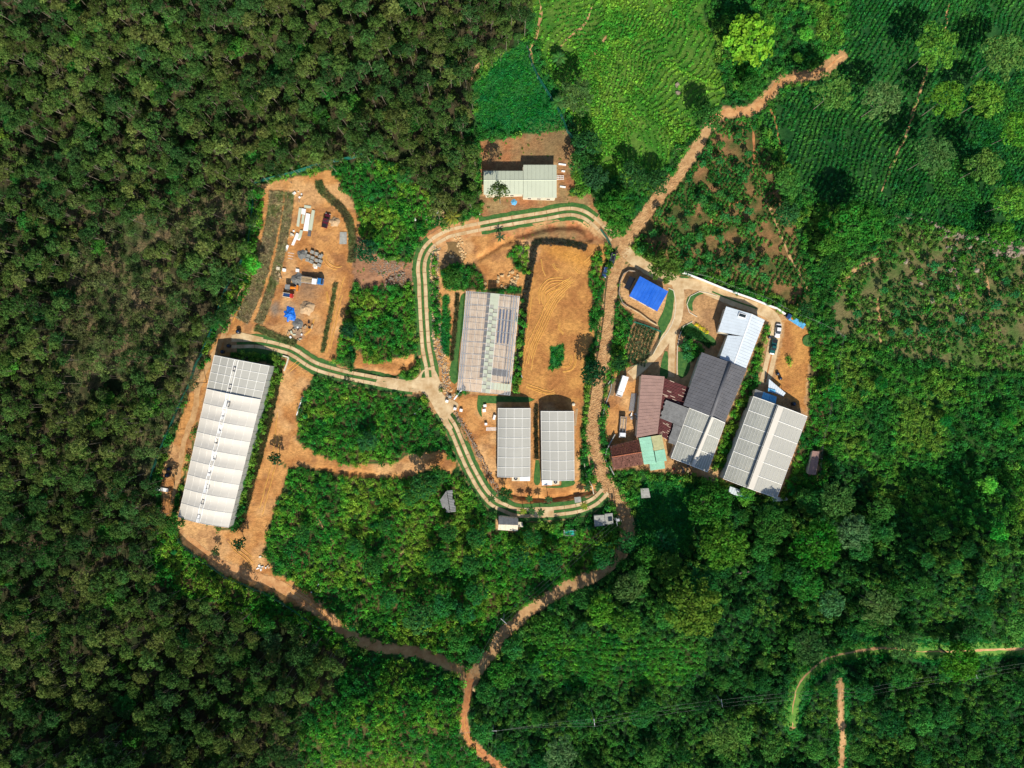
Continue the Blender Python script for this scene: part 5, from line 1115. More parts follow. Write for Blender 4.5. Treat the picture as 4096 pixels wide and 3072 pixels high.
# tea in rows
def tea_rows(name, label, code, fn, spacing, along, sc, cols, seed, box, gap=.25, src='tea'):
    x0, y0, x1, y1 = box; r = np.random.default_rng(seed); pts = []
    sp = spacing / K; al = along / K; cx, cy = (x0 + x1) / 2, (y0 + y1) / 2; R2_ = math.hypot(x1 - x0, y1 - y0) / 2 + 100
    U, Vv = np.meshgrid(np.arange(-R2_, R2_, sp), np.arange(-R2_, R2_, al)); U = U.ravel(); Vv = Vv.ravel() + r.uniform(-.3, .3, U.size) * al; U = U + r.normal(size=U.size) * sp * .06
    X, Y = fn(U, Vv, cx, cy); m = (lookup(lab, X, Y) == code) & (X > -600) & (X < 4700) & (Y > -600) & (r.random(len(X)) < .955) & (fbm(X / 40, Y / 40, seed + 7, 2) > gap)
    X, Y = X[m], Y[m]; scatter(name, label, 'tea', BUSH[src], place(X, Y, .3, .05), r.uniform(*sc, len(X)), tints(X, Y, cols, seed, .25, 90), seed, .08)
def f_dark(U, V, cx, cy):
    a = R_(62); x = cx + U * math.sin(a) + V * math.cos(a); y = cy + U * math.cos(a) - V * math.sin(a)
    return x + (fbm(x / 420, y / 420, 90, 2) - .5) * 260, y + (fbm(x / 380 + 9, y / 380, 91, 2) - .5) * 160
def f_light(U, V, cx, cy):
    a = R_(62); x = cx + U * math.sin(a) + V * math.cos(a); y = cy + U * math.cos(a) - V * math.sin(a)
    return x + (fbm(x / 260, y / 260, 95, 2) - .5) * 420, y + (fbm(x / 240 + 9, y / 240, 96, 2) - .5) * 300
tea_rows('tea_rows_dark', 'dark green tea bushes in slanting rows on the upper right slope', TEA2, f_dark, 1.42, .55, (.95, 1.3), G_TEA, 51, (3000, -600, 4700, 1000))
tea_rows('tea_rows_light', 'light green young tea in wavy contour rows at the top', TEA1, f_light, 1.15, .55, (.8, 1.2), G_TEAL, 52, (2050, -600, 2950, 800))

tea_rows('plot_tea', 'dark tea bushes in slanting rows with gaps of bare soil behind the white wall', PLOT, f_dark, 1.25, .62, (.9, 1.5), [(.012, .09, .018), (.024, .13, .022), (.05, .17, .026)], 53, (2500, 400, 3300, 1300), .40)
def f_flat(U, V, cx, cy): return cx + V + (fbm(V / 200, U / 200, 97, 2) - .5) * 20, cy + U + (fbm(V / 260, U / 260, 98, 2) - .5) * 60
tea_rows('terrace_rows', 'bushes planted in level terrace rows right of the road fork', BANK, f_flat, 1.9, .8, (.9, 1.3), G_BRT[:3], 54, (2050, 2500, 2900, 2780), .2, 'shrub')

# ------------------------------------------------------------------ vehicles
def loft(mb, st, mi=0):
    """st: list of (x, z0, z1, half width bottom, half width top) -> closed rounded hull along x"""
    V = []; n = 8
    for x, z0, z1, w0, w1 in st:
        e = min(.12, (z1 - z0) * .35)
        V += [(x, -w0, z0), (x, -w0, z1 - e * 1.6), (x, -w1, z1 - e), (x, -w1 + e, z1), (x, w1 - e, z1), (x, w1, z1 - e), (x, w0, z1 - e * 1.6), (x, w0, z0)]
    F = [(i * n + j, i * n + (j + 1) % n, (i + 1) * n + (j + 1) % n, (i + 1) * n + j) for i in range(len(st) - 1) for j in range(n)]
    F = [f[::-1] for f in F]; F += [tuple(range(n)), tuple((len(st) - 1) * n + j for j in range(n))[::-1]]
    return mb.add(V, F, mi)
def wheels(t, L_, W_, xs, r=.36, w=.24):
    for x in xs:
        for s in (-1, 1):
            y = s * (W_ / 2 - w / 2); mb = MB(); mb.tube([(x, y - w / 2, r), (x, y + w / 2, r)], r, n=14); o = mb.build('wheel', M['tyre'], t, local=True)
            mb = MB(); mb.tube([(x, y - w / 2 - .01, r), (x, y + w / 2 + .01, r)], r * .55, n=10); mb.build('rim', M['steel'], o, local=True)
def lights(t, L_, W_, z, back=True):
    for s in (-1, 1):
        mb = MB(); mb.box(L_ / 2 - .03, s * (W_ / 2 - .28), z - .09, z + .09, .12, .34); mb.build('headlight', M['white'], t, local=True)
        if back: mb = MB(); mb.box(-L_ / 2 + .03, s * (W_ / 2 - .22), z - .08, z + .12, .1, .24); mb.build('tail_light', M['paint_red'], t, local=True)
def place_v(t, p, ang): t.location = p; t.rotation_euler[2] = R_(ang)
def veh(name, label, cat, s, ang, group=None):
    p = RW(s[0], s[1], 1.2); t = thing(name, label, cat, (p[0], p[1], .12), group); t.rotation_euler[2] = R_(ang); return t
def car(name, label, cat, s, ang, L_, W_, Hh, m, style):
    t = veh(name, label, cat, s, ang); w = W_ / 2; hb = Hh * .55; f = L_ / 2
    mb = MB(); loft(mb, [(-f, .42, hb * .85, w * .86, w * .82), (-f + .25, .30, hb, w, w * .93), (-f * .3, .28, hb + .02, w, w * .94), (f * .35, .28, hb, w, w * .92), (f - .3, .30, hb * .84, w * .97, w * .86), (f, .42, hb * .68, w * .84, w * .74)])
    mb.build('body', m, t, local=True, smooth=False)
    x0, x1, x2, x3 = {'suv': (-f * .96, -f * .86, f * .12, f * .42), 'sedan': (-f * .8, -f * .42, f * .10, f * .48), 'pickup': (-f * .14, -f * .06, f * .22, f * .50)}[style]
    mb = MB(); loft(mb, [(x0, hb - .1, hb + .02, w * .9, w * .86), (x1, hb - .1, Hh - .05, w * .9, w * .74), (x2, hb - .1, Hh - .05, w * .9, w * .74), (x3, hb - .1, hb + .02, w * .9, w * .84)]); mb.build('window_glass', M['glass'], t, local=True)
    mb = MB(); mb.box((x1 + x2) / 2, 0, Hh - .07, Hh, (x2 - x1) * .98, W_ * .72, taper=1); mb.build('roof', m, t, local=True)
    for s in (-1, 1): mb = MB(); mb.box(x3 - .35, s * (w + .06), hb, hb + .14, .14, .2); mb.build('wing_mirror', m, t, local=True)
    if style == 'suv': 
        for s in (-1, 1): mb = MB(); mb.box((x1 + x2) / 2, s * w * .62, Hh, Hh + .05, (x2 - x1) * .85, .05); mb.build('roof_rail', M['steel'], t, local=True)
    if style == 'pickup':
        mb = MB(); mb.box((-f + x0) / 2, 0, hb - .30, hb + .015, (x0 + f) - .25, W_ * .78); mb.build('load_bed', M['dark'], t, local=True)
        for s in (-1, 1): mb = MB(); mb.box((-f + x0) / 2, s * w * .88, hb - .3, hb + .10, (x0 + f) - .12, .09); mb.build('bed_side', m, t, local=True)
        mb = MB(); mb.box(-f + .1, 0, hb - .3, hb + .10, .09, W_ * .8); mb.build('tailgate', m, t, local=True)
    wheels(t, L_, W_, (-f * .62, f * .62)); lights(t, L_, W_, hb * .62); return t
def lorry(name, label, s, ang, L_, W_, cabm, style, hgt=2.4):
    t = veh(name, label, 'lorry', s, ang); f = L_ / 2; cl = 1.7; mb = MB(); mb.box(-.2, 0, .55, .8, L_ - .6, W_ * .5); mb.build('chassis', M['darkgrey'], t, local=True)
    mb = MB(); loft(mb, [(f - cl, .5, hgt - .1, W_ / 2, W_ / 2 * .92), (f - .5, .5, hgt, W_ / 2, W_ / 2 * .92), (f - .12, .5, hgt * .66, W_ / 2, W_ / 2 * .9), (f, .5, hgt * .5, W_ / 2 * .95, W_ / 2 * .85)]); mb.build('cab', cabm, t, local=True)
    mb = MB(); mb.add([(f - .44, -W_ * .42, hgt - .12), (f - .44, W_ * .42, hgt - .12), (f - .08, W_ * .42, hgt * .68), (f - .08, -W_ * .42, hgt * .68), (f - .6, -W_ * .42, hgt - .12), (f - .6, W_ * .42, hgt - .12), (f - .24, W_ * .42, hgt * .62), (f - .24, -W_ * .42, hgt * .62)], [(0, 3, 2, 1), (4, 5, 6, 7), (0, 1, 5, 4), (2, 3, 7, 6), (1, 2, 6, 5), (3, 0, 4, 7)]); mb.build('windscreen', M['glass'], t, local=True)
    bl = L_ - cl - .15; bx = -f + bl / 2
    if style == 'box': mb = MB(); mb.box(bx, 0, .85, 2.9, bl, W_); mb.build('cargo_box', M['white'], t, local=True); mb = MB(); mb.box(bx, 0, 2.9, 2.95, bl - .1, W_ - .1); mb.build('box_roof', M['white'], t, local=True)
    else:
        mb = MB(); mb.box(bx, 0, .85, .98, bl, W_); mb.build('load_bed', M['wood'] if style == 'logs' else M['sand'], t, local=True)
        for s_ in (-1, 1): mb = MB(); mb.box(bx, s_ * (W_ / 2 - .04), .98, 1.6, bl, .08); mb.build('bed_side', M['steel'], t, local=True)
        for x in (-f + .04, -f + bl - .04): mb = MB(); mb.box(x, 0, .98, 1.7, .08, W_ - .17); mb.build('bed_end', M['steel'], t, local=True)
        if style == 'logs':
            for k in range(11): y = -W_ / 2 + .2 + k * (W_ - .4) / 10; mb = MB(); mb.tube([(-f + .15, y, 1.55 + random.uniform(0, .2)), (-f + bl - .12 - random.uniform(0, .5), y + random.uniform(-.15, .15), 1.6 + random.uniform(0, .25))], .09, n=6); mb.build('pole_load', M['wood'], t, local=True)
        else:
            mb = MB(); mb.box(bx + .2, 0, 1.6, 1.7, bl * .9, .1); mb.build('tarp_bar', M['steel'], t, local=True)
            mb = MB(); mb.box(bx - .8, 0, .98, 1.35, bl * .5, W_ * .8, taper=.9); mb.build('load', M['sand'], t, local=True)
    wheels(t, L_, W_, (-f * .62, -f * .38, f * .66), .45, .3); lights(t, L_, W_, .95); return t
car('black_suv', 'black four-wheel drive parked on the stone road near the junction', 'car', tt(2, 1, 866, 585), 255, 5.2, 2.0, 1.8, M['paint_black'], 'suv')
car('dark_hatchback', 'small dark car half in the bushes behind the black four-wheel drive', 'car', tt(2, 1, 805, 690), 258, 3.6, 1.65, 1.5, M['paint_navy'], 'suv')
car('white_car', 'white saloon car parked on the upper drive of the compound', 'car', tt(3, 1, 92, 1197), 262, 4.7, 1.85, 1.5, M['paint_white'], 'sedan')
car('green_pickup', 'dark green double-cab pickup in front of the white car', 'pickup', tt(3, 1, 52, 1335), 258, 5.4, 1.95, 1.75, M['paint_green'], 'pickup')
car('maroon_pickup', 'maroon pickup truck with an earth-stained bed in the work yard', 'pickup', tt(1, 1, 602, 245), 74, 5.0, 1.95, 1.75, M['paint_maroon'], 'pickup')
lorry('blue_lorry', 'lorry with a blue bonnet and white cab roof carrying wooden poles', tt(1, 1, 487, 765), -7, 7.6, 2.2, M['paint_blue'], 'logs')
c = RW(*tt(1, 1, 503, 773), 2.4); t = tag(MB().box(c[0] , c[1], 2.30, 2.44, 1.6, 1.9, R_(-7)).build('cab_visor', M['white']), 'white sheet lying over the cab of the blue lorry', 'sheet')
lorry('white_box_lorry', 'white box lorry parked beside the pink-roofed shed', Zm(2380, 1434, 512, 1269, (265, 275))[0], 252, 7.2, 2.1, M['paint_white'], 'box')
lorry('open_lorry', 'open-bed lorry with a white cab in the middle of the brown yard', Zm(2380, 1434, 512, 1269, (275, 680))[0], 266, 7.2, 2.1, M['paint_white'], 'open')
t = veh('orange_tractor', 'orange tractor with a grey hood roof in the work yard', 'tractor', tt(1, 1, 298, 825), -4)
mb = MB(); loft(mb, [(-.2, .6, 1.3, .45, .4), (1.5, .6, 1.25, .42, .36), (1.75, .7, 1.0, .35, .3)]); mb.build('bonnet', M['paint_orange'], t, local=True)
mb = MB(); mb.box(-.7, 0, 2.1, 2.2, 1.7, 1.6); mb.build('roof', M['grey'], t, local=True); mb = MB(); mb.box(-.8, 0, .7, 1.1, 1.3, 1.4); mb.build('body', M['paint_orange'], t, local=True)
for x, y in ((-1.4, -.7), (-1.4, .7), (0, -.7), (0, .7)): mb = MB(); mb.tube([(x, y, 1.0), (x, y, 2.12)], .05); mb.build('roof_post', M['darkgrey'], t, local=True)
mb = MB(); mb.box(2.2, 0, .2, .9, .6, 2.0, taper=.95); mb.build('bucket', M['paint_orange'], t, local=True); wheels(t, 3, 1.9, (-1.0,), .75, .4); wheels(t, 3, 1.7, (1.1,), .42, .28); lights(t, 3.2, 1.2, 1.0, False)
t = veh('mini_truck', 'small white truck with a red nose and dark bed in the work yard', 'truck', tt(1, 1, 277, 892), -8)
mb = MB(); mb.box(-.5, 0, .6, 1.2, 2.6, 1.5); mb.build('body', M['cream'], t, local=True); mb = MB(); mb.box(-.5, 0, 1.2, 1.26, 2.3, 1.15); mb.build('load_bed', M['paint_navy'], t, local=True)
for s_ in (-1, 1): mb = MB(); mb.box(-.5, s_ * .68, 1.2, 1.45, 2.6, .1); mb.build('bed_side', M['cream'], t, local=True)
mb = MB(); loft(mb, [(.8, .5, 1.7, .75, .68), (1.4, .5, 1.7, .75, .68), (1.8, .5, 1.1, .72, .6)]); mb.build('cab', M['paint_red'], t, local=True); mb = MB(); mb.box(1.5, 0, 1.15, 1.5, .3, 1.2); mb.build('windscreen', M['glass'], t, local=True); wheels(t, 3.2, 1.6, (-1.1, 1.1), .32, .2); lights(t, 3.6, 1.5, .8, False)
t = veh('blue_sheet_stack', 'light blue ribbed sheets laid on a long trailer by the white wall', 'trailer', tt(3, 1, 250, 1120), -32)
p = t.location.copy()
for k in range(6): mb = MB(); mb.box(-2.3 + k * 1.0, 0, .7, .82 + .03 * (k % 2), .96, 1.9 - .1 * (k < 2)); mb.build('ribbed_sheet', M['ltblue'], t, local=True)
mb = MB(); mb.box(0, 0, .45, .69, 6.2, 1.2); mb.build('trailer_bed', M['steel'], t, local=True); mb = MB(); mb.box(-3.4, 0, .5, 1.6, 1.2, 1.6, taper=.97); mb.build('cab', M['paint_navy'], t, local=True); mb = MB(); mb.box(-1.9, .1, .86, 1.05, .8, .7); mb.build('cushion', M['paint_orange'], t, local=True); wheels(t, 6, 1.7, (-2.5, 1.8), .35, .22)
# black water tanks, drums, tyres
def drum(label, s, r, h, m=M['black'], name='water_tank', cat='tank', group=None):
    p = RW(s[0], s[1], h); t = thing(name, label, cat, (p[0], p[1], base_under(p)), group); mb = MB(); mb.tube([(0, 0, 0), (0, 0, h * .8)], r, n=16); mb.tube([(0, 0, h * .8), (0, 0, h * .93), (0, 0, h)], r, r * .45, n=16); mb.build('shell', m, t, local=True)
    mb = MB(); mb.tube([(0, 0, h), (0, 0, h + .1)], r * .35, n=12); mb.build('lid', M['paint_navy'] if m is M['black'] else m, t, local=True); return t
for lb_, s, r, h in (('black round tank on the corner of the concrete apron', tt(0, 1, 2052, 1205), .8, 1.6), ('black round tank standing on the shaded soil north of the long greenhouse', tt(0, 1, 1970, 1328), .65, 1.3), ('black round tank touching the north end of the long greenhouse', tt(0, 1, 1915, 1380), .65, 1.3),
    ('upper black tank of the pair on the bare path left of the long greenhouse', tt(0, 2, 1452, 735), .75, 1.5), ('lower black tank of the pair on the bare path left of the long greenhouse', tt(0, 2, 1438, 790), .85, 1.6),
    ('black tank in the grass left of the green pickup', tt(3, 1, 18, 1252), .55, 1.1), ('upper black tank of the pair on orange soil by the white canopy', tt(3, 1, 90, 1570), .6, 1.1), ('lower black tank of the pair on orange soil by the white canopy', tt(3, 1, 112, 1610), .6, 1.1),
    ('black tank on brown soil beyond the top corner of the large greenhouse', tt(3, 2, 230, 172), .75, 1.4), ('black tank at the fence beside the box lorry yard', Zm(2380, 1434, 512, 1269, (135, 475))[0], .6, 1.1)): drum(lb_, s, r, h)
drum('pale concrete well ring at the top of the right film greenhouse', tt(2, 2, 532, 177), .55, .6, M['cream'], 'well_ring', 'well')
t = drum('wide flat green water tank cover on the orange soil', tt(3, 1, 350, 1285), 2.0, .4, M['lawn'], 'tank_cover', 'cover')
# yard goods
def slab_thing(name, label, cat, poly, z0, z1, m, group=None, part='sheet'):
    W3 = [RW(p[0], p[1], z1) for p in poly]; c = np.mean(np.array(W3), 0); t = thing(name, label, cat, (float(c[0]), float(c[1]), z0), group)
    mb = MB(); mb.prism([(p[0], p[1]) for p in W3], z0, z1); o = mb.build(name, m); bpy.data.objects.remove(t); o2 = tag(o, label, cat, group); return o2
zy = lambda *p: Zm(1090, 780, 384, 1269, *p)
for lb_, poly, z1, m in (('pale green sheet lying across the top of the panel pile', ((420, 132), (510, 145), (505, 175), (418, 168)), .25, M['palegreen']),
    ('long pale green panel at the left of the panel pile', ((350, 168), (382, 175), (350, 420), (316, 410)), .35, M['palegreen']), ('second pale green panel beside the long left one', ((392, 262), (425, 268), (410, 380), (378, 375)), .30, M['palegreen']),
    ('short white panel at the top left of the panel pile', ((385, 175), (440, 185), (430, 262), (380, 250)), .5, M['white']), ('long white panel in the middle of the panel pile', ((445, 240), (498, 250), (468, 475), (405, 468)), .45, M['white']),
    ('long pale green panel at the right of the panel pile', ((522, 195), (560, 205), (520, 468), (470, 465)), .4, M['palegreen']), ('dark blue-grey box at the foot of the right green panel', ((472, 470), (508, 475), (500, 545), (462, 540)), .6, M['darkgrey']),
    ('white plank pile leaning from the panels to the pallets', ((315, 500), (345, 510), (280, 665), (248, 660)), .4, M['white']), ('pale green plank beside the white plank pile', ((365, 462), (400, 468), (378, 560), (330, 590)), .35, M['palegreen']),
    ('small white plank bundle under the pale green plank', ((345, 520), (385, 530), (358, 600), (318, 590)), .3, M['white']), ('white sheet beside the grassed bank of the yard', ((188, 655), (215, 668), (185, 745), (160, 738)), .3, M['white']),
    ('flat grey concrete pad in the work yard', ((890, 490), (980, 490), (980, 648), (885, 648)), .22, M['concrete_grey'])):
    slab_thing('panel' if 'pad' not in lb_ else 'concrete_pad', lb_, 'panel' if 'pad' not in lb_ else 'pad', zy(*poly), 0, z1, m)
for k, (u, v) in enumerate(((480, 90), (500, 110), (545, 90), (395, 600), (420, 580))):
    pass
for k in range(3):
    a_, b_ = zy((205, 762 + 36 * k), (285 - 10 * k, 775 + 36 * k)); p, q = GW(*a_, .06), GW(*b_, .06); tag(MB().tube([p, q], .06).build('white_pipe', M['white']), 'white pipe lying by the yard bank, %s of three' % ['topmost', 'middle', 'lowest'][k], 'pipe', 'white pipes by the bank')
for lb_, (a_, b_) in (('long white pipe on the soil right of the long greenhouse', T(1, 2, (402, 110), (350, 270))), ('white pole lying at the left edge of the shrub block by the drive', T(1, 2, (1370, 260), (1425, 205))), ('white plank on the path below the clear greenhouse', T(1, 2, (1710, 135), (1775, 55))),
    ('white bent plank on the stony strip right of the clear greenhouse', T(2, 1, (50, 1495), (85, 1605))), ('thin white post lying by the red earth below the pale green roof', T(1, 1, (1925, 160), (1935, 195))), ('white plank at the edge of the creek stones', T(1, 1, (1365, 215), (1380, 248))),
    ('first long pole beside the right film greenhouse', T(2, 2, (555, 215), (540, 360))), ('second long pole beside the right film greenhouse', T(2, 2, (566, 215), (550, 362))), ('pale board on the top edge of the sunlit meadow path', T(2, 0, (1415, 1290), (1520, 1280))), ('metal sheet lying in the grass below the large greenhouse', T(3, 2, (40, 1000), (168, 988)))):
    p, q = GW(*a_, .1), GW(*b_, .1); d = math.hypot(p[0] - q[0], p[1] - q[1]); w_ = {'metal': 1.4, 'white': .5}.get(lb_.split()[0], .3)
    tag(MB().box((p[0] + q[0]) / 2, (p[1] + q[1]) / 2, p[2] - .05, p[2] + .06, d, w_, math.atan2(q[1] - p[1], q[0] - p[0])).build('plank', M['white'] if 'white' in lb_ or 'metal' in lb_ else M['wood']), lb_, 'plank')
slab_thing('white_sheet', 'long white and blue sheet laid across the path left of the long greenhouse', 'sheet', T(0, 2, (1308, 880), (1452, 905), (1450, 935), (1305, 910)), 0, .5, M['white'])
# block pallets
for k, (u, v) in enumerate([(520, 752), (578, 775), (627, 812), (470, 805), (525, 828), (458, 855), (510, 880), (580, 862), (628, 872), (555, 930), (610, 925), (440, 745), (650, 790)]):
    s = zy((u, v))[0]; p = RW(*s, 1.0); t = thing('block_pallet', 'grey block pallet, %s, in the cluster beside the gravel heap' % ['topmost of the large ones', 'second from the top', 'upper right', 'left edge', 'centre', 'lower left', 'bottom middle', 'right of centre', 'right edge', 'white-topped, lowest', 'lowest right', 'small, touching the gravel', 'small, top right corner'][k], 'pallet', (p[0], p[1], 0), 'block pallets in the yard'); t.rotation_euler[2] = R_(-20 + random.uniform(-8, 8))
    sc_ = .55 if k in (11, 12) else 1
    mb = MB(); mb.box(0, 0, 0, .12, 1.25 * sc_, 1.15 * sc_); mb.build('base', M['wood'], t, local=True)
    for a in range(3):
        for b_ in range(3): mb = MB(); mb.box((a - 1) * .38 * sc_, (b_ - 1) * .36 * sc_, .12, random.uniform(.85, 1.0), .355 * sc_, .335 * sc_); mb.build('block_stack', M['cream'] if k == 9 else M['concrete_grey'], t, local=True)
def heap(name, label, s, r, h, m, seed, ry=None, lob=.25):
    c = GW(*s, 0); V = [(c[0], c[1], c[2] + h)]; F = []; n, rings = 28, 7; q = np.random.default_rng(seed)
    ang = [2 * math.pi * j / n for j in range(n)]; off = [1 + lob * (vnoise(np.array([3 * math.cos(a) + seed]), np.array([3 * math.sin(a)]), 3)[0] - .5) * 2 for a in ang]
    for i in range(1, rings + 1):
        for j, a in enumerate(ang):
            t_ = i / rings; rr = r * t_ * off[j]; zz = h * (1 - t_) ** 1.1 + (q.uniform(-.06, .06) * h if i < rings else -.12) + .1 * h * math.sin(5 * a + i)
            if i == rings: zz = -.1
            V.append((c[0] + rr * math.cos(a), c[1] + rr * math.sin(a) * (ry or 1), c[2] + zz))
    for j in range(n): F.append((0, 1 + j, 1 + (j + 1) % n))
    for i in range(rings - 1):
        for j in range(n): F.append((1 + i * n + j, 1 + (i + 1) * n + j, 1 + (i + 1) * n + (j + 1) % n, 1 + i * n + (j + 1) % n))
    o = newobj(name, V, F, m, None, True); return tag(o, label, 'heap')
heap('sand_heap', 'pale sand heap beside the maroon pickup', tt(1, 1, 682, 258), 2.0, 1.1, M['sand'], 1)
heap('sand_heap', 'brown crumbly earth heap in the middle of the lower yard', tt(1, 1, 437, 1000), 2.9, 1.6, M['sand'], 2)
heap('gravel_heap', 'grey gravel heap touching the block pallets', tt(1, 1, 395, 540), 1.9, .9, M['gravel'], 3)
heap('gravel_heap', 'dark gravel heap behind the pole lorry', tt(1, 1, 360, 755), 2.3, 1.2, M['gravel'], 4)
heap('gravel_heap', 'smooth round grey gravel heap below the blue tarpaulin', tt(1, 1, 362, 1140), 2.0, .9, M['gravel'], 5, lob=.05)
heap('blue_tarpaulin', 'crumpled bright blue tarpaulin over a heap in the work yard', tt(1, 1, 290, 1055), 2.1, 1.2, M['bluetarp'], 6, 1.25, .35)
heap('blue_tarpaulin', 'pale blue crumpled plastic below the pale green roofed house', tt(2, 1, 15, 88), 1.1, .6, M['ltblue'], 7)
def clutter(label, s, n, R, mats_, seed, group, cat='scrap'):
    q = random.Random(seed)
    for k in range(n):
        a, d = q.uniform(0, 6.28), R * math.sqrt(q.random()); p = GW(s[0] + d * math.cos(a) / K, s[1] + d * math.sin(a) / K); l, w_, h = q.uniform(.4, 1.3), q.uniform(.25, .7), q.uniform(.15, .7)
        o = MB().box(0, 0, -.05, h, l, w_, 0, taper=q.uniform(.75, 1)).build('scrap_piece', M[q.choice(mats_)], None); o.location = p; o.rotation_euler = (q.uniform(-.1, .1), q.uniform(-.1, .1), q.uniform(0, 3)); tag(o, label, cat, group)
clutter('odd piece of building scrap in the heap below the round gravel heap', tt(1, 1, 345, 1225), 16, 2.6, ['white', 'black', 'concrete_grey', 'palegreen', 'wood'], 1, 'scrap below the gravel heap')
clutter('dark drum or block by the lower right corner of the yard', tt(1, 1, 455, 1160), 7, 1.5, ['black', 'black', 'wood'], 2, 'drums at the yard corner')
clutter('board in the pile at the left edge of the yard', tt(1, 1, 180, 730), 10, 1.8, ['wood', 'wood', 'white'], 3, 'boards at the yard edge')
clutter('crate at the left foot of the panel pile', tt(1, 1, 315, 355), 5, 1.2, ['cream', 'white', 'wood'], 4, 'crates by the panel pile')
clutter('loose bit of packaging near the top of the yard', tt(1, 1, 360, 40), 6, 1.8, ['white', 'wood', 'cream'], 5, 'packaging at the top of the yard')
clutter('bright scrap on the slope beside the lower dirt road', tt(1, 3, 525, 120), 9, 2.0, ['white', 'white', 'black'], 6, 'scrap by the lower dirt road')
clutter('pale rubble piece on the sunlit soil at the shrub corner', tt(1, 2, 70, 1550), 12, 3.0, ['white', 'cream', 'cream'], 7, 'rubble at the shrub corner')
clutter('pale scrap beside the loop drive rubble', tt(1, 1, 1520, 200), 12, 2.6, ['cream', 'white', 'concrete_grey'], 8, 'scrap by the loop drive')
clutter('item stored behind the row of sheds', Zm(2400, 1700, 512, 1269, (840, 460))[0], 18, 4.0, ['darkgrey', 'wood', 'paint_navy', 'grey', 'paint_red'], 9, 'stores behind the sheds')
clutter('metal part stacked along the pink-roofed shed', Zm(2380, 1434, 512, 1269, (385, 560))[0], 10, 1.5, ['steel', 'darkgrey', 'white'], 10, 'metal stock by the pink shed')
clutter('item leaning at the north end of the long greenhouse', Zm(680, 1300, 512, 1269, (760, 345))[0], 7, 1.8, ['darkgrey', 'paint_navy', 'steel'], 11, 'items at the greenhouse end')
for k, (u, v, m) in enumerate(((495, 70, 'white'), (320, 65, 'white'), (240, 45, 'cream'), (735, 25, 'white'))):
    slab_thing('crate', ['tilted white tray near the pallets', 'white frame box on the churned soil', 'cream crate at the bank edge', 'white bag right of the tray'][k], 'crate', Zm(1040, 1060, 384, 1269, (u - 22, v - 22), (u + 22, v - 16), (u + 18, v + 22), (u - 25, v + 18)), 0, .6, M[m])
for k in range(6):
    a_, b_ = Zm(2380, 1434, 512, 1269, (365 + 9 * k, 345), (338 + 9 * k, 525)); p, q = GW(*a_, .3), GW(*b_, .3); tag(MB().tube([p, q], .10, n=5).build('steel_pipe', M['steel']), 'steel pipe in the rack left of the pink-roofed shed', 'pipe', 'steel pipes by the pink shed')
for k in range(4):
    a_, b_ = Zm(2380, 1434, 512, 1269, (195 + 10 * k, 195), (150 + 10 * k, 370)); p, q = GW(*a_, .3), GW(*b_, .3); tag(MB().tube([p, q], .10, n=5).build('timber', M['wood']), 'long timber beside the white box lorry', 'timber', 'timbers beside the box lorry')
for lb_, (u, v), m, (l, w_) in (('white cabinet on the grass corner below the clear greenhouse, upper one', (247, 553), 'white', (1.1, .9)), ('white cabinet on the grass corner below the clear greenhouse, lower one', (240, 600), 'white', (1.2, 1.1)), ('upright white board beside the left film greenhouse', (340, 668), 'white', (.8, 1.7)), ('small white block pile near the striped mat', (257, 735), 'white', (.9, .8)),
        ('white meter box at the drive junction', (10, 598), 'white', (1.0, 1.0))):
    s = Zm(1840, 1400, 512, 1269, (u, v))[0]; p = RW(*s, .9); tag(MB().box(p[0], p[1], 0, .9, l, w_, R_(random.uniform(-20, 10)), taper=.96).build('cabinet', M[m]), lb_, 'cabinet')
for lb_, (u, v) in (('pair of white meter boxes by the plaza, upper', (395, 465)), ('pair of white meter boxes by the plaza, lower', (365, 508)), ('white box on the low wall south of the plaza', (445, 583))):
    p = RW(*Zm(1640, 1400, 512, 1269, (u, v))[0], 1.0); tag(MB().box(p[0], p[1], 0, 1.0, 1.0, .9, R_(-15), taper=.95).build('meter_box', M['concrete_grey'] if 'upper' in lb_ else M['white']), lb_, 'box')
t = thing('slatted_mat', 'row of short white slats on the soil by the left film greenhouse', 'slats', GW(*Zm(1840, 1400, 512, 1269, (310, 783))[0]))
for k in range(9): mb = MB(); mb.box((k - 4) * .4, 0, .02, .12, .18, 1.25, R_(-8)); mb.build('slat', M['white'], t, local=True)
for i, s in enumerate(Zm(1880, 500, 512, 1269, (915, 390), (925, 458), (920, 612))): p = GW(*s, .3); tag(MB().box(p[0], p[1], 0, .4, [2.6, 1.2, 2.0][i], .5, R_(-8)).build('white_plank_stack', M['white']), 'white plank stack right of the pale green roofed house, %s' % ['topmost', 'middle', 'lowest'][i], 'planks')
s = Zm(1880, 500, 512, 1269, (895, 522))[0]; t = thing('lattice_frame', 'white lattice frame leaning at the end of the pale green roof', 'frame', GW(*s, .6))
for k in range(5): mb = MB(); mb.box(-1.1 + .55 * k, 0, 0, .08, .12, 1.5); mb.build('bar', M['white'], t, local=True); 
for k in range(3): mb = MB(); mb.box(0, -.65 + .65 * k, .08, .15, 2.5, .12); mb.build('rail', M['white'], t, local=True)
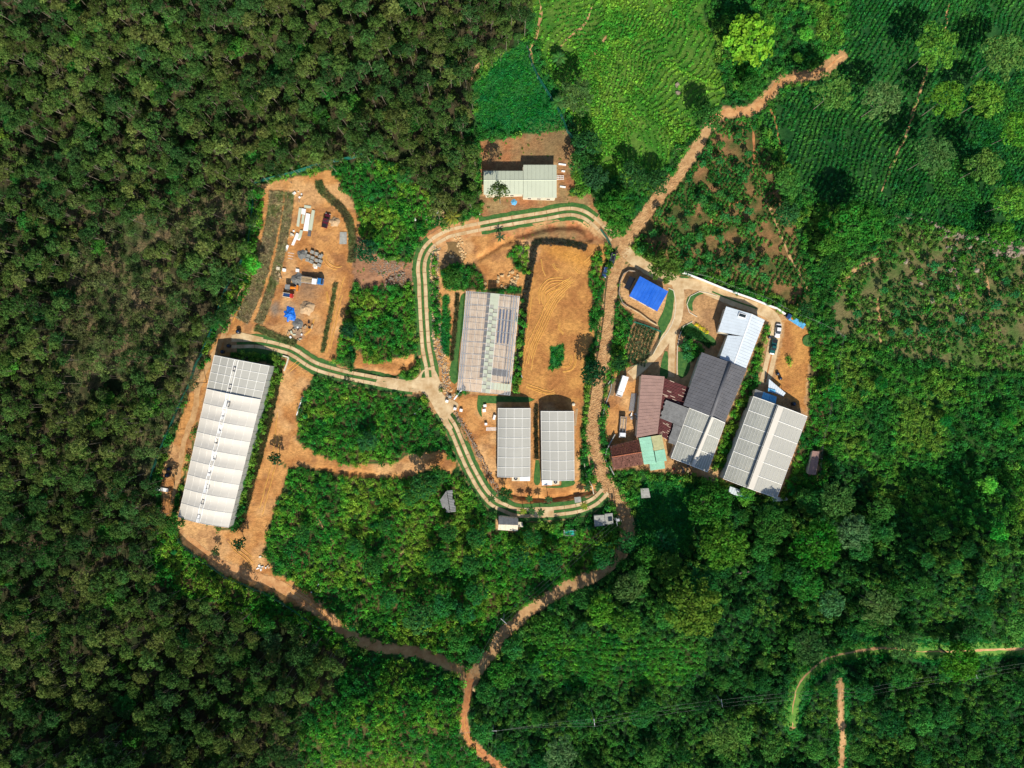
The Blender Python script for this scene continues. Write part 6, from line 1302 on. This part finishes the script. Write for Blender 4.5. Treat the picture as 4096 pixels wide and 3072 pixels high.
# ---- rocks
def rock_mesh(name, seed, m):
    import bmesh
    bm = bmesh.new(); bmesh.ops.create_icosphere(bm, subdivisions=1, radius=1); q = random.Random(seed)
    for v in bm.verts: v.co *= q.uniform(.72, 1.18); v.co.z *= .7
    me = bpy.data.meshes.new(name); bm.to_mesh(me); bm.free(); me.materials.append(m); return me
ROCK = [rock_mesh('boulder', k, M['rock']) for k in range(5)]; ROCKG = [rock_mesh('stone', k + 9, M['rockgrey']) for k in range(5)]; COB = [rock_mesh('cobble', k + 20, M['stonepath']) for k in range(4)]
def boulder(s, r, label, group, ms=ROCK):
    o = bpy.data.objects.new('boulder', random.choice(ms)); C.objects.link(o); o.location = GW(*s, r * .25); o.scale = (r, r * random.uniform(.7, 1), r * .8); o.rotation_euler = (random.uniform(-.4, .4), random.uniform(-.4, .4), random.uniform(0, 6)); tag(o, label, 'boulder', group)
zb = lambda *p: Zm(1740, 860, 512, 1269, *p)
for s in zb((770, 565), (665, 600), (630, 625), (620, 660), (740, 570), (820, 600), (790, 615), (820, 625), (775, 655), (795, 680), (745, 700), (770, 705), (805, 655), (755, 680), (660, 705), (700, 720), (790, 700), (760, 640), (500, 680), (485, 730), (730, 600)):
    boulder(s, random.uniform(.45, .95), 'pale ochre boulder heaped above the top end of the clear greenhouse', 'boulders above the clear greenhouse')
for k in range(34):
    t_ = random.random(); u = 230 + 80 * t_ + random.uniform(-45, 30); v = 215 + 220 * t_; boulder(zb((u, v))[0], random.uniform(.3, .65), 'pale stone along the right bank of the muddy pond', 'stones along the pond bank')
for s in zb((30, 360), (180, 415), (60, 540), (150, 410), (20, 620)): boulder(s, .7, 'single boulder at the left of the muddy pond', 'boulders left of the pond')
for s in T(3, 1, (1565, 480), (1190, 600), (1575, 680), (1320, 790), (1790, 680), (1545, 380), (1410, 940), (1740, 470), (2000, 470), (1810, 400), (1885, 375)): boulder(s, random.uniform(.9, 1.7), 'grey boulder lying on the rough slope at the right', 'boulders of the rough slope', ROCKG)
for s in T(2, 0, (1430, 735), (1435, 800)): boulder(s, 1.0, 'grey rock in the light tea slope', 'rocks in the light tea slope', ROCKG)
boulder(T(1, 3, (1885, 970))[0], 1.3, 'yellowish boulder at the fork of the lower roads', 'fork boulder')
def strew(name, label, line, half, n, sc, meshes, seed, cat='stones'):
    q = np.random.default_rng(seed); L_, Nn = normals2(spline(line, 4)); i = q.integers(0, len(L_), n); o = q.uniform(-half, half, n)
    X = L_[i, 0] + Nn[i, 0] * o + q.uniform(-3, 3, n); Y = L_[i, 1] + Nn[i, 1] * o + q.uniform(-3, 3, n)
    scatter(name, label, cat, meshes, place(X, Y, 0, .0) + np.array([0, 0, .04]), q.uniform(*sc, n), np.ones((n, 3)) * .2, seed, .3)
strew('creek_stones', 'stones lining the dry creek right of the loop drive', T(1, 1, (1560, 480), (1540, 650), (1545, 850), (1560, 1050), (1560, 1250), (1590, 1400), (1640, 1560)) + T(1, 2, (1640, 20), (1700, 120)), 17, 900, (.12, .42), ROCK + ROCKG, 71)
strew('drain_stones', 'stones lining the drain along the south drive', T(1, 2, (1720, 250), (1830, 420), (1930, 620), (2020, 800), (2110, 960)), 9, 350, (.10, .3), ROCKG, 72)
strew('cobbles', 'rough stones paving the road', [p for p in R2 if 2380 < p[0] or p[1] < 2000][14:], 22, 5200, (.14, .32), COB, 73, 'paving')
strew('field_wall_stones', 'low dry stone wall along the lower edge of the dark tea field', T(3, 1, (1080, 205), (1240, 215), (1400, 260), (1540, 330), (1650, 375), (1880, 420), (2212, 500)), 6, 520, (.2, .6), ROCKG, 74)
strew('rockery', 'tumbled rocks at the right of the rough slope', T(3, 1, (1950, 470), (2080, 500), (2200, 470)), 30, 120, (.3, 1.0), ROCKG, 75)
strew('slope_wall_stones', 'stone line running down the rough slope', T(3, 1, (1640, 380), (1610, 600), (1640, 800), (1680, 1000), (1700, 1180)), 5, 300, (.2, .45), ROCKG, 76)
strew('rubble', 'pinkish rubble between the yard and the loop drive', T(1, 1, (1020, 600), (1150, 650), (1280, 700), (1100, 760)), 45, 500, (.1, .3), ROCKG, 77)
strew('roadside_rubble', 'rubble on the shaded side of the lower road', T(1, 3, (1780, 1480), (1880, 1580), (1960, 1640)), 14, 160, (.1, .35), ROCKG, 78)
strew('bank_stones', 'broken stones around the rubble corner', T(1, 1, (1460, 260), (1560, 240), (1600, 160)), 20, 150, (.15, .4), ROCK, 79)
# ---- planted banks (dense grass tufts set in rows)
TUFT = []
for v in range(4):
    q = np.random.default_rng(600 + v); n = 26; d = q.normal(size=(n, 3)) * (.22, .22, .1) + (0, 0, .3); nr = q.normal(size=(n, 3)) * (.8, .8, .3) + (0, 0, .7)
    TUFT.append(cloud_mesh('grass_tuft', d, nr, .30, q.random(n), aspect=.22, seed=v))
def bank(name, label, line, half, cols, seed, cell=.5, sc=(.7, 1.2), row=.42):
    q = np.random.default_rng(seed); L_, Nn = normals2(spline(line, cell / K)); X, Y = [], []; c = row / K
    for i in range(len(L_)):
        for o in np.arange(-half, half, c): X.append(L_[i, 0] + Nn[i, 0] * o); Y.append(L_[i, 1] + Nn[i, 1] * o)
    X = np.array(X) + q.normal(size=len(X)) * 1.0; Y = np.array(Y) + q.normal(size=len(Y)) * 1.0
    scatter(name, label, 'bank', TUFT, place(X, Y, .2), q.uniform(*sc, len(X)), tints(X, Y, cols, seed, .25, 60), seed, .15)
G_BANK = [(.34, .29, .17), (.27, .26, .13), (.38, .31, .18), (.20, .24, .09)]; G_BK2 = [(.09, .14, .05), (.14, .18, .06), (.21, .22, .09)]
bank('outer_bank', 'grey-green grassed bank, outer strip at the left of the yard', T(1, 1, (175, 0), (165, 130), (130, 330), (75, 560), (10, 800), (-70, 1000), (-120, 1110)) , 25, G_BANK, 81)
bank('inner_bank', 'darker grassed bank, inner strip beside the yard', T(1, 1, (290, 10), (282, 120), (262, 250), (228, 450), (182, 660), (125, 850), (65, 1030), (20, 1130)), 15, G_BANK[1:], 82)
bank('north_bank', 'grassed bank curving down the right side of the yard', T(1, 0, (540, 1570), (560, 1640)) + T(1, 1, (640, 60), (720, 130), (790, 230), (820, 340), (830, 450), (822, 600)), 14, G_BK2 + [(.09, .09, .045)], 83)
bank('south_bank', 'dark shrubby bank at the foot of the yard', T(1, 1, (0, 1180), (120, 1230), (240, 1280), (340, 1310)), 12, G_BK2, 84)
bank('yard_hedge', 'low clipped grass hedge line inside the yard', T(1, 1, (690, 790), (670, 900), (640, 1060), (610, 1200), (575, 1380)), 5, G_BK2 + [(.1, .09, .05)], 85)
bank('greenhouse_bank', 'rough grass bank along the right side of the long greenhouse', T(1, 1, (200, 1480), (180, 1600)) + T(1, 2, (160, 60), (120, 260), (60, 480), (20, 640), (-30, 800), (-80, 1000), (-130, 1180)), 13, [(.10, .10, .04), (.06, .09, .03), (.13, .11, .05)], 86)
bank('stone_bank', 'dark stony planted strip between the clear greenhouse and the orange ground', T(2, 1, (640, 480), (500, 445), (350, 430), (210, 440), (180, 560), (150, 720), (110, 950), (90, 1150), (70, 1350), (50, 1600)), 10, [(.05, .06, .045), (.08, .075, .06), (.04, .055, .03)], 87)
bank('grass_ledge', 'narrow tufted ledge left of the clear greenhouse', T(1, 1, (1740, 880), (1730, 1050), (1705, 1300), (1690, 1450)), 5, [(.12, .11, .05), (.07, .08, .035)], 88)
bank('middle_strip', 'tufted strip between the two film greenhouses', T(2, 2, (205, 180), (205, 400), (210, 640)), 6, [(.06, .07, .035), (.10, .085, .05)], 89)
bank('rosemary_plot', 'plot of grey-green seedlings in rows inside the net fence', T(2, 1, (1160, 1160), (1110, 1300), (1060, 1480)), 40, [(.05, .12, .05), (.09, .15, .06), (.12, .14, .07)], 90, .55, (.8, 1.5), 1.15)
for k, ln_ in enumerate((T(2, 1, (1480, 1180), (1540, 1270)), T(2, 1, (1500, 1180), (1620, 1240)), T(2, 1, (1570, 1210), (1710, 1330)))):
    bank('flower_rows', 'clipped green herb rows in the courtyard bed', ln_, 10, [(.02, .09, .02), (.03, .12, .03)], 91 + k)
for k, (u, v) in enumerate(((1590, 1145), (1620, 1175), (1650, 1195), (1680, 1215))):
    p = GW(*tt(2, 1, u, v)); o = bpy.data.objects.new('yellow_bush', BUSH['shrub'][k]); C.objects.link(o); o.location = p; o.scale = (.95, .95, .7); o['tint'] = [.55, .50, .02]; tag(o, 'round yellow bush, %s in the courtyard row of four' % ['first', 'second', 'third', 'last'][k], 'bush', 'yellow bushes in the courtyard')
# ---- palms and banana plants
def palm(label, s, h, nf, fl, tint, name='palm_tree', group='young palms along the drive', wid=.16):
    p = RW(s[0], s[1], h); t = thing(name, label, 'palm', (p[0], p[1], base_under(p)), group); t['tint'] = list(tint)
    mb = MB(); mb.tube([(0, 0, -.2), (.05, .03, h * .5), (0, 0, h)], .13, .08, n=7); mb.build('trunk', M['bark'], t, local=True)
    for k in range(nf):
        a = 2 * math.pi * k / nf + random.uniform(-.2, .2); L_ = fl * random.uniform(.85, 1.1); V = []; F = []; n = 7; ri = random.uniform(.3, .6)
        for i in range(n):
            q = i / (n - 1); r_ = L_ * q * (1 - .12 * q); z = h + ri * math.sin(q * 2.2) * L_ * .5 - .35 * L_ * q * q; w_ = wid * L_ * math.sin(math.pi * min(1, q * .93 + .07)) + .02; c_, s_ = math.cos(a), math.sin(a)
            V += [(r_ * c_ - w_ * s_, r_ * s_ + w_ * c_, z - w_ * .5), (r_ * c_, r_ * s_, z), (r_ * c_ + w_ * s_, r_ * s_ - w_ * c_, z - w_ * .5)]
        for i in range(n - 1):   # leaflets: notched by leaving every blade slightly apart
            b_ = 3 * i; F += [(b_, b_ + 3, b_ + 4, b_ + 1), (b_ + 1, b_ + 4, b_ + 5, b_ + 2)]
        o = newobj('frond', V, F, M['leaf'], t, local=True); o['tint'] = [float(x * random.uniform(.8, 1.2)) for x in tint]; a_ = o.data.attributes.new('lv', 'FLOAT', 'FACE'); a_.data.foreach_set('value', np.random.default_rng(k).uniform(.3, .7, len(F)))
for lb_, (u, v) in (('young palm at the curve of the south drive, leftmost', (62, 605)), ('young palm above the drive below the left film greenhouse', (440, 605)), ('young palm above the grass strip, middle of the terrace', (632, 612)), ('young palm left of the concrete apron, yellowish', (380, 730)), ('young palm at the left edge of the concrete apron', (465, 725)), ('young palm on the concrete apron', (555, 745)), ('young palm on the stone road bend', (1128, 480)), ('yellow-green young palm at the right end of the grass strip', (985, 680)), ('thin young palm beside the terrace stones', (1015, 500))):
    palm(lb_, zz5((u, v))[0], random.uniform(5, 6), 9, 1.75, (.16, .21, .03) if 'yellow' in lb_ else (.045, .10, .03))
palm('yellowish coconut palm leaning over the rubble at the loop drive bend', tt(1, 1, 1695, 215), 8, 13, 3.6, (.17, .17, .03), group='coconut palm', wid=.10)
for lb_, s in (('banana clump at the left of the light tea slope, upper', tt(2, 0, 410, 490)), ('banana clump at the left of the light tea slope, lower', tt(2, 0, 400, 880))): palm(lb_, s, 4.0, 10, 3.4, (.045, .13, .03), 'banana_plant', 'banana clumps', .17)
palm('drooping palm-like plant on the red earth near the stone ditch', tt(1, 1, 2110, 390), 3.5, 9, 2.2, (.04, .09, .04), group='drooping plant', wid=.10)
t = tree('uprooted_sapling', 'dark leaved sapling standing on bare soil below the long greenhouse', 'tree', 'round', *Zm(680, 1900, 512, 1269, (690, 680))[0], 2.6, (.02, .06, .02)); t = tree('sapling', 'dark sapling at the start of the middle dirt path', 'tree', 'round', *tt(1, 2, 165, 640), 2.6, (.02, .06, .02)); tree('sapling', 'olive sapling near the lower end of the long greenhouse', 'tree', 'round', *Zm(680, 1900, 512, 1269, (450, 760))[0], 1.7, (.07, .09, .03))
# ---- walls and fences
def wall_run(name, label, cat, line, h, w_, m, capm=None, seg=34, part='wall_block'):
    pts = spline(line, seg); c = GW(*pts[len(pts) // 2]); t = thing(name, label, cat, c)
    for a, b_ in zip(pts[:-1], pts[1:]):
        p, q = GW(*a), GW(*b_); d = math.hypot(q[0] - p[0], q[1] - p[1]); an = math.atan2(q[1] - p[1], q[0] - p[0]); z = (p[2] + q[2]) / 2
        mb = MB(); mb.box((p[0] + q[0]) / 2, (p[1] + q[1]) / 2, z - .5, z + h, d - .03, w_, an); o = mb.build(part, m, t)
        if capm: mb = MB(); mb.box((p[0] + q[0]) / 2, (p[1] + q[1]) / 2, z + h, z + h + .08, d - .02, w_ + .12, an); cp = mb.build('coping', capm, t)
    return t
wall_run('white_boundary_wall', 'white boundary wall curving above the compound drive', 'wall', T(2, 1, (1470, 700), (1650, 768), (1850, 850), (2050, 920), (2212, 985)) + T(3, 1, (70, 1010), (140, 1058)), 1.2, .42, M['cream'], M['white'])
wall_run('curved_drain_wall', 'dark curved retaining wall round the blue roofed house', 'wall', T(2, 1, (1060, 690), (1010, 680), (960, 710), (930, 780), (920, 880), (950, 960), (990, 990)), 1.3, .25, M['rockgrey'])
wall_run('retaining_wall', 'low brown retaining wall below the blue roofed house', 'wall', T(2, 1, (990, 990), (1100, 1050), (1190, 1120), (1250, 1155)), 1.0, .3, M['concrete'])
wall_run('drive_edge', 'thin pale edge of the compound drive round the lawn', 'kerb', T(2, 1, (1350, 830), (1395, 850), (1415, 950), (1400, 1090), (1350, 1200), (1280, 1290), (1220, 1400)), .2, .22, M['cream'], seg=24, part='kerb_stone')
wall_run('bed_edge', 'pale kerb of the courtyard beds', 'kerb', T(2, 1, (1560, 1120), (1480, 1160), (1450, 1230), (1430, 1330), (1425, 1480), (1425, 1580)), .25, .22, M['cream'], seg=24, part='kerb_stone')
wall_run('bed_edge', 'pale kerb round the brown oval bed', 'kerb', T(2, 1, (1770, 900), (1620, 860), (1540, 900), (1510, 970), (1530, 1040), (1600, 1080)), .25, .2, M['cream'], seg=24, part='kerb_stone')
wall_run('canal_wall', 'pale concrete canal wall beside the lower stone road', 'wall', T(2, 2, (610, 560), (625, 700), (640, 790), (690, 880), (705, 950)), .6, .3, M['cream'])
wall_run('corner_wall', 'white angled low wall at the yard corner by the long greenhouse', 'wall', T(1, 1, (235, 1415), (285, 1430), (245, 1548)), .7, .4, M['cream'], seg=20)
wall_run('ditch_wall', 'dark edged low wall left of the box lorry yard', 'wall', T(2, 1, (830, 1659), (870, 1600)) + T(2, 2, (850, 60), (800, 200), (775, 330), (785, 440)), .5, .25, M['concrete_grey'])
wall_run('cottage_wall', 'dark low wall bending round the clay tiled cottage', 'wall', Zm(2400, 1700, 512, 1269, (145, 90), (60, 250), (45, 330), (100, 420), (135, 490)), 1.2, .3, M['concrete_grey'])
def fence(name, label, line, h, m, seg=34, net=True):
    pts = spline(line, seg); t = thing(name, label, 'fence', GW(*pts[len(pts) // 2]))
    for i, (a, b_) in enumerate(zip(pts[:-1], pts[1:])):
        p, q = GW(*a), GW(*b_); mb = MB(); mb.tube([(p[0], p[1], p[2] - .3), (p[0], p[1], p[2] + h)], .05, n=5); mb.build('post', M['steel'], t)
        d = np.array([q[1] - p[1], p[0] - q[0]]); d = d / np.linalg.norm(d) * .02
        if net: newobj('net_panel', [(p[0], p[1], p[2] + .02), (q[0], q[1], q[2] + .02), (q[0] + .3, q[1] + .3, q[2] + h), (p[0] + .3, p[1] + .3, p[2] + h)], [(0, 1, 2, 3)], m, t)
        else:
            for k in range(3): mb = MB(); mb.tube([(p[0], p[1], p[2] + h * (k + 1) / 3.05), (q[0], q[1], q[2] + h * (k + 1) / 3.05)], .013, n=3); mb.build('strand', M['wire'], t)
fence('green_net_fence', 'green net fence along the top of the work yard', T(1, 0, (930, 1350), (760, 1390), (600, 1415), (450, 1465), (300, 1512), (130, 1555), (-10, 1590)), 2.4, M['greennet'])
fence('green_net_fence', 'green net fence down the upper left of the yard', T(1, 0, (-15, 1590), (-15, 1659)) + T(0, 1, (2195, 80), (2170, 300), (2145, 500), (2060, 660), (1960, 840), (1890, 1040), (1820, 1240), (1750, 1400), (1690, 1520)), 2.4, M['greennet'])
fence('green_net_fence', 'green net fence at the left of the long greenhouse path', T(0, 1, (1690, 1520), (1650, 1659)) + T(0, 2, (1560, 180), (1470, 400), (1400, 560), (1340, 720), (1305, 850)), 2.4, M['greennet'])
fence('green_net_fence', 'green net fence along the lower left dirt road', T(0, 2, (1500, 1200), (1560, 1360), (1700, 1480), (1850, 1590)) + T(0, 3, (1960, 10), (2100, 60), (2212, 115)) + T(1, 3, (60, 130), (180, 200), (330, 290), (480, 400), (620, 470)), 2.4, M['greennet'])
fence('green_net_fence', 'green net fence at the edge of the bright glade', T(2, 0, (130, 420), (170, 570), (220, 680), (290, 790), (370, 920), (430, 1030), (470, 1140), (540, 1240), (590, 1330)), 2.0, M['greennet'])
fence('teal_net_fence', 'net fence with a teal top rail round the seedling plot', T(2, 1, (950, 1420), (1000, 1250), (1045, 1128), (1160, 1165), (1278, 1212), (1240, 1340), (1200, 1415), (1080, 1495), (1010, 1515)), 1.4, M['greennet'], 30)
fence('wire_fence', 'wire fence running behind the white wall to the right', T(2, 1, (1480, 690), (1700, 740), (1950, 840), (2212, 930)) + T(3, 1, (200, 1040), (430, 1130), (640, 1245)), 2.0, None, 40, False)
fence('wire_fence', 'wire fence running down through the scrub at the right', T(3, 1, (640, 1245), (600, 1450), (560, 1659)) + T(3, 2, (520, 250), (470, 450), (445, 640), (430, 800)), 2.0, None, 40, False)
fence('green_rail_fence', 'dark green net along the left side of the stone road', T(2, 1, (760, 330), (850, 470), (840, 560), (800, 900), (770, 1200)) + T(2, 2, (680, 60), (640, 300), (600, 500)), 1.3, M['greennet'])
# ---- electricity poles and wires
def pole(label, s, h=9.0, ang=0, arms=1, double=False):
    p = RW(s[0], s[1], h); zb_ = base_under(p); t = thing('power_pole', label, 'pole', (p[0], p[1], zb_)); t.rotation_euler[2] = R_(ang)
    mb = MB(); mb.tube([(0, 0, -.5), (0, 0, h - zb_)], .16, .11, n=8); mb.build('mast', M['concrete_grey'], t, local=True)
    for k in range(arms):
        mb = MB(); mb.box(0, 0, h - zb_ - .3 - .6 * k, h - zb_ - .15 - .6 * k, 2.6, .14); a_ = mb.build('crossarm', M['steel'], t, local=True)
        for x in (-1.2, 0, 1.2): mb = MB(); mb.tube([(x, 0, h - zb_ - .15 - .6 * k), (x, 0, h - zb_ + .1 - .6 * k)], .06, n=6); mb.build('insulator', M['white'], a_, local=True)
    if double: mb = MB(); mb.tube([(0, 1.6, -.5), (0, 1.6, h - zb_)], .14, .11, n=8); mb.build('mast', M['concrete_grey'], t, local=True); mb = MB(); mb.box(0, .8, 6, 7, .8, .9); mb.build('transformer', M['steel'], t, local=True)
    c, s_ = math.cos(R_(ang)), math.sin(R_(ang)); return [(p[0] + x * c, p[1] + x * s_, h + .1) for x in (-1.2, 0, 1.2)]
PA = pole('power pole with a slanting crossarm above the lower road bend', tt(1, 3, 2140, 392), ang=-42); PB = pole('power pole in the bushes left of the red dirt road', tt(1, 3, 1590, 1390), ang=0, arms=2); PC = pole('double power pole beside the concrete tanks', tt(2, 2, 905, 1190), ang=-80, double=True)
PD = pole('power pole in the bushes right of the red dirt road', tt(1, 3, 2048, 1340), ang=0); PE = pole('power pole rising from the shrubs at the bottom middle', tt(2, 3, 712, 1268), ang=-84); PF = pole('power pole by a bare strip of grass at the bottom right of centre', tt(2, 3, 1815, 1100), ang=-80)
PG = pole('power pole beside the pale earth path at the lower right', tt(3, 3, 857, 1000), ang=-84); PH = pole('power pole farthest to the lower right', tt(3, 3, 1800, 855), ang=-68)
def wires(A, B, label, sag=1.0):
    t = thing('power_line', label, 'wires', tuple(A[1]))
    for a, b_ in zip(A, B):
        a, b_ = np.array(a), np.array(b_); mb = MB(); mb.tube([a + (b_ - a) * k / 14 - np.array((0, 0, sag * 4 * (k / 14) * (1 - k / 14))) for k in range(15)], .015, n=3); mb.build('wire', M['wire'], t)
OFF = [RW(-200, 3130 + 12 * k, 9) for k in range(3)]; OFR = [RW(4300, 2630 + 12 * k, 9) for k in range(3)]; OFD = [RW(1930 + 14 * k, 3300, 9) for k in range(3)]
for a, b_, lb_ in ((PC, PA, 'wires from the tank pole to the road bend pole'), (PA, PB, 'wires crossing the road fork'), (PB, OFF, 'wires leaving over the woods at the lower left'), (PB, PD, 'short wires across the red dirt road'), (PD, OFD, 'wires leaving at the bottom edge beside the red road'),
                   (PD, PE[::-1], 'wires over the bottom middle shrubs'), (PE, PF, 'wires over the terraces at the bottom'), (PF, PG, 'wires crossing above the grassy track'), (PG, PH, 'wires across the lower right valley'), (PH, OFR, 'wires leaving at the right edge')): wires(a, b_, lb_)
for k, (u, v) in enumerate(((2020, 1240), (2050, 1245), (2140, 1255), (2155, 1175))):
    pass
p4 = T(2, 2, (1885, 885), (2080, 950), (2055, 1010), (1868, 935)); q4 = [RW(*p, 1.9) for p in p4]; t = thing('sheet_canopy', 'low canopy of pale blue and white sheets at the foot of the large greenhouse', 'canopy', (q4[0][0], q4[0][1], 0))
roof_face(t, [q4[3], q4[2], q4[1], q4[0]], M['whiteroof'], 9, 1, .06, jitter=.25); roof_face(t, [tuple(np.array(lerp(q4[3], q4[2], .55)) + (0, 0, .09)), tuple(np.array(q4[2]) + (0, 0, .09)), tuple(np.array(q4[1]) + (0, 0, .09)), tuple(np.array(lerp(q4[0], q4[1], .55)) + (0, 0, .09))], M['ltblue'], 3, 1, .05)
for p in q4: mb = MB(); mb.tube([(p[0], p[1], base_under(p)), (p[0], p[1], 1.85)], .06); mb.build('post', M['steel'], t)
t = thing('timber_deck', 'dark slatted deck between the two plastic greenhouses', 'deck', GW(*tt(2, 2, 1720, 815)))
for k in range(11):
    a_, b_ = T(2, 2, (1672 + 11 * k, 785 + 4 * k), (1660 + 11 * k, 822 + 4 * k)); p, q = GW(*a_, .3), GW(*b_, .3); mb = MB(); mb.box((p[0] + q[0]) / 2, (p[1] + q[1]) / 2, .2, .3, math.hypot(p[0] - q[0], p[1] - q[1]), .28, math.atan2(q[1] - p[1], q[0] - p[0])); mb.build('deck_board', M['wood'], t)
a_, b_ = P((1585, 1240), (1632, 1232)); p, q = GW(*a_, .5), GW(*b_, .6); tag(MB().tube([p, q], .35, .28, n=9).build('fallen_log', M['pale_bark']), 'pale fallen log in the dark gap between two big crowns', 'log')
